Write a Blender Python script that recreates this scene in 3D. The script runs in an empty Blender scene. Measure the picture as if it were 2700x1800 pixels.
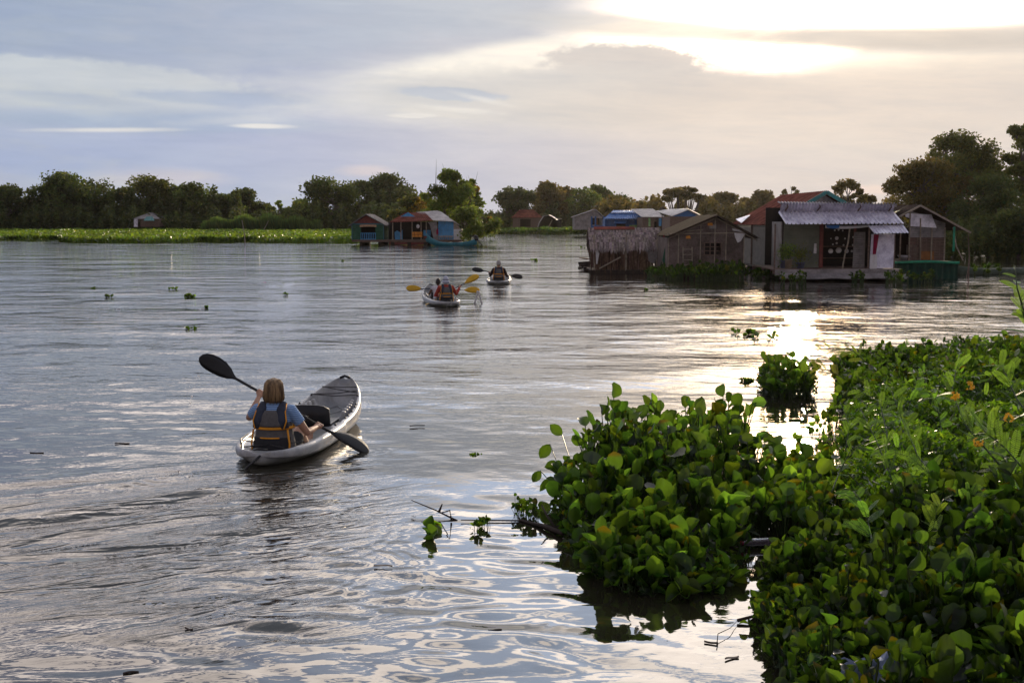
import bpy, math, random
import numpy as np
from mathutils import Vector, Matrix, Quaternion
S = bpy.context.scene
C = S.collection
R = math.radians
PI = math.pi
# ------------------------------------------------------------------ camera
F = 3150.0                 # focal length in photo pixels (2700 wide)
CAMZ = 2.4
PITCH = math.atan(320 / F)
cd = bpy.data.cameras.new("camera"); cam = bpy.data.objects.new("camera", cd); C.objects.link(cam)
cd.sensor_width = 36; cd.lens = 36 * F / 2700; cd.clip_start = 0.1; cd.clip_end = 6000
cam.location = (0, 0, CAMZ); cam.rotation_euler = (PI / 2 - PITCH, 0, 0)
S.camera = cam
S.render.resolution_x = 1024; S.render.resolution_y = 682
S.view_settings.view_transform = 'Standard'; S.view_settings.look = 'None'
S.view_settings.exposure = 0.0; S.view_settings.gamma = 1.0
CP, SP = math.cos(PITCH), math.sin(PITCH)
def ray(px, py):
    dx = (px - 1350) / F; dy = (900 - py) / F
    return Vector((dx, CP + dy * SP, -SP + dy * CP))
def G(px, py, z=0.0):
    """point of the level z seen at that photo pixel"""
    d = ray(px, py); return Vector((0, 0, CAMZ)) + d * ((z - CAMZ) / d.z)
def W(px, py, Y):
    """point of the upright plane y = Y seen at that photo pixel"""
    d = ray(px, py); return Vector((0, 0, CAMZ)) + d * (Y / d.y)
def AE(px, py):
    d = ray(px, py).normalized()
    return math.degrees(math.atan2(d.x, d.y)), math.degrees(math.asin(d.z))
# ------------------------------------------------------------------ sun + sky
SUN_AZ, SUN_EL = 13.6, 10.4
SKY_GAIN = 1.0
sl = bpy.data.lights.new("sun", 'SUN'); so = bpy.data.objects.new("sun", sl); C.objects.link(so)
sl.energy = 2.3; sl.angle = R(0.5); sl.color = (1.0, 0.80, 0.55)
sd = Vector((math.sin(R(SUN_AZ)) * math.cos(R(SUN_EL)), math.cos(R(SUN_AZ)) * math.cos(R(SUN_EL)), math.sin(R(SUN_EL))))
so.rotation_euler = (-sd).to_track_quat('-Z', 'Y').to_euler()
so.location = (30, 60, 30)

world = bpy.data.worlds.new("World"); S.world = world; world.use_nodes = True
NT = world.node_tree; NT.nodes.clear()
class Nodes:
    def __init__(s, nt): s.nt = nt
    def link(s, a, b): s.nt.links.new(a, b)
    def n(s, t, **k):
        x = s.nt.nodes.new(t)
        for a, b in k.items(): setattr(x, a, b)
        return x
    def put(s, sock, v):
        if isinstance(v, bpy.types.NodeSocket): s.link(v, sock)
        elif isinstance(v, (tuple, list)) and len(v) == 3 and sock.type == 'RGBA': sock.default_value = (*v, 1)
        else: sock.default_value = v
    def m(s, op, a, b=None, c=None, clamp=False):
        x = s.n('ShaderNodeMath', operation=op); x.use_clamp = clamp
        for i, v in enumerate((a, b, c)):
            if v is not None: s.put(x.inputs[i], v)
        return x.outputs[0]
    def smooth(s, v, lo, hi):
        x = s.n('ShaderNodeMapRange', interpolation_type='SMOOTHSTEP')
        s.put(x.inputs['Value'], v); x.inputs['From Min'].default_value = lo; x.inputs['From Max'].default_value = hi
        return x.outputs[0]
    def mix(s, f, a, b, mode='MIX'):
        x = s.n('ShaderNodeMix', data_type='RGBA', blend_type=mode, clamp_factor=True)
        s.put(x.inputs[0], f); s.put(x.inputs[6], a); s.put(x.inputs[7], b)
        return x.outputs[2]
    def xyz(s, a, b, c):
        x = s.n('ShaderNodeCombineXYZ')
        for i, v in enumerate((a, b, c)): s.put(x.inputs[i], v)
        return x.outputs[0]
    def noise(s, vec, scale, detail=4, rough=0.55, dist=0.0, typ=None):
        x = s.n('ShaderNodeTexNoise'); s.put(x.inputs['Vector'], vec)
        x.inputs['Scale'].default_value = scale; x.inputs['Detail'].default_value = detail
        x.inputs['Roughness'].default_value = rough; x.inputs['Distortion'].default_value = dist
        return x.outputs[0]
def build_sky():
    N = Nodes(NT)
    tc = N.n('ShaderNodeTexCoord'); sx = N.n('ShaderNodeSeparateXYZ')
    nrm = N.n('ShaderNodeVectorMath', operation='NORMALIZE'); N.link(tc.outputs['Generated'], nrm.inputs[0])
    N.link(nrm.outputs[0], sx.inputs[0])
    X, Y, Z = sx.outputs
    az = N.m('MULTIPLY', N.m('ARCTAN2', X, Y), 180 / PI)
    el = N.m('MULTIPLY', N.m('ARCSINE', Z), 180 / PI)
    # wispy streak noises (stretched along the horizon)
    v1 = N.xyz(N.m('MULTIPLY', az, 0.10), N.m('MULTIPLY', el, 0.42), 3.1)
    v2 = N.xyz(N.m('MULTIPLY', az, 0.35), N.m('MULTIPLY', el, 1.3), 7.7)
    n1 = N.m('SUBTRACT', N.noise(v1, 1.0, 5, 0.55), 0.5)
    n2 = N.m('SUBTRACT', N.noise(v2, 1.0, 6, 0.6), 0.5)
    nz = N.m('ADD', N.m('MULTIPLY', n1, 1.6), N.m('MULTIPLY', n2, 0.9))
    azw = N.m('ADD', az, N.m('MULTIPLY', n1, 3.5))
    # veil of high cloud: slate-blue on the left, cream towards the sun
    t = N.smooth(N.m('ADD', azw, N.m('MULTIPLY', nz, 4)), -22.0, 17.0)
    low = N.mix(t, (0.40, 0.44, 0.63), (0.64, 0.575, 0.53))
    top = N.mix(t, (0.32, 0.36, 0.53), (0.60, 0.57, 0.54))
    col = N.mix(N.smooth(el, 0.5, 9.0), low, top)
    col = N.mix(N.m('MULTIPLY', N.smooth(n1, -0.12, 0.22), 0.35), col, N.mix(t, (0.50, 0.53, 0.62), (0.78, 0.72, 0.66)))
    def stroke(px, py, rx, ry, color, soft=0.35, amp=0.7, op=1.0, tilt=0.0, src=None, c0=None):
        nonlocal col
        a0, e0 = AE(px, py); da, de = rx / F * 57.3, ry / F * 57.3
        ca, sa = math.cos(R(tilt)), math.sin(R(tilt))
        x = N.m('SUBTRACT', az, a0); y = N.m('SUBTRACT', el, e0)
        u = N.m('DIVIDE', N.m('ADD', N.m('MULTIPLY', x, ca), N.m('MULTIPLY', y, sa)), da)
        w = N.m('DIVIDE', N.m('SUBTRACT', N.m('MULTIPLY', y, ca), N.m('MULTIPLY', x, sa)), de)
        d = N.m('SQRT', N.m('ADD', N.m('MULTIPLY', u, u), N.m('MULTIPLY', w, w)))
        d = N.m('ADD', d, N.m('MULTIPLY', src or nz, amp))
        k = N.m('MULTIPLY', N.smooth(d, 1 + soft, 1 - soft), op)
        col = N.mix(k, col, color)
    CL, SL = (0.63, 0.615, 0.61), (0.37, 0.42, 0.54)
    # left cloud bank with a blunt right end, blue bands below it
    stroke(330, 205, 290, 62, CL, 0.5, 0.6, 0.5, -3)
    stroke(100, 250, 300, 90, (0.55, 0.55, 0.60), 0.6, 0.6, 0.5)
    stroke(470, 262, 330, 36, SL, 0.4, 0.8, 0.8)
    stroke(400, 300, 330, 30, (0.52, 0.54, 0.61), 0.5, 0.9, 0.7)
    stroke(420, 322, 430, 26, (0.37, 0.43, 0.56), 0.4, 0.9, 0.8)
    stroke(270, 343, 145, 5, (0.88, 0.78, 0.70), 0.8, 0.9, 0.75, 1.5)
    stroke(620, 318, 130, 9, (0.76, 0.71, 0.68), 0.9, 1.3, 0.3, 3)
    stroke(690, 333, 70, 6, (0.88, 0.80, 0.72), 0.5, 0.5, 0.8)
    stroke(430, 470, 130, 24, (0.72, 0.60, 0.60), 0.7, 0.8, 0.6)
    stroke(970, 450, 60, 14, (0.76, 0.62, 0.58), 0.7, 0.6, 0.6)
    stroke(2330, 500, 90, 10, (0.85, 0.66, 0.55), 0.7, 0.5, 0.6)
    # the cream opening and the fine cloud in the middle
    stroke(1140, 235, 330, 80, (0.80, 0.76, 0.70), 0.7, 0.9, 0.7, 4)
    stroke(1180, 252, 160, 24, (0.50, 0.53, 0.59), 0.35, 0.9, 0.85, -4)
    stroke(1180, 300, 110, 10, (0.86, 0.79, 0.70), 0.5, 0.9, 0.9, -5)
    # glow of the sun behind the thin cloud
    sdir = N.n('ShaderNodeVectorMath', operation='DOT_PRODUCT'); N.link(nrm.outputs[0], sdir.inputs[0]); sdir.inputs[1].default_value = sd
    ang = N.m('MULTIPLY', N.m('ARCCOSINE', N.m('MINIMUM', sdir.outputs['Value'], 0.99999)), 180 / PI)
    g1 = N.m('EXPONENT', N.m('MULTIPLY', ang, -1 / 4.2))
    g2 = N.m('EXPONENT', N.m('MULTIPLY', ang, -1 / 12.0))
    glow = N.mix(1.0, N.mix(g1, (0, 0, 0), (0.75, 0.60, 0.42)), N.mix(g2, (0, 0, 0), (0.10, 0.075, 0.045)), 'ADD')
    col = N.mix(1.0, col, N.mix(N.smooth(el, 1.0, 7.0), (0, 0, 0), glow), 'ADD')
    # bright openings
    WH = (4.6, 3.7, 2.7)
    stroke(1460, 140, 430, 42, (1.05, 0.96, 0.82), 0.35, 0.45, 0.9, 7)
    stroke(2190, -14, 500, 98, WH, 0.55, 0.6, 1.0, 2)
    stroke(2010, 140, 190, 52, WH, 0.45, 0.6, 1.0, -2)
    stroke(2250, 165, 330, 24, (1.3, 1.15, .9), 0.7, 0.8, 0.8, -2)
    stroke(2500, 190, 380, 38, (0.92, 0.80, 0.66), 0.6, 0.5, 0.8, 3)
    stroke(1700, 72, 420, 26, (0.70, 0.64, 0.56), 0.6, 0.7, 0.85, -5)
    stroke(2420, 105, 420, 28, (0.66, 0.59, 0.51), 0.5, 0.5, 0.95, -3)
    # slate mass upper middle, its edge falling from the upper right to the lower left
    stroke(900, -60, 900, 190, (0.52, 0.55, 0.60), 0.3, 0.5, 0.85, 6)
    stroke(200, 30, 600, 130, (0.34, 0.385, 0.51), 0.7, 0.5, 0.8, 0)
    # grey cumulus left of the sun, crisp top edge, and the veil under it
    v3 = N.xyz(N.m('MULTIPLY', az, 1.3), N.m('MULTIPLY', el, 2.6), 1.7)
    n3 = N.m('SUBTRACT', N.noise(v3, 1.0, 5, 0.6), 0.5)
    stroke(1650, 168, 205, 50, (0.64, 0.585, 0.54), 0.17, 0.8, 0.95, -2, n3)
    stroke(1700, 250, 420, 75, (0.66, 0.61, 0.56), 0.35, 0.4, 0.9, 0, n3)
    stroke(1400, 260, 420, 80, (0.655, 0.62, 0.58), 0.4, 0.5, 0.75, 0, n3)
    stroke(2250, 285, 700, 100, (0.70, 0.62, 0.545), 0.45, 0.45, 0.85, 0)
    # blunt ended cloud bank and streaks at the left, in front of the slate mass
    stroke(100, 205, 505, 50, (0.64, 0.63, 0.625), 0.16, 0.6, 0.75, -1.5, n3)
    stroke(150, 235, 260, 50, (0.58, 0.58, 0.61), 0.5, 0.7, 0.6, -4)
    stroke(560, 258, 200, 16, (0.40, 0.45, 0.57), 0.4, 0.9, 0.8, -1, n3)
    stroke(200, 262, 150, 14, (0.42, 0.46, 0.57), 0.5, 0.9, 0.7, -3, n3)
    stroke(1190, 248, 130, 17, (0.50, 0.53, 0.59), 0.2, 0.9, 0.85, -3, n3)
    stroke(1215, 290, 85, 6, (0.82, 0.77, 0.70), 0.8, 1.3, 0.7, -5, n3)
    stroke(1270, 262, 60, 6, (0.80, 0.76, 0.70), 0.8, 1.3, 0.6, -12, n3)
    stroke(1090, 305, 60, 6, (0.84, 0.78, 0.71), 0.4, 0.9, 0.8, 0, n3)
    # fine fibres everywhere
    v5 = N.xyz(N.m('MULTIPLY', az, 0.22), N.m('ADD', N.m('MULTIPLY', el, 1.5), N.m('MULTIPLY', az, 0.06)), 4.4)
    n5 = N.noise(v5, 1.0, 6, 0.65, 0.3)
    col = N.mix(1.0, col, N.mix(n5, (0.82, 0.85, 0.90), (1.22, 1.18, 1.12)), 'MULTIPLY')
    col = N.mix(1.0, col, N.mix(N.smooth(az, -24, 12), (0.90, 0.99, 1.07), (1.06, 1.045, 1.05)), 'MULTIPLY')
    # sky above the frame, seen only in the water: broken cloud lit by the sun with blue gaps
    v4 = N.xyz(N.m('MULTIPLY', az, 0.085), N.m('MULTIPLY', el, 0.30), 9.3)
    hi = N.noise(v4, 1.0, 4, 0.5, 0.6)
    near = N.smooth(N.m('ABSOLUTE', N.m('SUBTRACT', az, 6)), 75.0, 25.0)
    cream = N.mix(near, (0.40, 0.42, 0.48), N.mix(N.smooth(az, -24, 8), (2.7, 2.35, 2.15), (4.6, 4.05, 3.6)))
    blue = N.mix(near, (0.17, 0.22, 0.34), N.mix(N.smooth(az, -22, 8), (0.48, 0.52, 0.70), (1.55, 1.85, 2.4)))
    up = N.mix(N.smooth(N.m('ADD', hi, N.m('MULTIPLY', N.smooth(az, 25, -25), 0.03)), 0.475, 0.53), blue, cream)
    up = N.mix(N.m('MULTIPLY', N.smooth(el, 44.0, 27.0), N.smooth(N.m('ABSOLUTE', az), 110.0, 70.0)), (0.46, 0.50, 0.58), up)
    col = N.mix(N.smooth(N.m('ADD', el, N.m('MULTIPLY', nz, 3.0)), 10.5, 15.5), col, up)
    # the sun's own aureole behind thin cloud, just above the frame
    g3 = N.m('MULTIPLY', N.m('EXPONENT', N.m('MULTIPLY', N.m('MULTIPLY', ang, ang), -1 / 5.0)), N.smooth(el, 8.6, 10.8))
    g4 = N.m('MULTIPLY', N.m('EXPONENT', N.m('MULTIPLY', ang, -1 / 4.0)), N.smooth(el, 9.5, 12.0))
    col = N.mix(1.0, col, N.mix(g3, (0, 0, 0), (26.0, 16.0, 7.0)), 'ADD'); col = N.mix(1.0, col, N.mix(g4, (0, 0, 0), (3.4, 2.5, 1.5)), 'ADD')
    # behind the camera the evening sky is dim
    back = N.smooth(N.m('ABSOLUTE', N.m('SUBTRACT', az, 5)), 45.0, 100.0)
    col = N.mix(back, col, N.mix(N.smooth(el, 0, 40), (0.56, 0.47, 0.49), (0.37, 0.36, 0.43)))
    # clear air between the clouds comes from the sky model
    sky = N.n('ShaderNodeTexSky', sky_type='NISHITA'); sky.sun_disc = False
    sky.sun_elevation = R(SUN_EL); sky.sun_rotation = R(SUN_AZ); sky.altitude = 5; sky.air_density = 1.0; sky.dust_density = 1.5
    skyc = N.mix(1.0, N.mix(1.0, sky.outputs[0], (0.1, 0.1, 0.1), 'MULTIPLY'), (0.8, 0.76, 0.72), 'DARKEN')
    clear = N.m('ADD', 0.08, N.m('MULTIPLY', N.smooth(nz, 0.1, -0.35), 0.12))
    col = N.mix(clear, col, skyc)
    # everything above is in display units: bring to the strength of the Background
    bg = N.n('ShaderNodeBackground'); N.put(bg.inputs[0], N.mix(1.0, col, (10 * SKY_GAIN,) * 3, 'MULTIPLY')); bg.inputs[1].default_value = 0.1
    world.cycles.sampling_method = 'MANUAL'; world.cycles.sample_map_resolution = 1024
    out = N.n('ShaderNodeOutputWorld'); N.link(bg.outputs[0], out.inputs[0])
build_sky()
S.cycles.sample_clamp_indirect = 4.0
S.cycles.max_bounces = 8; S.cycles.transparent_max_bounces = 12
# ------------------------------------------------------------------ helpers
class MB:
    """collects shapes that become ONE mesh object"""
    def __init__(s): s.v = []; s.f = []; s.t = []; s.tint = None
    def add(s, vs, fs, tint=None):
        o = len(s.v); s.v += [tuple(p) for p in vs]; s.f += [tuple(o + i for i in f) for f in fs]
        s.t += [tint or (1, 1, 1)] * len(vs)
    def box(s, c, d, rz=0.0, rx=0.0, ry=0.0, tint=None):
        M = Matrix.Rotation(rz, 3, 'Z') @ Matrix.Rotation(rx, 3, 'X') @ Matrix.Rotation(ry, 3, 'Y')
        c = Vector(c); x, y, z = d[0] / 2, d[1] / 2, d[2] / 2
        vs = [c + M @ Vector((a * x, b * y, e * z)) for a in (-1, 1) for b in (-1, 1) for e in (-1, 1)]
        s.add(vs, [(0, 1, 3, 2), (4, 6, 7, 5), (0, 4, 5, 1), (2, 3, 7, 6), (0, 2, 6, 4), (1, 5, 7, 3)], tint)
    def bar(s, p, q, w, h=None, tint=None):
        p, q = Vector(p), Vector(q); h = h or w; d = (q - p).normalized()
        a = d.cross(Vector((0, 0, 1)));  a = a.normalized() if a.length > 1e-3 else Vector((1, 0, 0)); b = a.cross(d)
        vs = [e + a * (i * w / 2) + b * (j * h / 2) for e in (p, q) for i, j in ((-1, -1), (1, -1), (1, 1), (-1, 1))]
        s.add(vs, [(3, 2, 1, 0), (4, 5, 6, 7), (0, 1, 5, 4), (1, 2, 6, 5), (2, 3, 7, 6), (3, 0, 4, 7)], tint)
    def tube(s, pts, rad, n=8, flat=1.0, ref=None, tint=None):
        pts = [Vector(p) for p in pts]
        if not hasattr(rad, '__len__'): rad = [rad] * len(pts)
        vs = []; a = None
        for i, p in enumerate(pts):
            d = (pts[min(i + 1, len(pts) - 1)] - pts[max(i - 1, 0)]); d = d.normalized() if d.length > 1e-9 else Vector((0, 0, 1))
            r0 = Vector(ref) if ref else (a if a is not None else (Vector((0, 0, 1)) if abs(d.z) < 0.9 else Vector((1, 0, 0))))
            a = (r0 - d * r0.dot(d)); a = a.normalized() if a.length > 1e-4 else d.orthogonal().normalized()
            b = d.cross(a)
            for k in range(n):
                t = 2 * PI * k / n; vs.append(p + a * (math.cos(t) * rad[i] * flat) + b * (math.sin(t) * rad[i]))
        m = len(pts)
        fs = [(i * n + k, i * n + (k + 1) % n, (i + 1) * n + (k + 1) % n, (i + 1) * n + k) for i in range(m - 1) for k in range(n)]
        fs += [tuple(range(n - 1, -1, -1)), tuple((m - 1) * n + k for k in range(n))]
        s.add(vs, fs, tint)
    def loft(s, rings, closed=True, cap=True, tint=None):
        n = len(rings[0]); m = len(rings); vs = [p for r in rings for p in r]; kk = n if closed else n - 1
        fs = [(i * n + k, i * n + (k + 1) % n, (i + 1) * n + (k + 1) % n, (i + 1) * n + k) for i in range(m - 1) for k in range(kk)]
        if cap and closed: fs += [tuple(range(n - 1, -1, -1)), tuple((m - 1) * n + k for k in range(n))]
        s.add(vs, fs, tint)
    def ball(s, c, r, n=10, m=7, tint=None):
        r = Vector((r, r, r)) if not hasattr(r, '__len__') else Vector(r); c = Vector(c)
        rings = []
        for i in range(m + 1):
            t = PI * (0.02 + 0.96 * i / m)
            rings.append([c + Vector((r.x * math.sin(t) * math.cos(2 * PI * k / n), r.y * math.sin(t) * math.sin(2 * PI * k / n), -r.z * math.cos(t))) for k in range(n)])
        s.loft(rings, tint=tint)
    def sheet(s, a, b, c, d, nu, nv, waves=0, amp=0.0, th=0.012, trap=False, sag=0.0, jag=0.0, seed=0, along='u'):
        """sheet a-b (bottom edge) to d-c (top edge); ribs run from bottom to top when along='u'"""
        a, b, c, d = map(Vector, (a, b, c, d)); nrm = (b - a).cross(d - a).normalized(); rg = random.Random(seed)
        jit = [rg.uniform(-1, 1) for _ in range(nu + 1)]
        for side in (1, -1):
            vs = []
            for j in range(nv + 1):
                v = j / nv
                for i in range(nu + 1):
                    u = i / nu
                    p = (a * (1 - u) + b * u) * (1 - v) + (d * (1 - u) + c * u) * v
                    ph = (u if along == 'u' else v) * waves * 2 * PI
                    h = math.sin(ph)
                    if trap: h = max(-0.25, min(1, (h - 0.55) * 3.5))
                    p = p + nrm * (h * amp + side * th / 2)
                    if sag: p = p + Vector((0, 0, -sag * math.sin(PI * u) * (1 - 0.3 * v)))
                    if jag and j == 0: p = p + (a - d).normalized() * jit[i] * jag
                    vs.append(p)
            w = nu + 1
            fs = [(j * w + i, j * w + i + 1, (j + 1) * w + i + 1, (j + 1) * w + i) for j in range(nv) for i in range(nu)]
            if side < 0: fs = [f[::-1] for f in fs]
            s.add(vs, fs)
            if side > 0: o1 = len(s.v) - len(vs)
        o2 = len(s.v) - len(vs); w = nu + 1
        loop = [i for i in range(w)] + [j * w + nu for j in range(1, nv + 1)] + [nv * w + i for i in range(nu - 1, -1, -1)] + [j * w for j in range(nv - 1, 0, -1)]
        for q in range(len(loop)):
            i, k = loop[q], loop[(q + 1) % len(loop)]; s.f.append((o1 + i, o2 + i, o2 + k, o1 + k))
    def poly(s, pts, th, tint=None):
        """flat outline pulled back by th along its normal"""
        pts = [Vector(p) for p in pts]; n = len(pts)
        nr = sum(((pts[i] - pts[0]).cross(pts[(i + 1) % n] - pts[0]) for i in range(1, n - 1)), Vector()).normalized()
        vs = pts + [p - nr * th for p in pts]
        s.add(vs, [tuple(range(n)), tuple(range(2 * n - 1, n - 1, -1))] + [(i, i + n, (i + 1) % n + n, (i + 1) % n) for i in range(n)], tint)
    def build(s, name, mat, parent=None, smooth=False, bevel=0.0):
        me = bpy.data.meshes.new(name); me.from_pydata(s.v, [], s.f); me.validate()
        ca = me.color_attributes.new('tint', 'FLOAT_COLOR', 'POINT')
        arr = np.ones((len(me.vertices), 4), np.float32); arr[:, :3] = np.array(s.t, np.float32)[:len(arr)]
        ca.data.foreach_set('color', arr.ravel())
        if smooth: me.shade_smooth()
        me.materials.append(mat); o = bpy.data.objects.new(name, me); C.objects.link(o); o.parent = parent
        if bevel: b = o.modifiers.new('bevel', 'BEVEL'); b.width = bevel; b.segments = 2
        return o
def thing(name, label, cat, loc=(0, 0, 0), rz=0.0, group=None):
    o = bpy.data.objects.new(name, None); C.objects.link(o); o.location = loc; o.rotation_euler = (0, 0, rz); o.empty_display_size = 0.3
    o['label'] = label; o['category'] = cat
    if group: o['group'] = group
    return o
def tag(o, label=None, cat=None, group=None, kind=None):
    if label: o['label'] = label
    if cat: o['category'] = cat
    if group: o['group'] = group
    if kind: o['kind'] = kind
    return o
def dup(root, label=None, loc=None, rz=None):
    r = root.copy(); C.objects.link(r)
    if loc is not None: r.location = loc
    if rz is not None: r.rotation_euler = (0, 0, rz)
    if label: r['label'] = label
    for ch in list(root.children):
        c = ch.copy(); C.objects.link(c); c.parent = r
        for g in ch.children:
            d = g.copy(); C.objects.link(d); d.parent = c
    return r
def raw_mesh(name, verts, faces, tints, mat, parent=None, smooth=False):
    """faces: (n,k) int array, verts (m,3), tints (m,3)"""
    k = faces.shape[1]; me = bpy.data.meshes.new(name)
    me.vertices.add(len(verts)); me.vertices.foreach_set('co', np.ascontiguousarray(verts, np.float32).ravel())
    me.loops.add(faces.size); me.loops.foreach_set('vertex_index', np.ascontiguousarray(faces, np.int32).ravel())
    me.polygons.add(len(faces)); me.polygons.foreach_set('loop_start', np.arange(0, faces.size, k, dtype=np.int32))
    me.polygons.foreach_set('loop_total', np.full(len(faces), k, np.int32))
    if smooth: me.polygons.foreach_set('use_smooth', np.ones(len(faces), bool))
    me.update(calc_edges=True)
    if tints is not None:
        ca = me.color_attributes.new('tint', 'FLOAT_COLOR', 'POINT')
        arr = np.ones((len(verts), 4), np.float32); arr[:, :3] = tints; ca.data.foreach_set('color', arr.ravel())
    me.materials.append(mat); o = bpy.data.objects.new(name, me); C.objects.link(o); o.parent = parent
    return o
# ------------------------------------------------------------------ materials
def new_mat(name):
    m = bpy.data.materials.new(name); m.use_nodes = True; N = Nodes(m.node_tree)
    b = m.node_tree.nodes['Principled BSDF']; return m, N, b
def mat(name, col, rough=0.7, metal=0.0, var=0.25, scale=6.0, bump=0.0, stretch=(1, 1, 1), col2=None, spec=0.4, detail=5, tint=False, trans=0.0):
    m, N, b = new_mat(name)
    tc = N.n('ShaderNodeTexCoord'); mp = N.n('ShaderNodeMapping'); mp.inputs['Scale'].default_value = stretch
    N.link(tc.outputs['Object'], mp.inputs[0])
    nz = N.noise(mp.outputs[0], scale, detail, 0.6); nb = N.noise(mp.outputs[0], scale * 5.3, 3, 0.6)
    dark = tuple(c * (1 - var) for c in col); lite = col2 or tuple(min(1, c * (1 + var)) for c in col)
    f = N.smooth(N.m('ADD', N.m('MULTIPLY', nz, 0.7), N.m('MULTIPLY', nb, 0.3)), 0.34, 0.66)
    c = N.mix(f, dark, lite)
    if tint:
        at = N.n('ShaderNodeAttribute', attribute_name='tint'); c = N.mix(1.0, c, at.outputs['Color'], 'MULTIPLY')
    N.put(b.inputs['Base Color'], c); b.inputs['Metallic'].default_value = metal
    N.put(b.inputs['Roughness'], N.m('ADD', rough - 0.08, N.m('MULTIPLY', nb, 0.16), clamp=True))
    b.inputs['Specular IOR Level'].default_value = spec
    if bump:
        bp = N.n('ShaderNodeBump'); bp.inputs['Strength'].default_value = 0.7; bp.inputs['Distance'].default_value = bump
        N.link(N.m('ADD', N.m('MULTIPLY', nz, 0.5), N.m('MULTIPLY', nb, 0.5)), bp.inputs['Height']); N.link(bp.outputs[0], b.inputs['Normal'])
    if trans:
        tr = N.n('ShaderNodeBsdfTranslucent'); N.put(tr.inputs[0], c); mx = N.n('ShaderNodeMixShader'); mx.inputs[0].default_value = trans
        N.link(b.outputs[0], mx.inputs[1]); N.link(tr.outputs[0], mx.inputs[2]); N.link(mx.outputs[0], m.node_tree.nodes['Material Output'].inputs[0])
    return m
def leaf_mat(name, col, tcol, trans=0.45, rough=0.38, spec=0.5):
    """thin leaf: a diffuse and glossy face, and light coming through from behind"""
    m, N, b = new_mat(name)
    at = N.n('ShaderNodeAttribute', attribute_name='tint')
    geo = N.n('ShaderNodeTexCoord'); nz = N.noise(geo.outputs['Object'], 9.0, 3, 0.6)
    k = N.mix(nz, (0.7, 0.7, 0.7), (1.3, 1.3, 1.3))
    N.put(b.inputs['Base Color'], N.mix(1.0, N.mix(1.0, at.outputs['Color'], col, 'MULTIPLY'), k, 'MULTIPLY'))
    b.inputs['Roughness'].default_value = rough; b.inputs['Specular IOR Level'].default_value = spec
    tr = N.n('ShaderNodeBsdfTranslucent'); N.put(tr.inputs[0], N.mix(1.0, N.mix(1.0, at.outputs['Color'], tcol, 'MULTIPLY'), k, 'MULTIPLY'))
    mx = N.n('ShaderNodeMixShader'); mx.inputs[0].default_value = trans
    N.link(b.outputs[0], mx.inputs[1]); N.link(tr.outputs[0], mx.inputs[2]); N.link(mx.outputs[0], m.node_tree.nodes['Material Output'].inputs[0])
    return m
M = {}
M['leaf'] = leaf_mat('tree_leaf', (0.055, 0.075, 0.030), (0.17, 0.19, 0.045), 0.45, 0.6, 0.25)
M['hyacinth'] = leaf_mat('hyacinth_leaf', (0.014, 0.034, 0.009), (0.135, 0.245, 0.014), 0.45, 0.33, 0.35)
M['feather'] = leaf_mat('feather_leaf', (0.040, 0.085, 0.015), (0.20, 0.34, 0.03), 0.45, 0.5, 0.3)
M['farhyacinth'] = leaf_mat('far_hyacinth_leaf', (0.055, 0.11, 0.018), (0.17, 0.26, 0.02), 0.45, 0.4, 0.4)
M['petiole'] = mat('petiole', (0.035, 0.06, 0.014), 0.45, trans=0.15, tint=True)
M['bark'] = mat('bark', (0.10, 0.08, 0.065), 0.9, bump=0.02, scale=3)
M['darkthatch'] = mat('dark_old_thatch', (0.060, 0.042, 0.034), 1.0, var=0.4, scale=10, tint=True, spec=.02)
M['mud'] = mat('bank_mud', (0.045, 0.045, 0.022), 0.95, scale=0.8, var=0.4)
M['wood'] = mat('weathered_wood', (0.15, 0.10, 0.08), 0.85, scale=4, stretch=(1, 1, 6), var=0.4, bump=0.004)
M['wood2'] = mat('pale_pole_wood', (0.28, 0.23, 0.18), 0.8, scale=5, var=0.35, bump=0.003)
M['darkwood'] = mat('dark_wood', (0.045, 0.032, 0.026), 0.85, scale=4, var=0.4)
M['metal'] = mat('galvanised_sheet', (0.50, 0.48, 0.58), 0.42, 0.45, 0.25, 2.5, col2=(0.78, 0.76, 0.84))
M['shine'] = mat('bright_tin', (0.66, 0.62, 0.76), 0.35, 0.25, 0.25, 3.0, col2=(0.92, 0.9, 0.98))
M['metaldull'] = mat('dull_metal_sheet', (0.24, 0.22, 0.22), 0.5, 0.35, 0.35, 2.0)
M['greenmetal'] = mat('green_grey_sheet', (0.17, 0.18, 0.14), 0.6, 0.1, 0.2, 1.5)
M['rust'] = mat('rusty_red_sheet', (0.13, 0.030, 0.024), 0.95, 0.0, 0.45, 1.6, col2=(0.24, 0.07, 0.05), spec=.08)
M['thatch'] = mat('dry_palm_thatch', (0.27, 0.225, 0.215), 0.95, var=0.35, scale=12, tint=True, spec=.1)
M['thatchbrown'] = mat('brown_palm_thatch', (0.13, 0.085, 0.065), 1.0, var=0.4, scale=10, tint=True, spec=.03)
M['teal'] = mat('teal_paint', (0.03, 0.17, 0.17), 0.6, var=0.3)
M['blue'] = mat('sky_blue_paint', (0.06, 0.26, 0.50), 0.6, var=0.25, scale=3)
M['deepblue'] = mat('deep_blue_paint', (0.02, 0.10, 0.30), 0.6, var=0.3, scale=2)
M['blueroof'] = mat('blue_roof_sheet', (0.035, 0.15, 0.42), 0.45, 0.1, var=0.2, scale=2)
M['greenpaint'] = mat('dark_green_paint', (0.015, 0.085, 0.05), 0.7, var=0.35, scale=3)
M['redpaint'] = mat('dull_red_paint', (0.16, 0.035, 0.03), 0.7, var=0.3)
M['orange'] = mat('orange_paint', (0.62, 0.22, 0.02), 0.6, var=0.2)
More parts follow.
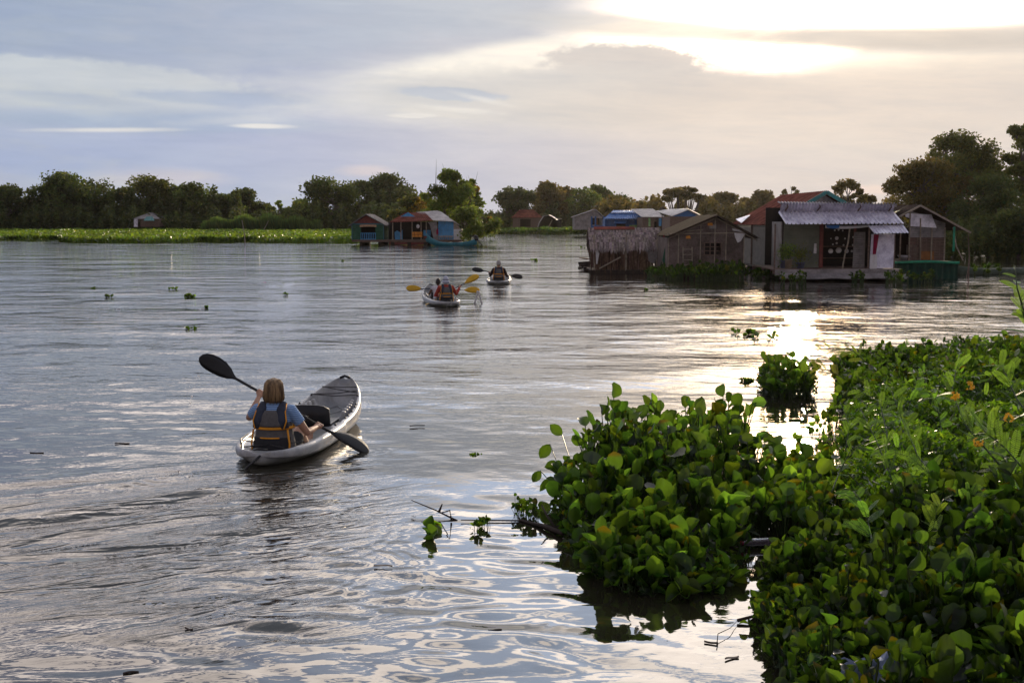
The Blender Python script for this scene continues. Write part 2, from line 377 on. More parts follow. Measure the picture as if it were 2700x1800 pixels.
M['dark'] = mat('interior_dark', (0.018, 0.014, 0.013), 0.9, var=0.3)  # near-black base puts indoor shade into colour; also roots and seams
M['white'] = mat('white_cloth', (0.62, 0.60, 0.60), 0.9, var=0.12)
M['pink'] = mat('crimson_cloth', (0.34, 0.015, 0.06), 0.85, var=0.25, trans=0.3)
M['net'] = mat('green_net', (0.008, 0.04, 0.026), 0.8, var=0.35, scale=3)
M['netline'] = mat('green_rope', (0.015, 0.25, 0.14), 0.7, var=0.3)
M['black'] = mat('black_plastic', (0.012, 0.012, 0.014), 0.4, var=0.2)
# ------------------------------------------------------------------ water
def ground_px(x, y):
    dz = -CAMZ; den = y * CP - dz * SP
    return 1350 + F * x / den, 900 - F * (y * SP + dz * CP) / den
def build_water():
    rg = np.random.RandomState(4)
    ys = [5.2]
    while ys[-1] < 55: ys.append(ys[-1] + max(0.022, ys[-1] ** 2 / 5600))
    yn = ys[-1]
    far = list(yn * (4000 / yn) ** (np.arange(1, 46) / 45.0))
    near = [-60, -20, 0, 3]
    Yv = np.array(near + ys + far)
    nx = 800
    th = np.tan(np.linspace(-1, 1, nx) * R(27.5)); th = np.concatenate([[-6, -2.5, -1.2, -0.8], th, [0.8, 1.2, 2.5, 6]])
    wy = np.where(Yv > 3, Yv + 1.2, 4.2 + (3 - Yv) * 0.8)
    X = wy[:, None] * th[None, :]; Yg = np.repeat(Yv[:, None], len(th), 1)
    H = np.zeros_like(X)
    px, py = ground_px(X, np.maximum(Yg, 4.0))
    sp = np.maximum(0.03, Yg ** 2 / 5600)
    live = (Yg > 5.0) & (Yg < 56)
    sm = lambda v, a, b: (lambda t: t * t * (3 - 2 * t))(np.clip((v - a) / (b - a), 0, 1))
    # slow wind waves; calmer patches drift across
    calm = 0.65 + 0.35 * np.sin(X * 0.55 + 1.3 * np.sin(Yg * 0.21) + 0.6) * np.sin(Yg * 0.33 + 0.8 * np.sin(X * 0.4))
    def waves(n, l0, l1, slope, spread, dir0):
        nonlocal H
        for i in range(n):
            L = l0 * (l1 / l0) ** rg.rand(); k = 2 * PI / L; a = dir0 + rg.normal() * spread
            kx, ky = k * math.sin(a), k * math.cos(a); ph = rg.rand() * 2 * PI
            att = np.clip((L / sp - 2.6) / 2.5, 0, 1)
            w1 = 1.2 * np.sin(X * 0.31 + i) + 1.2 * np.sin(Yg * 0.27 + 2.1 * i)
            H = H + np.sin(X * kx + Yg * ky + ph + w1) * (slope / k / math.sqrt(n / 2)) * att * calm
    nearmask_save = H
    waves(26, 0.28, 0.75, 0.022, 0.55, 0.15)
    waves(22, 0.8, 2.6, 0.016, 0.5, -0.1)
    waves(18, 2.5, 7.0, 0.010, 0.6, 0.2)
    # bigger smooth undulations in the kayak's wash at the bottom of the view
    wash = np.exp(-(((px - 760) / 900) ** 2)) * sm(py, 1330, 1500)
    base = H.copy(); H = H * 0
    waves(34, 0.20, 0.75, 0.075, 0.42, 0.22)
    H = base + H * wash * 0.9
    # ring trains: centre px, radius range, wave length, slope
    def ring(cx, cy, r0, r1, L, slope, squash=1.0, wig=0.0):
        nonlocal H
        c = G(cx, cy); dx, dy = X - c.x, (Yg - c.y) * squash; r = np.sqrt(dx * dx + dy * dy)
        if wig: r = r + wig * np.sin(3 * np.arctan2(dy, dx) + r * 9)
        env = sm(r, r0 * 0.6, r0) * (1 - sm(r, r1 * 0.75, r1)); k = 2 * PI / L
        att = np.clip((L / sp - 2.2) / 2, 0, 1)
        H += np.sin(k * r) * slope / k * env * att
    ring(1572, 1668, 0.02, 0.26, 0.045, 0.10)
    ring(1572, 1668, 0.2, 0.62, 0.10, 0.03)
    ring(800, 1385, 0.3, 1.0, 0.17, 0.07, .8, 0.06)
    ring(860, 1500, 0.25, .9, 0.15, 0.06, .75, 0.07)
    ring(960, 1190, 0.03, 0.35, 0.10, 0.08)
    ring(560, 1600, 0.02, 0.8, 0.11, 0.06, .8, 0.06)
    ring(1830, 1480, 0.1, 0.9, 0.25, 0.03)
    ring(430, 1262, 0.02, 0.5, 0.12, 0.12)
    ring(340, 1290, 0.02, 0.35, 0.1, 0.10)
    ring(2150, 1395, 0.1, 0.6, 0.13, 0.03)
    ring(1240, 805, 0.1, 2.0, 0.9, 0.05); ring(1310, 752, 0.1, 2.5, 1.0, 0.04)
    # stern wake: crests trailing to the left and back
    c = G(640, 1236); ddx, ddy = X - c.x, Yg - c.y
    cx_, cy_ = -.84, -.54; sA = ddx * cx_ + ddy * cy_; qA = ddx * .54 - ddy * .84
    for L, sl, off in ((0.66, 0.22, 0), (0.43, 0.12, 1.3), (0.27, 0.06, 2.2)):
        k = 2 * PI / L; att = np.clip((L / sp - 2.4) / 2, 0, 1)
        band = sm(sA, 0.0, 0.8) * (1 - sm(sA, 5.5, 9.0)) * np.exp(-((qA - 1.0) / 1.35) ** 2)
        H += np.sin(k * (qA + .035 * sA ** 2 * .4 + 0.05 * np.sin(sA * 2.3 + off) + .06 * np.sin(sA * .9 + qA * 1.7)) + off) * sl / k * band * att
    edge = live.astype(float) * sm(Yg, 5.0, 5.6) * (1 - sm(Yg, 46, 56)) * np.clip((0.56 - np.abs(X / wy[:, None])) * 12, 0, 1)
    H = H * edge
    # rough water in the wash (fine ripples): kept as a vertex value for the material
    wk = 0.95 * np.exp(-(((px - 330) / 430) ** 2 + ((py - 1440 + (px - 330) * 0.12) / 150) ** 2)) + \
         0.9 * np.exp(-(((px - 790) / 170) ** 2 + ((py - 1330) / 75) ** 2)) + 0.5 * np.exp(-(((px - 560) / 300) ** 2 + ((py - 1600) / 90) ** 2))
    wk = np.clip(wk, 0, 1)
    still = np.exp(-(((px - 1500) / 520) ** 2 + ((py - 1560) / 330) ** 2)); still = np.clip(still * 1.3, 0, 1)
    nr, nc = X.shape
    V = np.stack([X, Yg, H], -1).reshape(-1, 3)
    idx = np.arange(nr * nc).reshape(nr, nc)
    Fq = np.stack([idx[:-1, :-1], idx[:-1, 1:], idx[1:, 1:], idx[1:, :-1]], -1).reshape(-1, 4)
    t = np.stack([wk, still, wk * 0], -1).reshape(-1, 3)
    m, N, b = new_mat('river_water')
    b.inputs['Base Color'].default_value = (0.020, 0.017, 0.011, 1); b.inputs['Roughness'].default_value = 0.035
    b.inputs['IOR'].default_value = 1.75; b.inputs['Specular Tint'].default_value = (1, 1, 1, 1)
    tc = N.n('ShaderNodeTexCoord'); geo = tc.outputs['Object']
    at = N.n('ShaderNodeAttribute', attribute_name='tint'); sp_ = N.n('ShaderNodeSeparateColor'); N.link(at.outputs['Color'], sp_.inputs[0])
    wkS, stS = sp_.outputs[0], sp_.outputs[1]
    sy = N.n('ShaderNodeSeparateXYZ'); N.link(geo, sy.inputs[0]); yy = sy.outputs[1]
    mp = N.n('ShaderNodeMapping'); mp.inputs['Scale'].default_value = (0.55, 1.0, 1.0); mp.inputs['Rotation'].default_value = (0, 0, R(6)); N.link(geo, mp.inputs[0])
    na = N.noise(mp.outputs[0], 5.0, 3, 0.55, 0.4)      # hand sized ripples
    nbig = N.noise(mp.outputs[0], 0.9, 3, 0.5, 0.3)     # metre long swell
    nfine = N.noise(mp.outputs[0], 22.0, 2, 0.5)
    nfar = N.noise(mp.outputs[0], 0.28, 2, 0.5)
    patch = N.smooth(N.noise(geo, 0.22, 3, 0.6), 0.35, 0.65)
    farf = N.smooth(yy, 9.0, 26.0)
    amp = N.m('MULTIPLY', N.m('ADD', 0.25, N.m('MULTIPLY', farf, 0.9)), N.m('ADD', 0.45, N.m('MULTIPLY', patch, 0.8)))
    amp = N.m('MULTIPLY', amp, N.m('SUBTRACT', 1.0, N.m('MULTIPLY', stS, 0.8)))
    h = N.m('MULTIPLY', N.m('MULTIPLY', na, 0.017), amp)
    h = N.m('ADD', h, N.m('MULTIPLY', N.m('MULTIPLY', nbig, 0.050), N.m('MULTIPLY', farf, N.m('ADD', 0.5, patch))))
    h = N.m('ADD', h, N.m('MULTIPLY', N.m('MULTIPLY', nfine, 0.0016), N.m('ADD', 0.12, N.m('MULTIPLY', amp, 0.5))))
    h = N.m('ADD', h, N.m('MULTIPLY', N.m('MULTIPLY', nfar, 0.20), N.smooth(yy, 30.0, 80.0)))
    mp2 = N.n('ShaderNodeMapping'); mp2.vector_type = 'TEXTURE'; mp2.inputs['Scale'].default_value = (3.2, 1.0, 1.0); mp2.inputs['Rotation'].default_value = (0, 0, R(27)); N.link(geo, mp2.inputs[0])
    streak = N.smooth(N.noise(mp2.outputs[0], 2.6, 3, 0.6, 0.5), 0.42, 0.56)
    rough = N.m('ADD', N.m('MULTIPLY', N.noise(mp2.outputs[0], 9.0, 3, 0.6, 0.9), 0.030), N.m('MULTIPLY', N.noise(mp2.outputs[0], 24.0, 2, 0.6, 0.5), 0.006))
    h = N.m('ADD', h, N.m('MULTIPLY', rough, N.m('MULTIPLY', wkS, N.m('ADD', 0.15, streak))))
    h = N.m('ADD', h, N.m('MULTIPLY', N.noise(mp2.outputs[0], 2.6, 3, 0.6, 0.5), N.m('MULTIPLY', wkS, 0.03)))
    bp = N.n('ShaderNodeBump'); bp.inputs['Strength'].default_value = 1.0; bp.inputs['Distance'].default_value = 1.0
    N.link(h, bp.inputs['Height']); N.link(bp.outputs[0], b.inputs['Normal'])
    o = raw_mesh('water', V, Fq, t, m, None, True)
    tag(o, kind='structure')
build_water()
# ------------------------------------------------------------------ land
def build_ground():
    xs = np.concatenate([np.linspace(-3000, -300, 8), np.linspace(-250, 250, 120), np.linspace(300, 3000, 8)])
    ys = np.concatenate([[-100, 0], np.linspace(20, 330, 110), [400, 600, 1200, 3800]])
    X, Y = np.meshgrid(xs, ys)
    r = X / np.maximum(Y, 1)
    front = np.where(r < -0.085, 232, np.where(r < 0.10, 246, 246))
    front = np.where((r > .10), 200, front); front = np.where((X > 23) & (Y > 60), 70 + np.clip(36 - X, 0, 40) * 4, front)
    d = Y - front + 3 * np.sin(X * 0.2)
    Z = -1.0 + 1.35 * np.clip(d / 8 + 0.5, 0, 1) + 0.1 * np.sin(X * 0.3) * np.sin(Y * 0.21)
    idx = np.arange(X.size).reshape(X.shape)
    Fq = np.stack([idx[:-1, :-1], idx[:-1, 1:], idx[1:, 1:], idx[1:, :-1]], -1).reshape(-1, 4)
    tag(raw_mesh('ground', np.stack([X, Y, Z], -1).reshape(-1, 3), Fq, None, M['mud'], None, True), kind='structure')
build_ground()
# ------------------------------------------------------------------ leaf clouds
def unit(rs, n):
    v = rs.normal(size=(n, 3)); return v / np.linalg.norm(v, axis=1)[:, None]
def leaf_cloud(name, P, size, tints, mat_, rs, parent=None, aspect=0.55, up=0.0, updir=None):
    """one rhombus shaped leaf (or leaf spray) per point, each turned its own way"""
    n = len(P); a = unit(rs, n)
    if up: a = a * (1 - up) + np.array([0, 0, 1.0]) * up; a /= np.linalg.norm(a, axis=1)[:, None]
    b = np.cross(a, unit(rs, n)); b /= np.maximum(np.linalg.norm(b, axis=1)[:, None], 1e-6)
    s = (size * (0.6 + 0.8 * rs.rand(n)))[:, None] if np.isscalar(size) else (size * (0.7 + 0.6 * rs.rand(n)))[:, None]
    v = np.stack([P - a * s * 0.5, P + b * s * aspect * 0.5 + a * s * 0.05, P + a * s * 0.5, P - b * s * aspect * 0.5 + a * s * 0.05], 1).reshape(-1, 3)
    f = np.arange(4 * n).reshape(n, 4)
    return raw_mesh(name, v, f, np.repeat(tints, 4, 0), mat_, parent)
def tints_for(rs, n, base, jit=0.35):
    g = (1 - jit + 2 * jit * rs.rand(n))[:, None]
    hue = rs.normal(size=(n, 1)) * 0.12
    t = np.array(base)[None, :] * g; t = t * (1 + hue * np.array([[1.0, 0.1, -0.6]])); return np.clip(t, 0.02, 3)
def make_tree(name, label, px, pytop, hw, D, seed, tint=(1, 1, 1), nleaf=4200, leaf=0.62, clumps=26, base=0.0, gap=0.0, x0=None, group='trees on the far bank', flat=0.55, zb=0.25, bare=0, cat='tree', inner=True, orange=0.0):
    rs = np.random.RandomState(seed); rg = random.Random(seed)
    c = W(px, 580, D); H = CAMZ + (580 - pytop) / F * D - zb; hw = hw / F * D * (1.6 if D > 112 else 1.22)
    root = thing(name, label, cat, (c.x, D, zb), 0, group)
    cz0 = base * H; cen = []
    dep = min(hw, 6.0)
    for i in range(clumps):
        t = rg.random(); z = cz0 + (H - cz0) * (0.06 + 0.86 * t ** 0.9)
        env = math.sqrt(max(0.05, 1 - ((z - cz0) / (H - cz0) * 1.02) ** 2.6)) if z > cz0 else 1
        a = rg.random() * 2 * PI; rr = rg.random() ** 0.4
        r = hw * rg.uniform(0.20, 0.36) * (1 - gap * 0.4); r = min(r, H * 0.26)
        cen.append((math.cos(a) * rr * max(0.1, hw * env - r * 0.75), math.sin(a) * rr * dep * env * 0.8, min(z, H - r * 0.75), r))
    cen.append((rg.uniform(-.15, .15) * hw, 0, H - hw * 0.26, hw * 0.28))
    P = []; T = []; per = int(nleaf * 1.35) // len(cen)
    for (x, y, z, r) in cen:
        k = int(per * rg.uniform(0.7, 1.3)); d = unit(rs, k); rad = r * (0.55 + 0.45 * rs.rand(k) ** 0.6)
        # twigs: leaves gather in little sprays
        q = unit(rs, max(6, k // 26)); near = q[rs.randint(0, len(q), k)]; d = d * (0.62 - 0.2 * gap) + near * 0.62; 
        p = np.array([x, y, z]) + d * rad[:, None] * np.array([1.0, 1.0, 0.78])
        P.append(p); ct = rg.uniform(0.62, 1.35)
        col = np.array(tint) * ct
        if orange and rg.random() < orange: col = np.array([3.2, 1.5, 0.5])
        T.append(tints_for(rs, k, col))
    P = np.concatenate(P); T = np.concatenate(T); P[:, 2] = np.maximum(P[:, 2], 0.1)
    leaf_cloud('crown', P, leaf, T, M['leaf'], rs, root, 0.6)
    mb = MB(); tr = max(0.10, H * 0.022); th = H * (base + 0.25)
    nt = 1 if hw < 3 else rg.choice([1, 2, 3])
    for k in range(nt):
        bx = rg.uniform(-.12, .12) * hw if nt > 1 else 0
        top = Vector((bx * 3 + rg.uniform(-.1, .1) * hw, rg.uniform(-.1, .1) * dep, th))
        mb.tube([(bx, 0, -0.8), (bx * 1.3, 0, th * 0.4), top], [tr * 1.3, tr, tr * 0.75], 7)
        for (x, y, z, r) in cen[k::nt]:
            e = Vector((x, y, z)); s0 = top if z > th else Vector((bx * 1.3, 0, th * 0.55))
            mid = s0.lerp(e, 0.5) + Vector((rg.uniform(-.12, .12) * hw, 0, rg.uniform(-.02, .10) * H))
            mb.tube([s0, mid, e], [tr * 0.55, tr * 0.34, tr * 0.12], 5)
            for q in range(2):
                e2 = e + Vector((rg.uniform(-1, 1), rg.uniform(-1, 1), rg.uniform(0, 1))) * r * 0.9
                mb.tube([mid.lerp(e, 0.5), e2], [tr * 0.2, tr * 0.05], 4)
    for k in range(bare):
        a = rg.uniform(-0.7, 0.7); s0 = Vector((rg.uniform(-.4, .5) * hw, 0, H * 0.7))
        mb.tube([s0, s0 + Vector((a * hw * 0.3, 0, H * 0.2)), s0 + Vector((a * hw * 0.55, 0.2, H * (0.32 + 0.06 * k)))], [tr * 0.3, tr * 0.2, tr * 0.05], 5)
    mb.build('trunk', M['bark'], root, True)
    return root
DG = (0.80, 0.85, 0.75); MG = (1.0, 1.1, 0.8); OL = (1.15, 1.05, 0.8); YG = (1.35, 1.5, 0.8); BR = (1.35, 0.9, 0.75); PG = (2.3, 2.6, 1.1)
TREES = [
 # px, top, halfwidth, D, tint, kwargs, label
 (20, 487, 52, 236, DG, {}, 'dark round tree cut by the left edge of the photo'),
 (82, 520, 44, 244, BR, {}, 'low brownish tree just left of the tall domed tree'),
 (168, 454, 78, 238, MG, dict(clumps=26, nleaf=5200), 'tallest domed tree on the far left bank, top left of the hidden hut'),
 (248, 472, 62, 242, DG, dict(clumps=22), 'dark tree with a ragged top, against the right flank of the tall domed tree'),
 (316, 497, 44, 246, DG, {}, 'small dark tree in the dip left of the hut under the trees'),
 (392, 461, 62, 243, OL, dict(clumps=24, bare=1), 'olive brown tree rising right behind the hut under the trees'),
 (445, 478, 58, 246, DG, {}, 'dark tree with a rounded shoulder, to the right of the hut'),
 (515, 484, 58, 243, MG, dict(gap=0.3), 'broad mid green tree with thin twiggy top above the reeds'),
 (595, 514, 46, 240, MG, {}, 'low green tree above the left end of the reeds'),
 (652, 498, 46, 248, DG, dict(clumps=16), 'dark dome shaped tree behind the left reeds'),
 (692, 536, 30, 250, DG, dict(clumps=12, nleaf=2000), 'small tree sloping down to the gap of sky left of the pale sapling'),
 (736, 524, 17, 226, PG, dict(clumps=7, nleaf=600, leaf=0.5, gap=.5), 'pale lime green sapling standing out in the gap between the tree masses'),
 (790, 528, 38, 240, MG, dict(clumps=14), 'low green tree just right of the pale lime sapling'),
 (872, 466, 78, 232, MG, dict(clumps=28, nleaf=5400), 'big broad tree behind the left end of the green houseboat'),
 (950, 478, 52, 244, DG, dict(bare=1), 'dark tree with one bare limb, behind the porch houseboat roof'),
 (1032, 458, 62, 246, DG, dict(clumps=24), 'tall very dark tree above the porch houseboat'),
 (1098, 508, 50, 150, OL, dict(nleaf=3600, leaf=.42, orange=.22), 'lower tree with a patch of orange leaves, above the blue houseboat'),
 (1186, 448, 62, 128, YG, dict(nleaf=6500, leaf=.34, clumps=26, gap=0.4, bare=3, base=.2), 'tall sunlit tree with twiggy crown beside the blue houseboat'),
 (1246, 466, 44, 150, YG, dict(nleaf=3400, leaf=.36, clumps=18, gap=.4, bare=2, orange=.08), 'thin sunlit tree with bare branches, right of the twiggy tall tree'),
 (1236, 545, 62, 118, YG, dict(nleaf=4200, leaf=.30, clumps=20, base=0.02), 'leafy yellow green bush over the stern of the teal boat'),
 (1345, 494, 58, 250, DG, {}, 'dark even topped tree to the left of the brown roofed shack'),
 (1400, 500, 46, 254, DG, {}, 'dark tree directly behind the brown roofed shack'),
 (1446, 480, 42, 246, BR, dict(clumps=20), 'brownish tall tree behind the grey tarpaulin shelter'),
 (1487, 490, 34, 252, BR, {}, 'brownish tree peeking over the right of the tarpaulin shelter'),
 (1545, 498, 50, 248, YG, dict(nleaf=3600), 'flat topped light green tree to the left behind the grey gabled house'),
 (1582, 486, 46, 256, MG, dict(gap=.3), 'green tree with feathery top behind the grey gabled house'),
 (1622, 510, 48, 250, OL, dict(clumps=16), 'olive tree falling away behind the blue tiered roof'),
 (1675, 531, 26, 258, OL, dict(clumps=10, nleaf=1600), 'little round tree over the blue tiered roof'),
 (1718, 534, 30, 262, OL, dict(clumps=10, nleaf=1600), 'little tree over the white sheet roof'),
 (1906, 505, 44, 200, BR, dict(gap=.3, leaf=.5), 'brown green tree left of the red roofed house'),
 (1962, 520, 34, 205, BR, dict(gap=.3, leaf=.5), 'brown green tree low behind the red roof eave'),
 (2010, 502, 46, 195, BR, dict(gap=.5, leaf=.45), 'twiggy brown tree touching the left slope of the red roof'),
 (2084, 487, 24, 150, BR, dict(nleaf=700, clumps=8, gap=.8, leaf=.34, base=.4), 'sparse little tree top showing over the red roof ridge'),
 (2230, 470, 44, 120, BR, dict(nleaf=2600, clumps=16, gap=.6, leaf=.3, base=.3), 'lace crowned tree rising behind the teal edged gable'),
 (2284, 512, 28, 124, BR, dict(nleaf=1100, clumps=9, gap=.6, leaf=.3, base=.3), 'smaller lacy tree right of the teal edged gable'),
]
for i, (px, pt, hw, D, ti, kw, lab) in enumerate(TREES):
    make_tree('tree', lab, px, pt, hw, D, 100 + i, ti, **kw)
# the umbrella-crowned tree with several bare trunks
def umbrella_tree():
    rs = np.random.RandomState(5); rg = random.Random(5); D = 190; c = W(1800, 580, D)
    root = thing('tree', 'lone umbrella shaped tree with bare forked trunks against the sky', 'tree', (c.x, D, .25), 0, 'trees on the far bank')
    H = CAMZ + (580 - 481) / F * D - .25; hw = 62 / F * D
    mb = MB(); P = []; T = []
    for k in range(20):
        t = rg.uniform(-1, 1); z = H * (0.60 + 0.33 * math.sqrt(max(0, 1 - t * t)) * rg.uniform(0.3, 1)); r = hw * rg.uniform(.16, .26)
        e = Vector((t * hw * 0.86, rg.uniform(-.5, .5) * hw, z))
        j = Vector((t * hw * .22, 0, H * 0.22)); m = j.lerp(e, .55) + Vector((t * .3, 0, -.3))
        mb.tube([(t * .25, 0, -.5), j, m, e], [.22, .17, .11, .04], 6)
        n = 170; d = unit(rs, n); P.append(np.array(e) + d * r * np.array([1.2, 1, .55]) * (0.5 + .5 * rs.rand(n, 1))); T.append(tints_for(rs, n, np.array(BR) * rg.uniform(.7, 1.2)))
    leaf_cloud('crown', np.concatenate(P), .42, np.concatenate(T), M['leaf'], rs, root, .6)
    mb.build('trunk', M['bark'], root, True)
umbrella_tree()
# the big trees on the right bank
kw = dict(leaf=0.23, group='big trees on the right bank', zb=0.3)
make_tree('tree', 'wide leaning tree above the grey shack roof, sky glinting through its leaves', 2440, 418, 118, 84, 301, BR, nleaf=9000, clumps=34, gap=.5, base=.34, **kw)
make_tree('tree', 'tall tree with twisted limbs, highest of the right bank left of the frame edge', 2530, 352, 118, 88, 302, OL, nleaf=15000, clumps=40, gap=.35, base=.25, **kw)
make_tree('tree', 'tree at the right frame edge whose top reaches above all others', 2690, 325, 78, 86, 303, OL, nleaf=9000, clumps=30, gap=.4, base=.2, **kw)
make_tree('tree', 'dark dense tree filling the bank right of the shack', 2610, 455, 110, 80, 304, DG, nleaf=13000, clumps=36, base=.0, **kw)
make_tree('tree', 'low dark tree overhanging the water at the right edge of the photo', 2690, 545, 110, 76, 305, DG, nleaf=9000, clumps=30, base=.0, **kw)
make_tree('tree', 'dark bushy tree directly behind the grey shack', 2500, 520, 70, 86, 306, DG, nleaf=5000, clumps=22, base=.02, **kw)
# ------------------------------------------------------------------ low growth
def strip_points(rs, n, f):
    return np.array([f(rs) for _ in range(n)])
def undergrowth():
    rs = np.random.RandomState(8); P = []; T = []
    def band(px0, px1, D0, D1, hmax, n, tint):
        px = px0 + (px1 - px0) * rs.rand(n); D = D0 + (D1 - D0) * rs.rand(n)
        x = (px - 1350) / F * D; h = hmax * (0.62 + 0.22 * np.sin(px * .05 + np.sin(px * .021) * 3) + .16 * np.sin(px * .17 + D)); z = h * rs.rand(n) ** 0.8
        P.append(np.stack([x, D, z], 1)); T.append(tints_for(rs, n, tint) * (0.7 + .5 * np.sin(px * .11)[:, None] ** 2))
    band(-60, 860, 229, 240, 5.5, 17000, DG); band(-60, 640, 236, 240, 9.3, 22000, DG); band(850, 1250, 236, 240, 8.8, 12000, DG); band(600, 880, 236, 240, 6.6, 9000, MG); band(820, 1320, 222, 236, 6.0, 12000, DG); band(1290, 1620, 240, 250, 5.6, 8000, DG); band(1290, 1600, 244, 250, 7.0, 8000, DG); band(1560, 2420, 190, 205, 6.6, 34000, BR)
    band(2360, 2760, 74, 84, 2.6, 9000, DG)
    P = np.concatenate(P); T = np.concatenate(T)
    sz = np.where(P[:, 1] < 100, 0.3, 0.75)
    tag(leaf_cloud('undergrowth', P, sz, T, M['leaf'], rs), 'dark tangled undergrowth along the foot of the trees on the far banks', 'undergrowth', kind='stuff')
undergrowth()
def belts():
    rs = np.random.RandomState(9)
    P = []; T = []; S_ = []
    def band(px0, px1, Df, Db, n, tint, hz=0.62):
        u = rs.rand(n); D = Df * (Db / Df) ** (u ** 1.0); px = px0 + (px1 - px0) * rs.rand(n)
        front = Df + 3.5 * np.sin(px * 0.013) + 2 * np.sin(px * .05); D = np.maximum(D, front)
        x = (px - 1350) / F * D
        lump = 0.55 + 0.5 * np.sin(x * 0.35 + 2 * np.sin(D * 0.12)) * np.sin(D * .22) + .25 * np.sin(x * 1.3)
        z = (0.08 + hz * (0.5 + 0.5 * lump) * rs.rand(n) ** .6)
        P.append(np.stack([x, D, z], 1)); T.append(tints_for(rs, n, np.array(tint), .45) * (0.65 + .6 * lump.clip(0, 1)[:, None])); S_.append(np.where(D < 170, .42, .62))
    band(160, 950, 126, 228, 42000, (1.15, 1.1, .9)); band(-80, 180, 138, 228, 12000, (1.15, 1.1, .9)); band(930, 1240, 150, 226, 7000, (1, 1, .9))
    o = leaf_cloud('water_hyacinth_mat', np.concatenate(P), np.concatenate(S_), np.concatenate(T), M['farhyacinth'], rs, None, .8, .35)
    tag(o, 'bright green mat of floating water hyacinth in front of the far left trees', 'hyacinth mat', kind='stuff')
    P.clear(); T.clear(); S_.clear()
    band(1285, 1600, 204, 242, 9000, (.95, 1, .9), .9); band(1500, 1760, 215, 240, 4000, (1.1, 1.05, .9), .9)
    o = leaf_cloud('water_hyacinth_mat', np.concatenate(P), np.concatenate(S_) * 1.1, np.concatenate(T), M['farhyacinth'], rs, None, .8, .35)
    tag(o, 'green strip of floating plants in the middle, below the brown shack and shelter', 'hyacinth mat', kind='stuff')
    # dark wet base under the mats
    for nm, pts in (('mat_base', [(-100, 137), (180, 137), (180, 126.5), (900, 127), (1240, 150)]),):
        pass
belts()
def reeds():
    rs = np.random.RandomState(10); n = 9000
    px = 545 + 300 * rs.rand(n); D = 216 + 8 * rs.rand(n); x = (px - 1350) / F * D
    h = (2.2 + 0.9 * np.exp(-((px - 700) / 110) ** 2) + .45 * np.sin(px * .09) + .3 * np.sin(px * .31)) * (0.45 + .55 * rs.rand(n)); lean = rs.normal(size=n) * .35
    w = .10 + .08 * rs.rand(n); z0 = np.zeros(n)
    a = np.stack([x - w, D, z0], 1); b = np.stack([x + w, D + .1, z0], 1); c = np.stack([x + lean + w * .3, D + .1 + lean, h], 1); d = np.stack([x + lean - w * .3, D + lean, h * .98], 1)
    v = np.stack([a, b, c, d], 1).reshape(-1, 3)
    T = np.repeat(tints_for(rs, n, (0.8, 1.1, 0.8), .35) * (0.6 + .6 * (h / 4.2))[:, None], 4, 0)
    tag(raw_mesh('reeds', v, np.arange(4 * n).reshape(n, 4), T, M['leaf']), 'tall soft green reeds on the far bank left of the green houseboat', 'reeds', kind='stuff')
reeds()
# ------------------------------------------------------------------ houseboats
def put(mb, name, mat_, root, parent=None, **k):
    """world coordinates in, children of root out"""
    L = Vector(root.location); mb.v = [tuple(Vector(p) - L) for p in mb.v]
    return mb.build(name, mat_, parent or root, **k)
def planks(mb, p0, p1, z0, z1, n, th=0.03, gap=0.01, up=True, seed=0):
    """wall of boards between ground points p0 and p1"""
    p0, p1 = Vector(p0), Vector(p1); rg = random.Random(seed)
    d = (p1 - p0); L = d.length; d = d / L; nr = d.cross(Vector((0, 0, 1)))
    if up:
        for i in range(n):
            a = p0 + d * (L * i / n + gap / 2); b = p0 + d * (L * (i + 1) / n - gap / 2); o = nr * rg.uniform(-.008, .008)
            q = [a + o, b + o, b + o + Vector((0, 0, z1 - z0)), a + o + Vector((0, 0, z1 - z0))]
            for k in q: k.z += z0
            mb.poly(q, th)
    else:
        for i in range(n):
            za, zb = z0 + (z1 - z0) * i / n + gap / 2, z0 + (z1 - z0) * (i + 1) / n - gap / 2; o = nr * rg.uniform(-.006, .006)
            mb.poly([Vector((p0.x, p0.y, za)) + o, Vector((p1.x, p1.y, za)) + o, Vector((p1.x, p1.y, zb)) + o, Vector((p0.x, p0.y, zb)) + o], th)
def deck(root, x0, x1, y0, y1, z, seed=0, mt='wood', name='deck'):
    mb = MB(); rg = random.Random(seed); n = int((x1 - x0) / 0.22)
    for i in range(n):
        a = x0 + (x1 - x0) * i / n
        mb.box((a + 0.1, (y0 + y1) / 2 + rg.uniform(-.05, .05), z - 0.03 + rg.uniform(-.006, .006)), (0.205, y1 - y0, 0.05))
    for y in (y0 + 0.12, (y0 + y1) / 2, y1 - 0.12): mb.box(((x0 + x1) / 2, y, z - 0.135), (x1 - x0, 0.12, 0.15))
    put(mb, name, M[mt], root)
    mb = MB(); k = max(2, int((x1 - x0) / 1.2))
    for i in range(k):
        x = x0 + (x1 - x0) * (i + .5) / k
        mb = MB(); mb.tube([(x, y0 + .25, z - .36), (x, y1 - .25, z - .36)], 0.2, 10)
        put(mb, 'float_log', M['darkwood'], root, smooth=True)
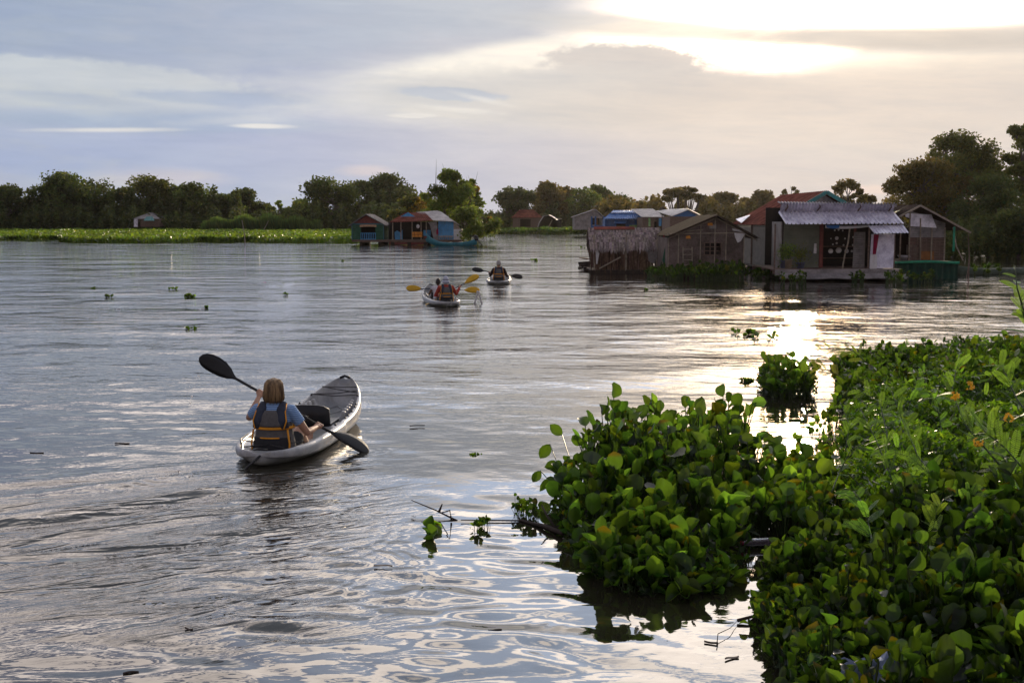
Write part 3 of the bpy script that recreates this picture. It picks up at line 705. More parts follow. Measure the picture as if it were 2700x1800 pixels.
def frond_row(mb, a, b, L, drop, n, rg, out=Vector((0, -1, 0)), w=0.05, seedc=None, jag=0.35):
    """hanging palm strips along the line a-b"""
    a, b = Vector(a), Vector(b)
    for i in range(n):
        t = (i + rg.random()) / n; p = a.lerp(b, t); l = L * rg.uniform(1 - jag, 1 + jag); s = rg.uniform(-.12, .12) * l
        d = (out * drop + Vector((0, 0, -1))).normalized() * l + Vector((s, 0, 0)); ww = w * rg.uniform(.5, 1.3)
        e = out * rg.uniform(0, .05); g = rg.uniform(.45, 1.35); c = (g, g * rg.uniform(.9, 1.03), g * rg.uniform(.85, 1.05))
        q = p + d; m = p + d * .6
        mb.add([p + e + Vector((-ww, 0, 0)), p + e + Vector((ww, 0, 0)), m + e * 1.6 + Vector((ww * .8, 0, 0)), q + e * 1.5 + Vector((ww * .15, 0, 0)), q + e * 1.5 + Vector((-ww * .15, 0, 0)), m + e * 1.6 + Vector((-ww * .8, 0, 0))],
               [(0, 1, 2, 5), (5, 2, 3, 4)], c)

# --- 1 thatched hut at the left end of the right group
def thatched_hut():
    D = 54.0; a = W(1562, 715, D); b = W(1737, 715, D); x0, x1 = a.x, b.x; rg = random.Random(1)
    zt = W(1600, 604, D).z; ze = W(1600, 648, D).z; zf = 0.12
    r = thing('thatched_hut', 'small floating hut under shaggy grey palm thatch, front of ragged hanging strips', 'hut', ((x0 + x1) / 2, D + 1.2, 0))
    deck(r, x0 - .1, x1 + .1, D - .1, D + 2.6, zf + .05, 3, 'darkwood')
    mb = MB()
    for (x, y) in ((x0 + .1, D), (x1 - .1, D), ((x0 + x1) / 2, D), (x0 + .1, D + 2.4), (x1 - .1, D + 2.4)): mb.tube([(x, y, zf), (x + rg.uniform(-.05, .05), y, zt - .25)], .045, 7)
    for z, y in ((ze - .05, D), (ze - .05, D + 2.4), (zt - .15, D + 1.2)): mb.tube([(x0, y, z), (x1, y, z)], .04, 6)
    mb.tube([(x0 + .3, D - .12, zf + .1), (x0 + 1.25, D - .2, zf + .62)], .03, 6)
    put(mb, 'frame', M['wood2'], r)
    mb = MB(); yr = D + 1.1
    for s in (-1, 1):
        for k in range(7):
            t = k / 6; y = yr + s * (0.06 + 1.0 * t) ; z = zt - (zt - ze) * t * .86
            frond_row(mb, (x0 - .12, y, z + .06), (x1 + .12, y, z + .06), .50, .75, 150, rg, Vector((0, s, 0)), .045)
    mb.sheet((x0 - .05, yr - 1.1, ze + .02), (x1 + .05, yr - 1.1, ze + .02), (x1 + .05, yr, zt - .03), (x0 - .05, yr, zt - .03), 6, 3, th=.05)
    mb.sheet((x1 + .05, yr + 1.1, ze + .02), (x0 - .05, yr + 1.1, ze + .02), (x0 - .05, yr, zt - .03), (x1 + .05, yr, zt - .03), 6, 3, th=.05)
    put(mb, 'thatch_roof', M['thatch'], r)
    mb = MB(); xm = W(1679, 610, D).x
    mb.sheet((x0 + .12, yr - .28, zt - .02), (xm, yr - .28, zt - .02), (xm, yr, zt + .1), (x0 + .12, yr, zt + .1), 8, 1, th=.02, jag=.02)
    mb.sheet((xm, yr + .25, zt - .02), (x0 + .12, yr + .25, zt - .02), (x0 + .12, yr, zt + .1), (xm, yr, zt + .1), 8, 1, th=.02)
    put(mb, 'ridge_cap', M['rust'], r)
    mb = MB()
    for k, (z, l, n) in enumerate(((ze + .05, .95, 110), (ze - .12, 1.15, 120), (ze - .02, .7, 110), (ze - .3, .8, 90))):
        frond_row(mb, (x0, D + .02 + .06 * k, z), (x1 - .45, D + .02 + .06 * k, z), l, .02, n, rg, Vector((0, -1, 0)), .042, jag=.5)
    put(mb, 'front_curtain', M['thatchbrown'], r)
    mb = MB()
    for y, l, n in ((D + 2.35, 1.5, 55), (D + 2.42, .9, 50)): frond_row(mb, (x0, y, ze + .1), (x1, y, ze + .1), l, 0, n, rg, Vector((0, 1, 0)), .055, jag=.25)
    for xs in (x0, x1): 
        for q in range(40):
            y = D + 2.4 * rg.random(); l = rg.uniform(.9, 1.6); z = ze + .25; w = rg.uniform(.02, .06)
            mb.add([(xs, y - w, z), (xs, y + w, z), (xs + rg.uniform(-.1, .1), y, z - l)], [(0, 1, 2)], (.8, .8, .8))
    put(mb, 'side_curtain', M['thatchbrown'], r)
    mb = MB(); q = [W(1706, 650, D - .08), W(1734, 652, D - .08), W(1736, 676, D - .08), W(1722, 695, D - .08), W(1710, 688, D - .08)]
    mb.poly(q[::-1], .02); put(mb, 'sacking_panel', M['metaldull'], r)
    mb = MB(); q = [W(1567, 650, D - .1), W(1577, 652, D - .1), W(1580, 668, D - .12), W(1575, 696, D - .12), W(1572, 696, D - .1), W(1571, 670, D - .1)]
    mb.poly(q[::-1], .02); put(mb, 'torn_sheet', M['white'], r)
thatched_hut()
rg = random.Random(2)
for i, lab in enumerate(('lowest log of the driftwood heap by the thatched hut', 'dark log lying second from the bottom of the driftwood heap', 'crooked log across the middle of the driftwood heap', 'short log on top of the driftwood heap', 'log end poking out left of the driftwood heap', 'log pressed against the left post of the thatched hut', 'thin dark log tilted on the driftwood heap')):
    p = G(1535 + rg.uniform(2, 28), 712 + rg.uniform(-5, 4)); mb = MB(); h = .04 + .085 * (i % 5)
    mb.tube([p + Vector((-.4, 0, h)), p + Vector((0, rg.uniform(-.05, .05), h + .03)), p + Vector((.42, rg.uniform(-.2, .2), h + rg.uniform(-.05, .1)))], rg.uniform(.05, .085), 7)
    tag(mb.build('log', M['darkwood']), lab, 'log', 'driftwood beside the thatched hut')
mb = MB(); mb.box(G(1548, 706) + Vector((0, 0, .46)), (.8, .5, .05), ry=.12); tag(mb.build('plank', M['wood']), 'weathered plank lying flat on top of the driftwood heap', 'plank')

# --- 2 woven hut with gable
def woven_hut():
    D = 50.5; Db = 55.0; rg = random.Random(4)
    ap = W(1888, 568, D); el = W(1762, 622, D); er = W(1996, 628, D); xl = W(1768, 0, D).x; xr = W(1975, 0, D).x
    r = thing('woven_hut', 'hut with woven grey wall and brown gable roof, right beside the thatched hut', 'hut', (ap.x, D + 2.2, 0))
    deck(r, xl - .05, xr + .1, D - .25, Db + .1, .30, 5, 'darkwood')
    # gable wall (bamboo matting): woven strips
    m, N, b_ = new_mat('bamboo_matting'); tc = N.n('ShaderNodeTexCoord'); mp = N.n('ShaderNodeMapping'); mp.inputs['Scale'].default_value = (1, 1, 1); N.link(tc.outputs['Object'], mp.inputs[0])
    br = N.n('ShaderNodeTexBrick'); br.inputs['Scale'].default_value = 9; br.inputs['Mortar Size'].default_value = .02; br.offset = .5
    sx = N.n('ShaderNodeSeparateXYZ'); N.link(tc.outputs['Object'], sx.inputs[0]); N.link(N.xyz(N.m('ADD', sx.outputs[0], sx.outputs[1]), sx.outputs[2], 0.0), br.inputs[0])
    br.inputs['Color1'].default_value = (.19, .15, .13, 1); br.inputs['Color2'].default_value = (.11, .085, .075, 1); br.inputs['Mortar'].default_value = (.04, .03, .03, 1)
    nz = N.noise(tc.outputs['Object'], 1.6, 5, .65); N.put(b_.inputs['Base Color'], N.mix(1.0, br.outputs[0], N.mix(N.smooth(nz, .3, .7), (.55, .52, .5), (1.25, 1.2, 1.25)), 'MULTIPLY')); b_.inputs['Roughness'].default_value = .9
    M['mat'] = m
    def roofz(x): return ap.z - .06 - (abs(x - ap.x) / ((ap.x - el.x) if x < ap.x else (er.x - ap.x))) * (ap.z - (el.z if x < ap.x else er.z))
    mb = MB(); segs = [(xl, 0.30)]
    xs = [xl, W(1870, 0, D).x, W(1871, 0, D).x, W(1912, 0, D).x, xr]
    wl, wr = W(1868, 0, D).x, W(1913, 0, D).x; wb, wt = W(0, 672, D).z, W(0, 640, D).z
    mb.poly([(xl, D, .3), (wl, D, .3), (wl, D, roofz(wl)), (xl, D, roofz(xl))], .04)
    mb.poly([(wr, D, .3), (xr, D, .3), (xr, D, roofz(xr)), (wr, D, roofz(wr))], .04)
    mb.poly([(wl, D, .3), (wr, D, .3), (wr, D, wb), (wl, D, wb)], .04)
    mb.poly([(wl, D, wt), (wr, D, wt), (wr, D, roofz(wr)), (ap.x, D, roofz(ap.x)), (wl, D, roofz(wl))], .04)
    mb.poly([(xl, Db, .3), (xl, D + .04, .3), (xl, D + .04, roofz(xl)), (xl, Db, roofz(xl))], .04)
    mb.poly([(xr, D + .04, .3), (xr, Db, .3), (xr, Db, roofz(xr)), (xr, D + .04, roofz(xr))], .04)
    mb.poly([(xr, Db, .3), (xl, Db, .3), (xl, Db, roofz(xl)), (ap.x, Db, roofz(ap.x)), (xr, Db, roofz(xr))], .04)
    put(mb, 'woven_wall', M['mat'], r)
    mb = MB()
    for x in (xl + .03, W(1797, 0, D).x, W(1856, 0, D).x, W(1925, 0, D).x, xr - .03, ap.x - .05): mb.tube([(x, D - .05, .3), (x + .01, D - .06, roofz(x) - .02)], .022, 5)
    mb.tube([(xl, D - .06, W(0, 617, D).z), (xr, D - .06, W(0, 614, D).z)], .025, 5); mb.tube([(W(1820, 0, D).x, D - .06, W(0, 609, D).z), (W(1862, 0, D).x, D - .06, W(0, 606, D).z)], .022, 5)
    for s, (e) in ((0, el), (1, er)): mb.tube([(e.x, D - .08, e.z - .1), (ap.x, D - .08, ap.z - .1)], .028, 5)
    put(mb, 'frame_pole', M['wood2'], r)
    mb = MB()
    for k in range(4): x = wl + (wr - wl) * (k + .0) / 3; mb.box((x, D - .03, (wb + wt) / 2), (.035, .04, wt - wb))
    for k in range(4): z = wb + (wt - wb) * k / 3; mb.box(((wl + wr) / 2, D - .045, z), (wr - wl + .1, .03, .035))
    put(mb, 'window_lattice', M['wood'], r)
    mb = MB(); mb.poly([(wl, D + .6, wb - .2), (wr, D + .6, wb - .2), (wr, D + .6, wt + .2), (wl, D + .6, wt + .2)], .03); put(mb, 'inner_shade_panel', M['dark'], r)  # near-black sheet stands in for the shade behind the window
    mb = MB(); yb = Db + .5; y0 = D - .35
    for s in (0, 1):
        e = el if s == 0 else er
        A, B = Vector((e.x, y0, e.z)), Vector((e.x, yb, e.z)); T0, T1 = Vector((ap.x, y0, ap.z)), Vector((ap.x, yb, ap.z))
        if s == 0: mb.sheet(B, A, T0, T1, 10, 4, th=.05, jag=.08, seed=2)
        else: mb.sheet(A, B, T1, T0, 10, 4, th=.05, jag=.08, seed=3)
        outd = Vector((-1 if s == 0 else 1, 0, 0)); L = (T0 - A)
        for k in range(9):
            t = k / 9; P0, P1 = A.lerp(T0, 1 - t), B.lerp(T1, 1 - t)
            nn = 90; dd = (A - T0).normalized()
            for i in range(nn):
                p = P0.lerp(P1, rg.random()) + Vector((0, 0, .045)); q = p + dd * rg.uniform(.25, .45) + Vector((0, rg.uniform(-.06, .06), -.01)); w = rg.uniform(.015, .04); g = rg.uniform(.4, 1.2)
                mb.add([p + Vector((0, -w, 0)), p + Vector((0, w, 0)), q + Vector((0, w * .4, 0)), q + Vector((0, -w * .4, 0))], [(0, 1, 2, 3)], (g, g * .97, g * .95))
    put(mb, 'thatch_roof', M['darkthatch'], r)
    for (px, py, w, h, mt) in ((1815, 625, .20, .13, 'orange'), (1873, 591, .22, .12, 'orange')):
        mb = MB(); p = W(px, py, D - .09); mb.poly([p + Vector((-w / 2, 0, -h / 2)), p + Vector((w / 2, 0, -h / 2)), p + Vector((w / 2 - .03, 0, h / 2)), p + Vector((-w / 2, 0, h / 2 - .02))], .01); put(mb, 'orange_patch', M[mt], r)
    mb = MB(); mb.poly([W(1871, 603, D - .07), W(1888, 603, D - .07), W(1889, 592, D - .07), W(1868, 594, D - .07)][::1], .01); put(mb, 'blue_patch', M['metaldull'], r)
    mb = MB(); q = [W(1936, 614, D - .1), W(1965, 616, D - .12), W(1953, 636, D - .15), W(1945, 640, D - .14), W(1938, 625, D - .1)]; mb.poly(q[::-1], .015)
    put(mb, 'white_rag', M['white'], r)
    mb = MB(); mb.poly([W(1930, 602, D - .1), W(1950, 606, D - .1), W(1962, 613, D - .1), W(1932, 608, D - .1)], .015); put(mb, 'white_patch', M['white'], r)
    # ladder like rack under the wall
    mb = MB(); p0, p1 = W(1801, 702, D - .3), W(1825, 702, D - .3)
    for p in (p0, p1): mb.tube([p, p + Vector((0, .1, .8))], .02, 5)
    for k in range(4): z = .05 + k * .22; mb.tube([p0 + Vector((0, 0, z)), p1 + Vector((0, 0, z))], .017, 5)
    put(mb, 'ladder', M['wood2'], r)
woven_hut()
mb = MB(); D = 51.2; mb.poly([W(1746, 686, D), W(1750, 695, D), W(1762, 698, D), W(1766, 622, D), W(1760, 622, D)], .06)
tag(mb.build('upturned_plank', M['greenpaint']), 'green plank leaning upright against the left corner of the woven hut', 'plank')
mb = MB(); D = 52; mb.poly([W(1749, 620, D), W(1752, 620, D), W(1752, 650, D), W(1750, 652, D)], .02); tag(mb.build('red_cloth', M['pink']), 'narrow red cloth hanging between the thatched hut and the woven hut', 'cloth')

# --- 3 red roofed house behind
def red_house():
    D, Db = 52.0, 60.0; xc = W(2187, 0, D).x; zr = W(0, 504, D).z; hw = 2.35; ze = W(0, 590, D).z
    r = thing('red_roof_house', 'house with rusty red roof, teal edged gable and slatted side wall, behind the metal porch', 'house', (xc, D + 4, 0))
    mb = MB(); y0, y1 = D - .35, Db + .2
    mb.sheet((xc - hw - .15, y1, ze - .05), (xc - hw - .15, y0, ze - .05), (xc, y0, zr), (xc, y1, zr), 110, 4, 26, .022, th=.015, jag=.03, seed=7)
    mb.sheet((xc + hw + .15, y0, ze - .05), (xc + hw + .15, y1, ze - .05), (xc, y1, zr), (xc, y0, zr), 110, 4, 26, .022, th=.015)
    put(mb, 'roof', M['rust'], r)
    mb = MB()
    for s in (-1, 1): mb.bar((xc + s * (hw + .15), y0 - .05, ze - .12), (xc, y0 - .05, zr - .05), .05, .16)
    put(mb, 'bargeboard', M['teal'], r)
    mb = MB(); n = 22
    for i in range(n):
        a = xc - hw + .1 + (2 * hw - .2) * i / n; b = a + (2 * hw - .2) / n - .012; zz = lambda x: zr - .16 - (zr - ze) * abs(x - xc) / hw
        mb.poly([(a, D, .35), (b, D, .35), (b, D, zz(b)), (a, D, zz(a))], .03)
    put(mb, 'gable_wall', M['metaldull'], r)
    # slatted side wall: overlapping horizontal sheets, lapped like weatherboards
    mb = MB(); xs = xc - hw + .1; n = 34; rg = random.Random(3)
    for k in range(n):
        z = .35 + (ze - .42) * k / n; dz = (ze - .42) / n
        mb.bar((xs - .02, D, z + dz * .5), (xs - .02, Db - .3, z + dz * .5 + rg.uniform(-.01, .01)), .02, dz * .62)
    mb.box((xs + .04, (D + Db) / 2, ze / 2 + .1), (.03, Db - D - .3, ze - .5)); put(mb, 'slatted_wall', M['metal2'], r)
    mb = MB(); mb.box((xs - .04, D, (ze + .3) / 2 + .1), (.1, .1, ze - .2)); put(mb, 'corner_post', M['wood'], r)
    for y in (Db - .3, D + 4): mb = MB(); mb.box((xs - .04, y, (ze + .3) / 2), (.09, .09, ze - .2)); put(mb, 'corner_post', M['wood'], r)
    mb = MB(); mb.box((xc + hw - .1, (D + Db) / 2, ze / 2 + .15), (.04, Db - D - .3, ze - .3)); mb.box((xc, Db - .3, ze / 2 + .15), (2 * hw - .2, .04, ze - .3)); put(mb, 'back_wall', M['dark'], r)
    deck(r, xs - .2, xc + hw, D + .1, Db, .33, 6, 'darkwood')
    # little white sheet sticking out from the far eave
    mb = MB(); mb.sheet(W(1940, 578, 58), W(1955, 588, 57), W(1978, 568, 58), W(1976, 567, 59), 2, 1, th=.02); put(mb, 'eave_sheet', M['metal'], r)
M['metal2'] = mat('old_tin_slats', (0.17, 0.135, 0.11), 0.42, 0.4, 0.5, 5.0)
red_house()

# --- 4 house with the metal porch roof
def porch_house():
    D = 47.5; Y1 = 51.5; r = thing('porch_house', 'floating house with shiny ribbed metal porch roof and open doorway hung with pots', 'house', (W(2225, 0, D).x, D + 1.5, 0))
    X = lambda px, d=D: W(px, 0, d).x; Z = lambda py, d=D: W(0, py, d).z
    zf = Z(708)
    deck(r, X(2052), X(2400), D - .2, Y1, zf, 9, 'wood')
    mb = MB(); mb.bar((X(2055), D - .3, zf - .14), (X(2395), D - .3, zf - .10), .05, .22); put(mb, 'fascia_board', M['metaldull'], r)
    mb = MB()
    dl = D - .45; du = D + .55
    mb.sheet(W(2073, 591, dl), W(2384, 589, dl), W(2356, 557, du), W(2052, 559, du), 300, 2, 27, .05, th=.012, trap=True)
    put(mb, 'porch_roof', M['shine'], r)
    mb = MB(); du2 = D + .62
    mb.sheet(W(2050, 533, D + .15), W(2364, 537, D + .15), W(2364, 544, Y1), W(2062, 540, Y1), 320, 2, 38, .035, th=.014)
    put(mb, 'upper_roof', M['metal'], r)
    mb = MB()
    mb.sheet(W(2056, 560, du + .05), W(2354, 558, du + .05), W(2360, 541, D + .2), W(2060, 535, D + .2), 200, 1, 36, .02, th=.012)
    put(mb, 'clerestory', M['metal'], r)
    for px in (2070, 2155, 2262, 2343):
        mb = MB(); p = W(px, 556, du); q = W(px + 6, 540, D + .22); mb.tube([p, p.lerp(q, .5) + Vector((.05, -.08, .03)), q], .03, 6); put(mb, 'bracket', M['wood'], r)
    mb = MB(); mb.sheet(W(2306, 616, D - .75), W(2397, 614, D - .75), W(2382, 593, D - .30), W(2289, 595, D - .30), 100, 1, 10, .03, th=.012, trap=True); put(mb, 'side_awning', M['shine'], r)
    dw = D + 1.0
    mb = MB(); mb.sheet((X(2080, dw), dw, zf), (X(2176, dw), dw, zf), (X(2176, dw), dw, Z(585, dw)), (X(2080, dw), dw, Z(585, dw)), 1, 110, 26, .014, th=.01, along='v'); put(mb, 'corrugated_wall', M['greenmetal'], r)
    mb = MB(); mb.box((X(2074, dw), dw + .8, (zf + Z(585)) / 2), (.05, 1.7, Z(585) - zf)); put(mb, 'side_panel', M['metaldull'], r)
    mb = MB(); mb.box((X(2225), Y1 - .1, (zf + Z(545)) / 2), (X(2356) - X(2080), .05, Z(545) - zf)); mb.box((X(2365), D + 2.4, (zf + Z(565)) / 2), (.05, 3.0, Z(565) - zf - .05))
    mb.box((X(2225, D + 2.5), D + 2.6, (zf + Z(585)) / 2), (3.6, .04, Z(585) - zf)); put(mb, 'inner_shade_panel', M['dark'], r)
    mb = MB(); mb.box((X(2182, dw), dw, (zf + Z(585)) / 2), (.14, .1, Z(585) - zf)); put(mb, 'door_post', M['redpaint'], r); mb = MB(); mb.box((X(2272, dw), dw, (zf + Z(585)) / 2), (.08, .08, Z(585) - zf)); put(mb, 'door_post', M['redpaint'], r)
    mb = MB(); mb.sheet((X(2268, D + .6), D + .6, zf), (X(2300, D + .6), D + .6, zf), (X(2300, D + .6), D + .6, Z(612)), (X(2270, D + .6), D + .6, Z(612)), 1, 80, 18, .012, th=.01, along='v'); put(mb, 'narrow_panel', M['metaldull'], r)
    mb = MB(); df = D - .12; mb.sheet((X(2311), df, zf + .02), (X(2375), df, zf + .02), (X(2377), df, Z(617)), (X(2314), df, Z(617)), 1, 130, 26, .013, th=.01, along='v'); put(mb, 'shiny_wall', M['shine'], r)
    mb = MB(); mb.tube([W(2221, 708, D), W(2228, 670, D - .02), W(2236, 640, D), W(2241, 600, D - .05)], .03, 7); put(mb, 'crooked_post', M['wood2'], r)
    mb = MB()
    for px in (2056, 2377, 2308): mb = MB(); mb.tube([(X(px), D - .1, zf), (X(px), D - .1, Z(590))], .035, 6); put(mb, 'post', M['wood'], r)
    mb = MB(); mb.sheet(W(2176, 601, D - .3), W(2290, 598, D - .3), W(2290, 593, D - .1), W(2176, 594, D - .1), 16, 1, th=.01, sag=.05); put(mb, 'tarpaulin_edge', M['white'], r)
    mb = MB(); mb.sheet(W(2180, 600, D - .33), W(2212, 601, D - .33), W(2214, 593, D - .2), W(2178, 593, D - .2), 6, 1, th=.01, sag=.03); put(mb, 'blue_tarpaulin', M['blueroof'], r)
    # doorway shelf and hidden wood
    mb = MB()
    for z in (Z(640), Z(672)): mb.box((X(2228, D + 2.3), D + 2.35, z - .2), (1.6, .25, .03))
    put(mb, 'shelf', M['wood'], r)
    rg = random.Random(6)
    spots = [(2190, 662, .16), (2211, 660, .19), (2232, 662, .14), (2206, 628, .12), (2196, 644, .06), (2224, 646, .06), (2249, 646, .07), (2191, 629, .05), (2206, 641, .07), (2201, 607, .06), (2211, 606, .06), (2222, 608, .05), (2250, 625, .07), (2246, 662, .08), (2258, 655, .05), (2238, 625, .05), (2228, 629, .06), (2254, 608, .05), (2240, 606, .05)]
    base = None
    for i, (px, py, rr) in enumerate(spots):
        mb = MB(); n = 18; prof = ((.02, -.02), (.55, -.02), (.9, .06), (1.0, .14), (1.03, .15), (.92, .10))
        rings = [[Vector((math.cos(2 * PI * k / n) * a * rr, -.4 * rr * 0 + b * -rr, math.sin(2 * PI * k / n) * a * rr)) for k in range(n)] for a, b in prof]
        mb.v = [tuple(c * .62 for c in v) for v in mb.v]; mb.loft([[p * .62 for p in q] for q in rings], cap=False); o = mb.build('hanging_pot' if rr > .08 else 'hanging_cup', M['pan'], None, True); o.location = W(px, py, D + 1.7)
        sz = 'large round' if rr > .13 else ('medium' if rr > .08 else 'small')
        col = 'left' if px < 2205 else ('centre' if px < 2232 else 'right'); row = 'upper' if py < 620 else ('middle' if py < 650 else 'lower')
        tag(o, f'{sz} shiny metal {"pot" if rr > .08 else "cup"} hung in the {row} {col} of the dark doorway', 'pot' if rr > .08 else 'cup', 'pots and cups hung in the doorway')
    return D, zf
M['pan'] = mat('polished_pan', (0.42, 0.40, 0.40), 0.3, 0.9, 0.2)
PD, PZ = porch_house()
# cloths and pots on the porch
mb = MB(); mb.sheet(W(2300, 692, PD - .2), W(2306, 690, PD - .2), W(2318, 618, PD - .2), W(2304, 618, PD - .2), 6, 8, 2, .03, th=.012); tag(mb.build('hanging_cloth', M['pink'], smooth=True), 'long crimson cloth hanging beside the shiny corrugated wall', 'cloth')
mb = MB()
for k in range(7): x = 2294 + k * 2.6; mb.sheet(W(x, 712 + (k * 5) % 7, PD - .26), W(x + 2.1, 712 + (k * 3) % 6, PD - .26), W(x + 2.3, 672, PD - .24), W(x + .2, 670, PD - .24), 2, 4, th=.01)
tag(mb.build('striped_cloth', M['white']), 'white striped cloth hanging over the deck edge under the crimson cloth', 'cloth')
mb = MB(); mb.sheet(W(2145, 668, PD + .8), W(2153, 668, PD + .8), W(2153, 642, PD + .8), W(2147, 642, PD + .8), 4, 3, 1, .02, th=.01); tag(mb.build('small_towel', M['white']), 'small white towel hanging on the green corrugated wall', 'towel')
def potted(px, py, w, h, mt, lab, leafc, spread, flower=None, seed=0):
    p = W(px, py, PD + .15); p.z = PZ; rs = np.random.RandomState(seed); r = thing('potted_plant', lab, 'potted plant', p, 0, 'potted plants on the porch')
    mb = MB(); n = 14; mb.loft([[Vector((math.cos(2 * PI * k / n) * a, math.sin(2 * PI * k / n) * a, z)) for k in range(n)] for a, z in ((w * .38, 0), (w * .5, h), (w * .54, h), (w * .54, h + .02), (w * .42, h + .01))]); mb.build('pot', M[mt], r, True)
    k = 420; P = rs.normal(size=(k, 3)) * np.array([spread, spread * .7, .17]) + np.array([0, 0, h + .32]); leaf_cloud('foliage', P, .085, tints_for(rs, k, leafc), M['leaf'], rs, r, .4, .3)
    mb = MB()
    for q in range(12): mb.tube([(0, 0, h), (rs.normal() * .05, 0, h + .2), (rs.normal() * spread, rs.normal() * spread * .5, h + .5)], .006, 4)
    mb.build('stem', M['petiole'], r)
    if flower:
        P = rs.normal(size=(26, 3)) * np.array([spread * .8, .1, .12]) + np.array([.05, -.08, h + .40]); leaf_cloud('blossom', P, .06, np.tile(flower, (26, 1)), M['white'], rs, r, .9)
M['clay'] = mat('clay_pot', (0.30, 0.24, 0.17), .8, var=.2); M['bluepot'] = mat('blue_grey_pot', (.10, .11, .17), .6, var=.2)
M['yellow'] = mat('yellow_petal', (0.80, 0.47, 0.03), .6, var=.15, trans=.3)
potted(2078, 705, .34, .34, 'clay', 'grassy green plant in a pale clay pot on the porch', (1.7, 2.2, .9), .17, seed=1)
potted(2110, 706, .36, .22, 'bluepot', 'bushy plant with yellow flowers in a blue pot on the porch', (1.5, 1.4, .7), .20, None, seed=2)
potted(2064, 703, .22, .30, 'bluepot', 'thin plant in a narrow blue pot, left end of the porch', (1.2, 1.5, .9), .09, seed=3)
# --- 5 grey shack on the green netted raft
def shack():
    D, Db = 50.0, 54.0; ap = W(2415, 541, D); er = W(2537, 607, D); sl = (ap.z - er.z) / (er.x - ap.x); xl = W(2372, 0, D).x; xr = W(2514, 0, D).x; zf = W(0, 687, D).z
    r = thing('grey_shack', 'open sided shack with patched grey tin gable, standing on the green netted raft', 'shack', (ap.x, D + 2, 0))
    y0, y1 = D - .5, Db; hw = er.x - ap.x; lz = ap.z - sl * 1.5
    mb = MB(); mb.sheet((er.x, y0, er.z), (er.x, y1, er.z), (ap.x, y1, ap.z), (ap.x, y0, ap.z), 24, 4, th=.05, jag=.05, seed=8)
    for i in range(200):
        t = random.random(); p = Vector((ap.x, random.uniform(y0, y1), ap.z)).lerp(Vector((er.x, 0, er.z)), 0); 
    put(mb, 'roof', M['darkthatch'], r)
    mb = MB(); mb.sheet((ap.x - 1.5, y1, lz), (ap.x - 1.5, y0, lz), (ap.x, y0, ap.z), (ap.x, y1, ap.z), 24, 4, 9, .02, th=.03, jag=.06, seed=9); put(mb, 'left_roof', M['darkthatch'], r)
    mb = MB(); q0 = Vector((ap.x - .55, 0, ap.z - sl * .55 + .07)); q1 = Vector((ap.x - 1.35, 0, ap.z - sl * 1.35 + .07)); mb.sheet(q1 + Vector((0, y1 - .3, 0)), q1 + Vector((0, y0 + .8, 0)), q0 + Vector((0, y0 + .8, 0)), q0 + Vector((0, y1 - .3, 0)), 8, 2, 3, .015, th=.02); put(mb, 'green_tarpaulin', M['greenpaint'], r)
    mb = MB(); mb.bar((ap.x - 1.5, y0 - .05, lz - .03), (ap.x, y0 - .05, ap.z - .03), .07, .07); mb.bar((ap.x, y0 - .06, ap.z - .02), (er.x + .15, y0 - .06, er.z - .10), .06, .07); put(mb, 'rafter', M['wood2'], r)
    rz = lambda x: ap.z - .08 - sl * abs(x - ap.x)
    xm = W(2417, 0, D).x; zm = W(0, 626, D).z; zt = W(0, 600, D).z
    mb = MB(); mb.sheet((xm, D, zm), (xr, D, zm), (xr, D, rz(xr)), (xm, D, rz(xr)), 1, 40, 8, .01, th=.01, along='v'); mb.poly([(xm, D + .02, rz(xr)), (xr, D + .02, rz(xr)), (xm, D + .02, rz(xm))], .01); put(mb, 'tin_wall', M['metaldull'], r)
    mb = MB(); q = [W(2397, 596, D - .08), W(2470, 601, D - .08), W(2456, 566, D - .08), W(2386, 562, D - .08), W(2388, 572, D - .08), W(2398, 575, D - .08)]; mb.poly(q, .02); put(mb, 'light_tin_patch', M['metal'], r)
    # slatted lower wall
    mb = MB(); rg = random.Random(12)
    for k in range(17): z = zf + (zm - zf) * (k + .5) / 17; mb.bar((xm, D - .01, z), (xr, D - .01, z + rg.uniform(-.01, .01)), .02, .042)
    for k in range(9): x = xm + (xr - xm) * k / 8; mb.box((x, D + .02, (zf + zm) / 2), (.03, .03, zm - zf))
    put(mb, 'slatted_wall', M['wood'], r)
    mb = MB()
    for px, t in ((2417, 560), (2448, 575), (2477, 600), (2512, 600), (2393, 565)):
        if mb.v: put(mb, 'pole', M['wood2'], r); mb = MB()
        mb.tube([(W(px, 0, D).x, D - .09, zf), (W(px - (3 if px == 2448 else 0), 0, D).x, D - .09, W(0, t, D).z)], .03, 6)
    put(mb, 'pole', M['wood2'], r); mb = MB()
    mb.tube([W(2513, 600, D - .1), W(2522, 650, D - .2), W(2539, 687, D - .3)], .026, 6)
    put(mb, 'pole', M['wood2'], r)
    mb = MB(); mb.poly([W(2426, 685, D - .06), W(2463, 685, D - .06), W(2463, 662, D - .06), W(2426, 662, D - .06)], .02); put(mb, 'orange_board', M['orangewood'], r)
    mb = MB(); mb.box(((xm + xr) / 2, D + 2.2, (zf + zt) / 2), (xr - xm, .04, zt - zf)); mb.box((xr, D + 1.2, (zf + rz(xr)) / 2), (.04, 2.2, rz(xr) - zf)); put(mb, 'inner_shade_panel', M['dark'], r)
    mb = MB(); mb.sheet(W(2398, 645, D + .6), W(2414, 655, D + .6), W(2416, 600, D + .6), W(2398, 600, D + .6), 6, 6, 2, .03, th=.01); put(mb, 'red_curtain', M['redpaint'], r)
M['orangewood'] = mat('orange_board', (.24, .10, .03), .8, var=.3)
shack()
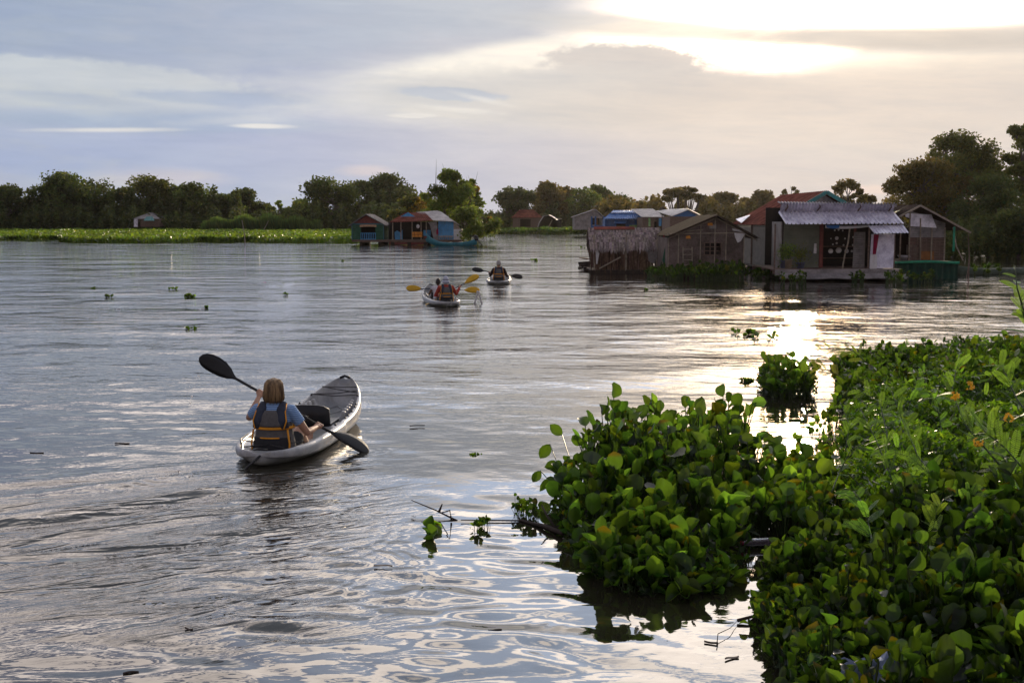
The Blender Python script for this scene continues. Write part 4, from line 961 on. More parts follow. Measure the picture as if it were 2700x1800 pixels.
def netted_raft():
    D = 48.9; zf = W(0, 687, 50).z; r = thing('netted_raft', 'raft walled with dark green net below the grey shack', 'raft', (W(2460, 0, D).x, D + 2, 0))
    x0, x1 = W(2378, 0, D).x, W(2550, 0, D).x; deck(r, x0, x1, D, D + 5, zf - .0, 11, 'wood')
    mb = MB(); mb.sheet((x0, D - .06, -.2), (x1, D - .06, -.2), (x1, D - .06, zf - .02), (x0, D - .06, zf), 60, 4, 11, .03, th=.01); mb.sheet((x1 + .03, D - .06, -.2), (x1 + .03, D + 4.8, -.2), (x1 + .03, D + 4.8, zf - .02), (x1 + .03, D - .06, zf - .02), 30, 4, 6, .03, th=.01)
    put(mb, 'net_wall', M['net'], r)
    mb = MB(); mb.tube([(x0, D - .1, zf - .04), ((x0 + x1) / 2, D - .1, zf), (x1 + .05, D - .1, zf - .05)], .05, 6); put(mb, 'edge_rope', M['netline'], r)
    mb = MB(); p = W(2529, 0, 50).x; mb.box((p, 49.6, W(0, 630, 50).z), (.08, .03, 1.0)); put(mb, 'green_strip', M['netline'], r)
netted_raft()
mb = MB(); n = 16; c = W(2404, 686, 50.6)
mb.loft([[c + Vector((math.cos(2 * PI * k / n) * a, math.sin(2 * PI * k / n) * a, z)) for k in range(n)] for a, z in ((.18, 0), (.24, .35), (.22, .62), (.24, .64), (.16, .62))]); tag(mb.build('water_jar', M['metaldull'], smooth=True), 'round grey water jar in the open bay of the grey shack', 'jar')
mb = MB(); c = W(2384, 686, 50.2); mb.loft([[c + Vector((math.cos(2 * PI * k / n) * a, math.sin(2 * PI * k / n) * a, z)) for k in range(n)] for a, z in ((.12, 0), (.26, .16), (.28, .2), (.1, .17))]); tag(mb.build('basin', M['metal'], smooth=True), 'shallow metal basin at the left edge of the green netted raft', 'basin')
def long_boat(name, lab, p0, p1, w, h, mt, rise=0.25, mott=None):
    p0, p1 = Vector(p0), Vector(p1); L = (p1 - p0).length; d = (p1 - p0).normalized(); r = thing(name, lab, 'boat', (p0 + p1) / 2, math.atan2(d.y, d.x))
    mb = MB(); rings = []; n = 26
    for i in range(n + 1):
        t = -1 + 2 * i / n; b = w / 2 * (1 - abs(t) ** 3.2) + .03; z = rise * abs(t) ** 3 * (1.25 if t < 0 else .55); x = t * L / 2
        k = -.12 + z * .55
        rings.append([Vector((x, 0, k)), Vector((x, b * .6, k + .02)), Vector((x, b, h + z)), Vector((x, b - .04, h + z + .01)), Vector((x, b * .55, k + .07)), Vector((x, -b * .55, k + .07)), Vector((x, -b + .04, h + z + .01)), Vector((x, -b, h + z)), Vector((x, -b * .6, k + .02))])
    mb.loft(rings); mb.build('hull', M[mt], r, True)
    mb = MB()
    for t in (-.5, -.1, .3, .6): mb.box((t * L / 2, 0, h - .02), (.18, w * .75, .03))
    mb.build('thwart', M['wood'], r)
    return r
long_boat('wooden_boat', 'long low grey green boat lying at the right edge, under the dark trees', W(2548, 703, 53), W(2790, 703, 54.5), .8, .28, 'boatgreen', .1) if False else None
M['boatgreen'] = mat('faded_green_paint', (.07, .10, .075), .7, var=.35); M['tealboat'] = mat('teal_boat_paint', (.015, .15, .20), .55, var=.3)
pb = W(2670, 705, 53); long_boat('wooden_boat', 'long low grey green boat lying at the right edge, under the dark trees', (W(2552, 0, 53).x, 53, 0), (W(2800, 0, 53).x, 54.2, 0), .9, .24, 'boatgreen', .12)
# poles and sticks in the water
def pole(p, q, r0, lab, mt='wood2', grp=None):
    mb = MB(); p, q = Vector(p), Vector(q); mb.tube([p, p.lerp(q, .5) + Vector((.02 * (q - p).length, 0, 0)), q], [r0, r0 * .85, r0 * .6], 6); tag(mb.build('pole', M[mt]), lab, 'pole', grp)
G2 = lambda px, py, dz=0: G(px, py) + Vector((0, 0, dz))
pole(G2(1918, 722, .05), G2(2038, 720, .12), .035, 'long pale pole floating in front of the woven hut plants')
pole(G2(1940, 714, .1), G2(2015, 713, .14), .03, 'shorter pole behind the long floating pole by the woven hut')
pole(W(2553, 755, 46.5), W(2553, 616, 46.5), .022, 'thin upright stake in the water right of the green netted raft', 'wood')
pole(W(2545, 752, 50) , W(2556, 660, 51), .02, 'thin leaning stake behind the raft corner', 'wood')
pole(W(647, 648, 124), W(638, 581, 125), .05, 'pale bent stake standing in front of the left hyacinth mat')
pole(W(696, 605, 190), W(708, 582, 190), .06, 'brownish stake leaning right over the left hyacinth mat', 'wood2')
mb = MB(); mb.sheet(W(2056, 735, PD - .8), W(2395, 735, PD - .8), W(2395, 722, PD - .5), W(2056, 722, PD - .5), 30, 1, 3, .02, th=.04); tag(mb.build('floating_beam', M['metaldull']), 'long weathered beam afloat along the front of the porch house', 'beam')

# --- far houses on the middle bank
def gable_house(name, lab, px0, px1, pyr, pye, pyb, D, depth, wall, roof, cat='house', ridge='x', skew=0.0, open_front=None, over=.3, zb=None, apex=None, ribs=18):
    x0, x1 = W(px0, 0, D).x, W(px1, 0, D).x; zr, ze = W(0, pyr, D).z, W(0, pye, D).z; zb = W(0, pyb, D).z if zb is None else zb
    r = thing(name, lab, cat, ((x0 + x1) / 2, D + depth / 2, zb)); y0, y1 = D, D + depth
    mb = MB()
    if ridge == 'x':
        ym = (y0 + y1) / 2; s = skew
        mb.sheet((x0 - over, y0 - over, ze), (x1 + over, y0 - over, ze), (x1 + over - s, ym, zr), (x0 - over + s, ym, zr), ribs * 6, 2, ribs, .04, th=.03); mb.sheet((x1 + over, y1 + over, ze), (x0 - over, y1 + over, ze), (x0 - over + s, ym, zr), (x1 + over - s, ym, zr), ribs * 6, 2, ribs, .04, th=.03)
    else:
        xm = W(apex, 0, D).x if apex else (x0 + x1) / 2
        mb.sheet((x0 - over, y1, ze), (x0 - over, y0 - over, ze), (xm, y0 - over, zr), (xm, y1, zr), ribs * 6, 2, ribs, .04, th=.03); mb.sheet((x1 + over, y0 - over, ze), (x1 + over, y1, ze), (xm, y1, zr), (xm, y0 - over, zr), ribs * 6, 2, ribs, .04, th=.03)
    put(mb, 'roof', M[roof], r)
    mb = MB(); th = .08
    of = open_front
    if of:
        ox0, ox1, oz0, oz1 = W(of[0], 0, D).x, W(of[1], 0, D).x, W(0, of[3], D).z, W(0, of[2], D).z
        for (a, b, c, d) in ((x0, ox0, zb, ze), (ox1, x1, zb, ze), (ox0, ox1, zb, oz0), (ox0, ox1, oz1, ze)):
            if b - a > .02 and d - c > .02: planks(mb, (a, D, 0), (b, D, 0), c, d, max(1, int((b - a) / .3)), th)
    else: planks(mb, (x0, D, 0), (x1, D, 0), zb, ze, int((x1 - x0) / .3), th)
    planks(mb, (x0, y1, 0), (x0, y0 + .1, 0), zb, ze, int(depth / .3), th); planks(mb, (x1, y0 + .1, 0), (x1, y1, 0), zb, ze, int(depth / .3), th); planks(mb, (x1 - .1, y1, 0), (x0 + .1, y1, 0), zb, ze, 8, th)
    if ridge == 'y': 
        mb.poly([(x0 + .05, D + .03, ze), (x1 - .05, D + .03, ze), (xm, D + .03, zr - .1)], .06)
    put(mb, 'wall', M[wall], r)
    mb = MB(); mb.box(((x0 + x1) / 2, D + depth * .7, (zb + ze) / 2), (x1 - x0 - .3, .05, ze - zb - .1)); mb.box(((x0 + x1) / 2, D + depth / 2, zb + .05), (x1 - x0, depth - .3, .1)); put(mb, 'interior_shade', M['dark'], r)  # near-black sheet and floor paint the shade indoors
    return r, x0, x1, ze, zr, zb
r, *_ = gable_house('brown_roof_shack', 'shack with wide rust brown roof on the far bank, left of the tarpaulin shelter', 1352, 1428, 553, 574, 600, 222, 5, 'wood', 'rust', 'shack', 'x', 1.6, (1372, 1400, 578, 598))
mb = MB(); mb.sheet(W(1370, 563, 224), W(1385, 563, 224), W(1388, 553, 227), W(1369, 553, 227), 6, 1, 3, .03); put(mb, 'tin_patch', M['metal'], r)
# tarpaulin shelter: an arched tunnel
D = 214; r = thing('tarpaulin_shelter', 'grey tarpaulin shelter with dark open mouth beside the brown roofed shack', 'shelter', (W(1445, 0, D).x, D + 2, W(0, 599, D).z))
mb = MB(); ctr = [(1419, 599), (1424, 585), (1434, 570), (1446, 567), (1458, 573), (1470, 582), (1472, 599)]
for a, b in zip(ctr, ctr[1:]): mb.sheet(W(*a, D), W(*b, D), W(b[0] + (8 if b[0] > 1440 else 0), b[1], D) + Vector((0, 5, 0)), W(a[0] + (8 if a[0] > 1440 else 0), a[1], D) + Vector((0, 5, 0)), 2, 3, th=.08)
put(mb, 'tarpaulin', M['metaldull'], r)
mb = MB(); mb.poly([W(x, y, D + 3.5) for x, y in ctr], .1); mb.poly([W(1470, 599, D - .1), W(1480, 599, D - .1), W(1480, 580, D - .1), W(1467, 580, D - .1)], .1); put(mb, 'back_wall', M['dark'], r)
mb = MB(); mb.tube([W(1447, 598, D), W(1456, 580, D)], .08, 5); mb.tube([W(1462, 576, D), W(1481, 577, D + 2)], .08, 5); put(mb, 'prop', M['wood2'], r)
r, *_ = gable_house('grey_gable_house', 'grey gabled house with blue verandah half hidden by trees, left of the blue tiered roof', 1518, 1592, 552, 573, 606, 175, 6, 'metaldull', 'metaldull', 'house', 'y', 0, (1562, 1590, 575, 593), apex=1574)
mb = MB()
for px in (1560, 1570, 1592): mb.box(W(px, 588, 174.6), (.2, .2, 1.9))
mb.box(W(1577, 598, 174.6), (1.9, .12, .3)); put(mb, 'railing', M['deepblue'], r)
mb = MB(); mb.poly([W(1571, 575, 176), W(1577, 575, 176), W(1577, 592, 176), W(1571, 592, 176)][::-1], .1); put(mb, 'orange_curtain', M['orangewood'], r)
def blue_house():
    D = 140; r = thing('blue_house', 'blue floating house with tiered bright blue sheet roof above the thatched hut', 'house', (W(1645, 0, D).x, D + 2, 0))
    mb = MB(); mb.sheet(W(1591, 577, D - 1), W(1696, 577, D - 1), W(1685, 562, D + .6), W(1609, 562, D + .6), 90, 2, 16, .04, th=.03); mb.sheet(W(1610, 561, D + .3), W(1686, 561, D + .3), W(1680, 555, D + 1.6), W(1617, 555, D + 1.6), 80, 1, 14, .04, th=.03)
    mb.sheet(W(1696, 577, D - 1), W(1708, 578, D + 3.5), W(1690, 556, D + 3), W(1685, 562, D + .6), 8, 2, 3, .03, th=.03)
    mb.sheet(W(1617, 555, D + 1.6), W(1680, 555, D + 1.6), W(1692, 566, D + 5), W(1605, 566, D + 5), 20, 2, 8, .03, th=.03); put(mb, 'roof', M['blueroof'], r)
    mb = MB(); x0, x1 = W(1600, 0, D).x, W(1688, 0, D).x; zt = W(0, 577, D).z
    for a, b in ((1600, 1630), (1655, 1688)): planks(mb, (W(a, 0, D).x, D, 0), (W(b, 0, D).x, D, 0), .3, zt, 5, .06)
    planks(mb, (x1, D, 0), (x1, D + 4, 0), .3, zt, 8, .06); planks(mb, (x0, D + 4, 0), (x0, D, 0), .3, zt, 8, .06); planks(mb, (x1, D + 4, 0), (x0, D + 4, 0), .3, zt, 8, .06); put(mb, 'wall', M['deepblue'], r)
    mb = MB(); mb.box(((x0 + x1) / 2, D + 2.4, 1.3), (3.6, .05, 2.2)); put(mb, 'doorway', M['dark'], r)  # near-black sheet paints the shade seen through the opening
    mb = MB(); mb.sheet(W(1618, 589, D - 1.1), W(1650, 589, D - 1.1), W(1654, 579, D - .1), W(1623, 579, D - .1), 10, 1, th=.04); put(mb, 'awning', M['blueroof'], r)
    mb = MB(); mb.poly([W(1659, 603, D - .2), W(1680, 603, D - .2), W(1680, 593, D - .2), W(1659, 594, D - .2)], .04); put(mb, 'green_cloth', M['farsheet'], r)
    deck(r, x0 - .3, x1 + .3, D - .6, D + 4.3, .35, 2, 'darkwood')
M['farsheet'] = mat('pale_green_cloth', (.22, .42, .16), .9, var=.3)
blue_house()
r, x0, x1, ze, zr, zb = gable_house('white_roof_house', 'wooden house with long whitish sheet roof beside the blue tiered roof', 1700, 1750, 552, 572, 640, 132, 7, 'wood', 'whiteroof', 'house', 'x', .6, (1733, 1744, 575, 600), zb=.3) if 'whiteroof' in M else (None,) * 6
M['whiteroof'] = mat('whitish_roof_sheet', (.55, .52, .50), .55, .1, .25, 1.5)
def white_house():
    D = 134; r = thing('white_roof_house', 'wooden house with long whitish sheet roof right beside the blue tiered roof', 'house', (W(1720, 0, D).x, D + 3, 0))
    mb = MB(); mb.sheet(W(1692, 572, D - .4), W(1752, 572, D - .4), W(1722, 551, D + 4), W(1664, 552, D + 4), 80, 3, 14, .04, th=.04); mb.sheet(W(1754, 573, D + 8), W(1692, 573, D + 8), W(1664, 552, D + 4), W(1722, 551, D + 4), 30, 2, 10, .04, th=.04); put(mb, 'roof', M['whiteroof'], r)
    mb = MB(); planks(mb, (W(1700, 0, D).x, D, 0), (W(1732, 0, D).x, D, 0), .3, W(0, 573, D).z, 6, .06); planks(mb, (W(1748, 0, D).x, D, 0), (W(1748, 0, D).x, D + 6, 0), .3, W(0, 573, D).z, 9, .06); planks(mb, (W(1700, 0, D).x, D + 6, 0), (W(1700, 0, D).x, D, 0), .3, W(0, 573, D).z, 9, .06); put(mb, 'wall', M['wood'], r)
    mb = MB(); mb.poly([W(1737, 596, D), W(1745, 596, D), W(1745, 575, D), W(1737, 575, D)], .05); put(mb, 'blue_door', M['blue'], r)
    mb = MB(); mb.poly([W(1710, 597, D - .1), W(1715, 597, D - .1), W(1715, 575, D - .1), W(1710, 575, D - .1)], .05); put(mb, 'green_shutter', M['farsheet'], r)
    mb = MB(); mb.box((W(1724, 0, D + 2).x, D + 3, 1.2), (1.9, .05, 2.0)); put(mb, 'interior_shade', M['dark'], r)
    deck(r, W(1695, 0, D).x, W(1755, 0, D).x, D - .4, D + 6.4, .33, 2, 'darkwood')
white_house()
def blue_gable_house():
    D = 118; r = thing('blue_gable_house', 'house with pale sheet roof and bright blue gable wall behind the woven hut', 'house', (W(1800, 0, D).x, D + 3, 0))
    x0, x1, xa = W(1774, 0, D).x, W(1852, 0, D).x, W(1818, 0, D).x; za, ze = W(0, 553, D).z, W(0, 571, D).z
    mb = MB(); mb.sheet(W(1728, 557, D + 8), W(1772, 570, D - .5), W(1818, 552, D - .5), W(1770, 552, D + 8), 60, 2, 10, .04, th=.04)
    mb.sheet((x1 + .3, D - .5, ze), (x1 + .3, D + 7, ze), (xa, D + 7, za + .1), (xa, D - .5, za + .1), 40, 2, 10, .04, th=.04); put(mb, 'roof', M['whiteroof'], r)
    mb = MB(); mb.poly([(x0, D, ze), (x1, D, ze), (xa, D, za)], .06); put(mb, 'gable', M['blueroof'], r)
    mb = MB(); planks(mb, (x0, D, 0), (x1, D, 0), .3, ze, 10, .06); planks(mb, (x0, D + 6, 0), (x0, D, 0), .3, ze, 9, .06); planks(mb, (x1, D, 0), (x1, D + 6, 0), .3, ze, 9, .06); put(mb, 'wall', M['wood'], r)
    deck(r, x0 - .2, x1 + .2, D - .3, D + 6.3, .33, 2, 'darkwood')
blue_gable_house()
mb = MB(); n = 16; c = W(1746, 559, 126); ax = Vector((.5, -.8, .35)).normalized(); u = ax.orthogonal().normalized(); v = ax.cross(u)
mb.loft([[c + ax * z + (u * math.cos(2 * PI * k / n) + v * math.sin(2 * PI * k / n)) * a for k in range(n)] for a, z in ((.05, 0), (.3, .04), (.5, .16), (.52, .17), (.3, .08), (.04, .04))])
mb.tube([c, c + Vector((0, .3, -1.2)), c + Vector((0, .3, -3))], .04, 5); tag(mb.build('satellite_dish', M['darkwood']), 'dark satellite dish on a mast between the two whitish roofs', 'satellite dish')
r, *_ = gable_house('hidden_hut', 'grey hut with pale door half hidden under the far left trees', 338, 402, 561, 577, 598, 228, 5, 'wood', 'metaldull', 'hut', 'x', 2.2, (343, 352, 580, 598))
mb = MB(); mb.poly([W(353, 598, 227.8), W(363, 598, 227.8), W(363, 577, 227.8), W(353, 577, 227.8)], .1); put(mb, 'pale_door', M['metal'], r)
mb = MB(); mb.sheet(W(378, 582, 226), W(408, 582, 226), W(402, 571, 228), W(386, 571, 228), 10, 1, 4, .05); put(mb, 'lower_roof', M['teal'], r)

# --- left group: green, porch and blue houseboats
def green_boat():
    D = 116; X = lambda px, d=D: W(px, 0, d).x; Z = lambda py, d=D: W(0, py, d).z
    r = thing('green_houseboat', 'dark green houseboat with red gable and pale blue balustrade, left end of its row', 'houseboat', (X(962), D + 3, 0))
    x0, x1 = X(920), X(1005); xa = X(959); za, ze = Z(565), Z(591); zf = Z(632)
    ox0, ox1, oz0, oz1 = X(944), X(983), zf + .05, Z(598)
    mb = MB()
    for a, b, c, d in ((x0, ox0, zf, ze), (ox1, x1, zf, ze), (ox0, ox1, oz1, ze)): planks(mb, (a, D, 0), (b, D, 0), c, d, max(2, int((d - c) / .17)), .05, .012, False)
    planks(mb, (x1, D, 0), (x1, D + 6, 0), zf, ze, 9, .05, .012, False); planks(mb, (x0, D + 6, 0), (x0, D, 0), zf, ze, 9, .05, .012, False); put(mb, 'wall', M['greenpaint'], r)
    mb = MB(); mb.poly([(x0 + .15, D - .04, ze + .05), (x1 - .15, D - .04, ze + .05), (xa, D - .04, za - .12)], .06); put(mb, 'gable', M['redpaint'], r)
    mb = MB(); mb.box(((x0 + x1) / 2, D - .08, ze + .02), (x1 - x0, .06, .12)); mb.box((x0, D - .05, (zf + ze) / 2), (.08, .08, ze - zf)); mb.box((x1, D - .05, (zf + ze) / 2), (.08, .08, ze - zf)); put(mb, 'trim', M['teal2'], r)
    mb = MB(); zc = Z(615)
    for k in range(9): x = ox0 + (ox1 - ox0) * k / 8; mb.box((x, D - .06, (zf + zc) / 2), (.05, .05, zc - zf))
    mb.box(((ox0 + ox1) / 2, D - .06, zc), (ox1 - ox0 + .1, .07, .06)); mb.box(((ox0 + ox1) / 2, D - .06, zf + .05), (ox1 - ox0 + .1, .07, .05)); put(mb, 'balustrade', M['blue'], r)
    mb = MB(); mb.sheet((ox0 - .1, D - .15, oz1 - .03), (ox1 + .1, D - .15, oz1 - .03), (ox1 + .1, D - .05, oz1 + .18), (ox0 - .1, D - .05, oz1 + .18), 10, 1, th=.02, sag=-.05); put(mb, 'rolled_blind', M['blind'], r)
    mb = MB(); mb.box(((x0 + x1) / 2, D + 2.2, (zf + ze) / 2), (x1 - x0 - .2, .05, ze - zf)); put(mb, 'interior_shade', M['dark'], r)
    mb = MB(); y1 = D + 6.5; sh = 1.0
    mb.sheet((x0 - .3, y1, ze - .15), (x0 - .3, D - .4, ze - .15), (xa, D - .4, za), (xa, y1, za), 60, 3, 14, .03, th=.04); mb.sheet((x1 + .25, D - .4, ze - .15), (x1 + .25, y1, ze - .15), (xa, y1, za), (xa, D - .4, za), 60, 3, 14, .03, th=.04); put(mb, 'roof', M['darkroof'], r)
    deck(r, x0, X(1020), D - .3, D + 6.3, zf, 4, 'wood')
M['teal2'] = mat('blue_green_trim', (.03, .12, .16), .6); M['blind'] = mat('bamboo_blind', (.40, .24, .14), .8); M['darkroof'] = mat('dark_weathered_roof', (.10, .09, .09), .8, .1, .5, 1.2, col2=(.24, .22, .22))
green_boat()
def porch_boat():
    D = 116.5; X = lambda px, d=D: W(px, 0, d).x; Z = lambda py, d=D: W(0, py, d).z; zf = Z(632); ze = Z(585)
    r = thing('porch_houseboat', 'open fronted houseboat with rusty porch roof, between the green and blue houseboats', 'houseboat', (X(1080), D + 3, 0))
    mb = MB(); mb.sheet(W(1027, 586, D - .6), W(1142, 582, D - .6), W(1120, 560, D + 3), W(1068, 561, D + 3), 90, 3, 20, .03, th=.04); mb.sheet(W(1142, 582, D + 6), W(1027, 586, D + 6), W(1068, 561, D + 3), W(1120, 560, D + 3), 40, 3, 10, .03, th=.04); put(mb, 'roof', M['rust'], r)
    mb = MB(); mb.poly([W(1056, 571, D + .7), W(1094, 571, D + .7), W(1076, 560, D + .7)], .1); put(mb, 'blue_gablet', M['blue'], r)
    mb = MB()
    for px in (1030, 1052, 1082, 1106, 1120): mb = MB(); mb.box((X(px), D - .2, (zf + ze) / 2), (.09, .09, ze - zf)); put(mb, 'post', M['wood2'], r)
    mb = MB(); mb.box((X(1085), D + 2.6, (zf + ze) / 2), (X(1150) - X(1015), .05, ze - zf)); mb.box((X(1018), D + 2, (zf + ze) / 2), (.05, 3.5, ze - zf)); put(mb, 'interior_shade', M['dark'], r)
    mb = MB(); mb.poly([(X(1034), D + .5, zf), (X(1054), D + .5, zf), (X(1054), D + .5, Z(605)), (X(1050), D + .5, Z(614)), (X(1040), D + .5, Z(608)), (X(1033), D + .5, Z(612))], .03); put(mb, 'blue_cloth', M['blue'], r); mb = MB(); mb.poly([(X(1110), D + .9, Z(622)), (X(1130), D + .9, Z(622)), (X(1130), D + .9, Z(607)), (X(1110), D + .9, Z(607))], .03); put(mb, 'blue_cloth', M['blue'], r)
    mb = MB(); mb.box((X(1096), D - .5, Z(618)), (.95, .35, .5)); put(mb, 'yellow_cabinet', M['orange'], r)
    mb = MB()
    for a, b in ((-.24, .12), (.1, .12), (.3, .12), (-.24, -.12), (.1, -.12)): mb.box((X(1096) + a, D - .69, Z(618) + b), (.03, .02, .22)); 
    mb.box((X(1096), D - .69, Z(618)), (.95, .02, .04)); put(mb, 'cabinet_seam', M['dark'], r)
    mb = MB(); mb.ball(W(1102, 597, D - .3), (.16, .16, .2)); put(mb, 'hanging_bag', M['white'], r)
    deck(r, X(1008), X(1140), D - .7, D + 6, zf, 7, 'wood')
    mb = MB(); mb.box((X(1070), D - .4, .18), (X(1110) - X(1010), .08, .3)); put(mb, 'skirt_board', M['redpaint'], r)
porch_boat()
def blue_boat():
    D = 117; X = lambda px, d=D: W(px, 0, d).x; Z = lambda py, d=D: W(0, py, d).z; zf = Z(632)
    r = thing('blue_houseboat', 'sky blue walled houseboat under a curved silvery sheet roof', 'houseboat', (X(1172), D + 3, 0))
    x0, x1 = X(1152), X(1193); ze = Z(583)
    mb = MB(); planks(mb, (x0, D, 0), (x1, D, 0), zf, ze, 10, .05, .01); put(mb, 'blue_wall', M['blue'], r)
    mb = MB(); mb.poly([W(1127, 586, D - .1), W(1133, 592, D - .1), (X(1140), D - .1, zf), (X(1152), D - .1, zf), W(1152, 584, D - .1)][::1], .04); put(mb, 'grey_tarpaulin', M['metaldull'], r)
    mb = MB(); planks(mb, (x1, D, 0), (X(1212), D, 0), zf, Z(604), 5, .05, .01); put(mb, 'white_wall', M['white'], r)
    mb = MB(); mb.poly([(x1, D - .02, Z(604)), (X(1212), D - .02, Z(604)), W(1210, 597, D - .02), W(1196, 586, D - .02), (x1, D - .02, ze)], .05); planks(mb, (X(1212), D, 0), (X(1212), D + 5, 0), zf, Z(604), 10, .05); planks(mb, (x0, D + 5, 0), (x0, D, 0), zf, ze, 10, .05); put(mb, 'plank_wall', M['wood2'], r)
    mb = MB(); pts = [W(1098, 561, D + 2.5), W(1150, 556, D + 2.5)]
    mb.sheet(W(1142, 581, D - .4), W(1196, 584, D - .4), W(1152, 556, D + 2.6), W(1098, 560, D + 2.6), 70, 3, 14, .03, th=.04)
    mb.sheet(W(1196, 584, D - .4), W(1212, 594, D + .2), W(1165, 560, D + 2.9), W(1152, 556, D + 2.6), 20, 3, 4, .03, th=.04)
    mb.sheet(W(1200, 586, D + 6), W(1142, 581, D + 6), W(1098, 560, D + 2.6), W(1152, 556, D + 2.6), 30, 3, 8, .03, th=.04); put(mb, 'roof', M['whiteroof'], r)
    mb = MB(); mb.ball(W(1153, 611, D - .3), (.11, .1, .32)); put(mb, 'red_bag', M['pink'], r)
    deck(r, X(1140), X(1215), D - .6, D + 6, zf, 8, 'wood')
    mb = MB(); mb.box((X(1172), D - .5, Z(623)), (1.4, .3, .1)); 
    for k in range(7): mb.box((X(1172) - .6 + k * .2, D - .5, Z(627)), (.05, .25, .25))
    put(mb, 'dish_rack', M['wood2'], r)
blue_boat()
bt = long_boat('teal_boat', 'slender teal wooden boat with red tipped prow moored at the blue houseboat', (W(1118, 0, 113).x, 113, 0), (W(1256, 0, 113).x, 112.4, 0), .95, .28, 'tealboat', .75)
mb = MB(); mb.box((-2.42, 0, .80), (.35, .16, .2)); mb.build('prow_tip', M['redpaint'], bt)
mb = MB(); mb.box((2.42, 0, .62), (.32, .3, .32)); mb.ball((2.35, 0, .85), (.2, .16, .14)); mb.tube([(2.3, .0, .7), (1.7, .1, 1.0)], .03, 5); mb.tube([(2.5, 0, .6), (2.95, 0, .0)], .04, 5); mb.build('outboard_motor', M['black'], bt, True)
# ------------------------------------------------------------------ kayaks and people
def mat_stripes():
    m, N, b = new_mat('striped_shirt'); tc = N.n('ShaderNodeTexCoord'); sx = N.n('ShaderNodeSeparateXYZ'); N.link(tc.outputs['Object'], sx.inputs[0])
    nz = N.noise(tc.outputs['Object'], 7.0, 3, .6)
    w = N.m('SINE', N.m('ADD', N.m('MULTIPLY', sx.outputs[2], 330.0), N.m('MULTIPLY', nz, 7.0)))
    N.put(b.inputs['Base Color'], N.mix(N.smooth(w, -.2, .5), (.13, .24, .46), (.30, .46, .72))); b.inputs['Roughness'].default_value = .9; return m
M['stripes'] = mat_stripes()
M['skin'] = mat('tanned_skin', (.42, .23, .15), .55, var=.10, scale=9); M['skindark'] = mat('dark_skin', (.11, .055, .035), .5, var=.12, scale=9)
M['hair'] = mat('brown_blond_hair', (.17, .10, .05), .5, var=.5, scale=26, stretch=(1, 1, .12), col2=(.40, .26, .13), bump=.004); M['hairdark'] = mat('dark_hair', (.018, .012, .010), .5, var=.3)
M['vestgrey'] = mat('grey_vest_cloth', (.105, .10, .10), .85, var=.15, scale=20); M['vestnavy'] = mat('navy_vest_cloth', (.035, .042, .065), .85, var=.2, scale=20)
M['webbing'] = mat('yellow_webbing', (.72, .29, .015), .7, var=.12); M['trousers'] = mat('black_shorts', (.015, .015, .018), .85); M['redshirt'] = mat('red_shirt', (.36, .05, .035), .85, var=.15); M['darkshirt'] = mat('dark_shirt', (.03, .018, .02), .9)
M['hat'] = mat('pale_hat', (.44, .46, .55), .85, var=.1); M['cap'] = mat('grey_cap', (.33, .31, .30), .85, var=.1); M['whitevest'] = mat('white_shirt', (.55, .53, .58), .9)
M['carbon'] = mat('black_paddle', (.012, .013, .015), .6, var=.2, spec=.5); M['shaft'] = mat('paddle_shaft', (.018, .03, .06), .35, var=.15); M['yellowblade'] = mat('yellow_paddle_blade', (.62, .36, .015), .45, var=.1)
def hull_mat():
    m, N, b = new_mat('scuffed_grey_hull'); tc = N.n('ShaderNodeTexCoord'); ob = tc.outputs['Object']; sx = N.n('ShaderNodeSeparateXYZ'); N.link(ob, sx.inputs[0])
    n1 = N.noise(ob, 3.0, 6, .65); n2 = N.noise(ob, 38.0, 3, .6); mp = N.n('ShaderNodeMapping'); mp.inputs['Scale'].default_value = (1, 7, 1); N.link(ob, mp.inputs[0]); n3 = N.noise(mp.outputs[0], 5, 4, .7)
    c = N.mix(N.smooth(n1, .35, .65), (.27, .28, .30), (.47, .47, .47)); c = N.mix(N.m('MULTIPLY', N.smooth(n3, .50, .68), .6), c, (.30, .29, .24))
    c = N.mix(N.m('MULTIPLY', N.smooth(sx.outputs[2], .12, -.02), N.m('ADD', .35, N.m('MULTIPLY', n1, .6))), c, (.17, .18, .11))
    c = N.mix(N.smooth(n2, .66, .72), c, (.14, .13, .11)); N.put(b.inputs['Base Color'], c); N.put(b.inputs['Roughness'], N.m('ADD', .18, N.m('MULTIPLY', n1, .3)))
    bp = N.n('ShaderNodeBump'); bp.inputs['Distance'].default_value = .002; N.link(n2, bp.inputs['Height']); N.link(bp.outputs[0], b.inputs['Normal']); return m
M['hull'] = hull_mat()
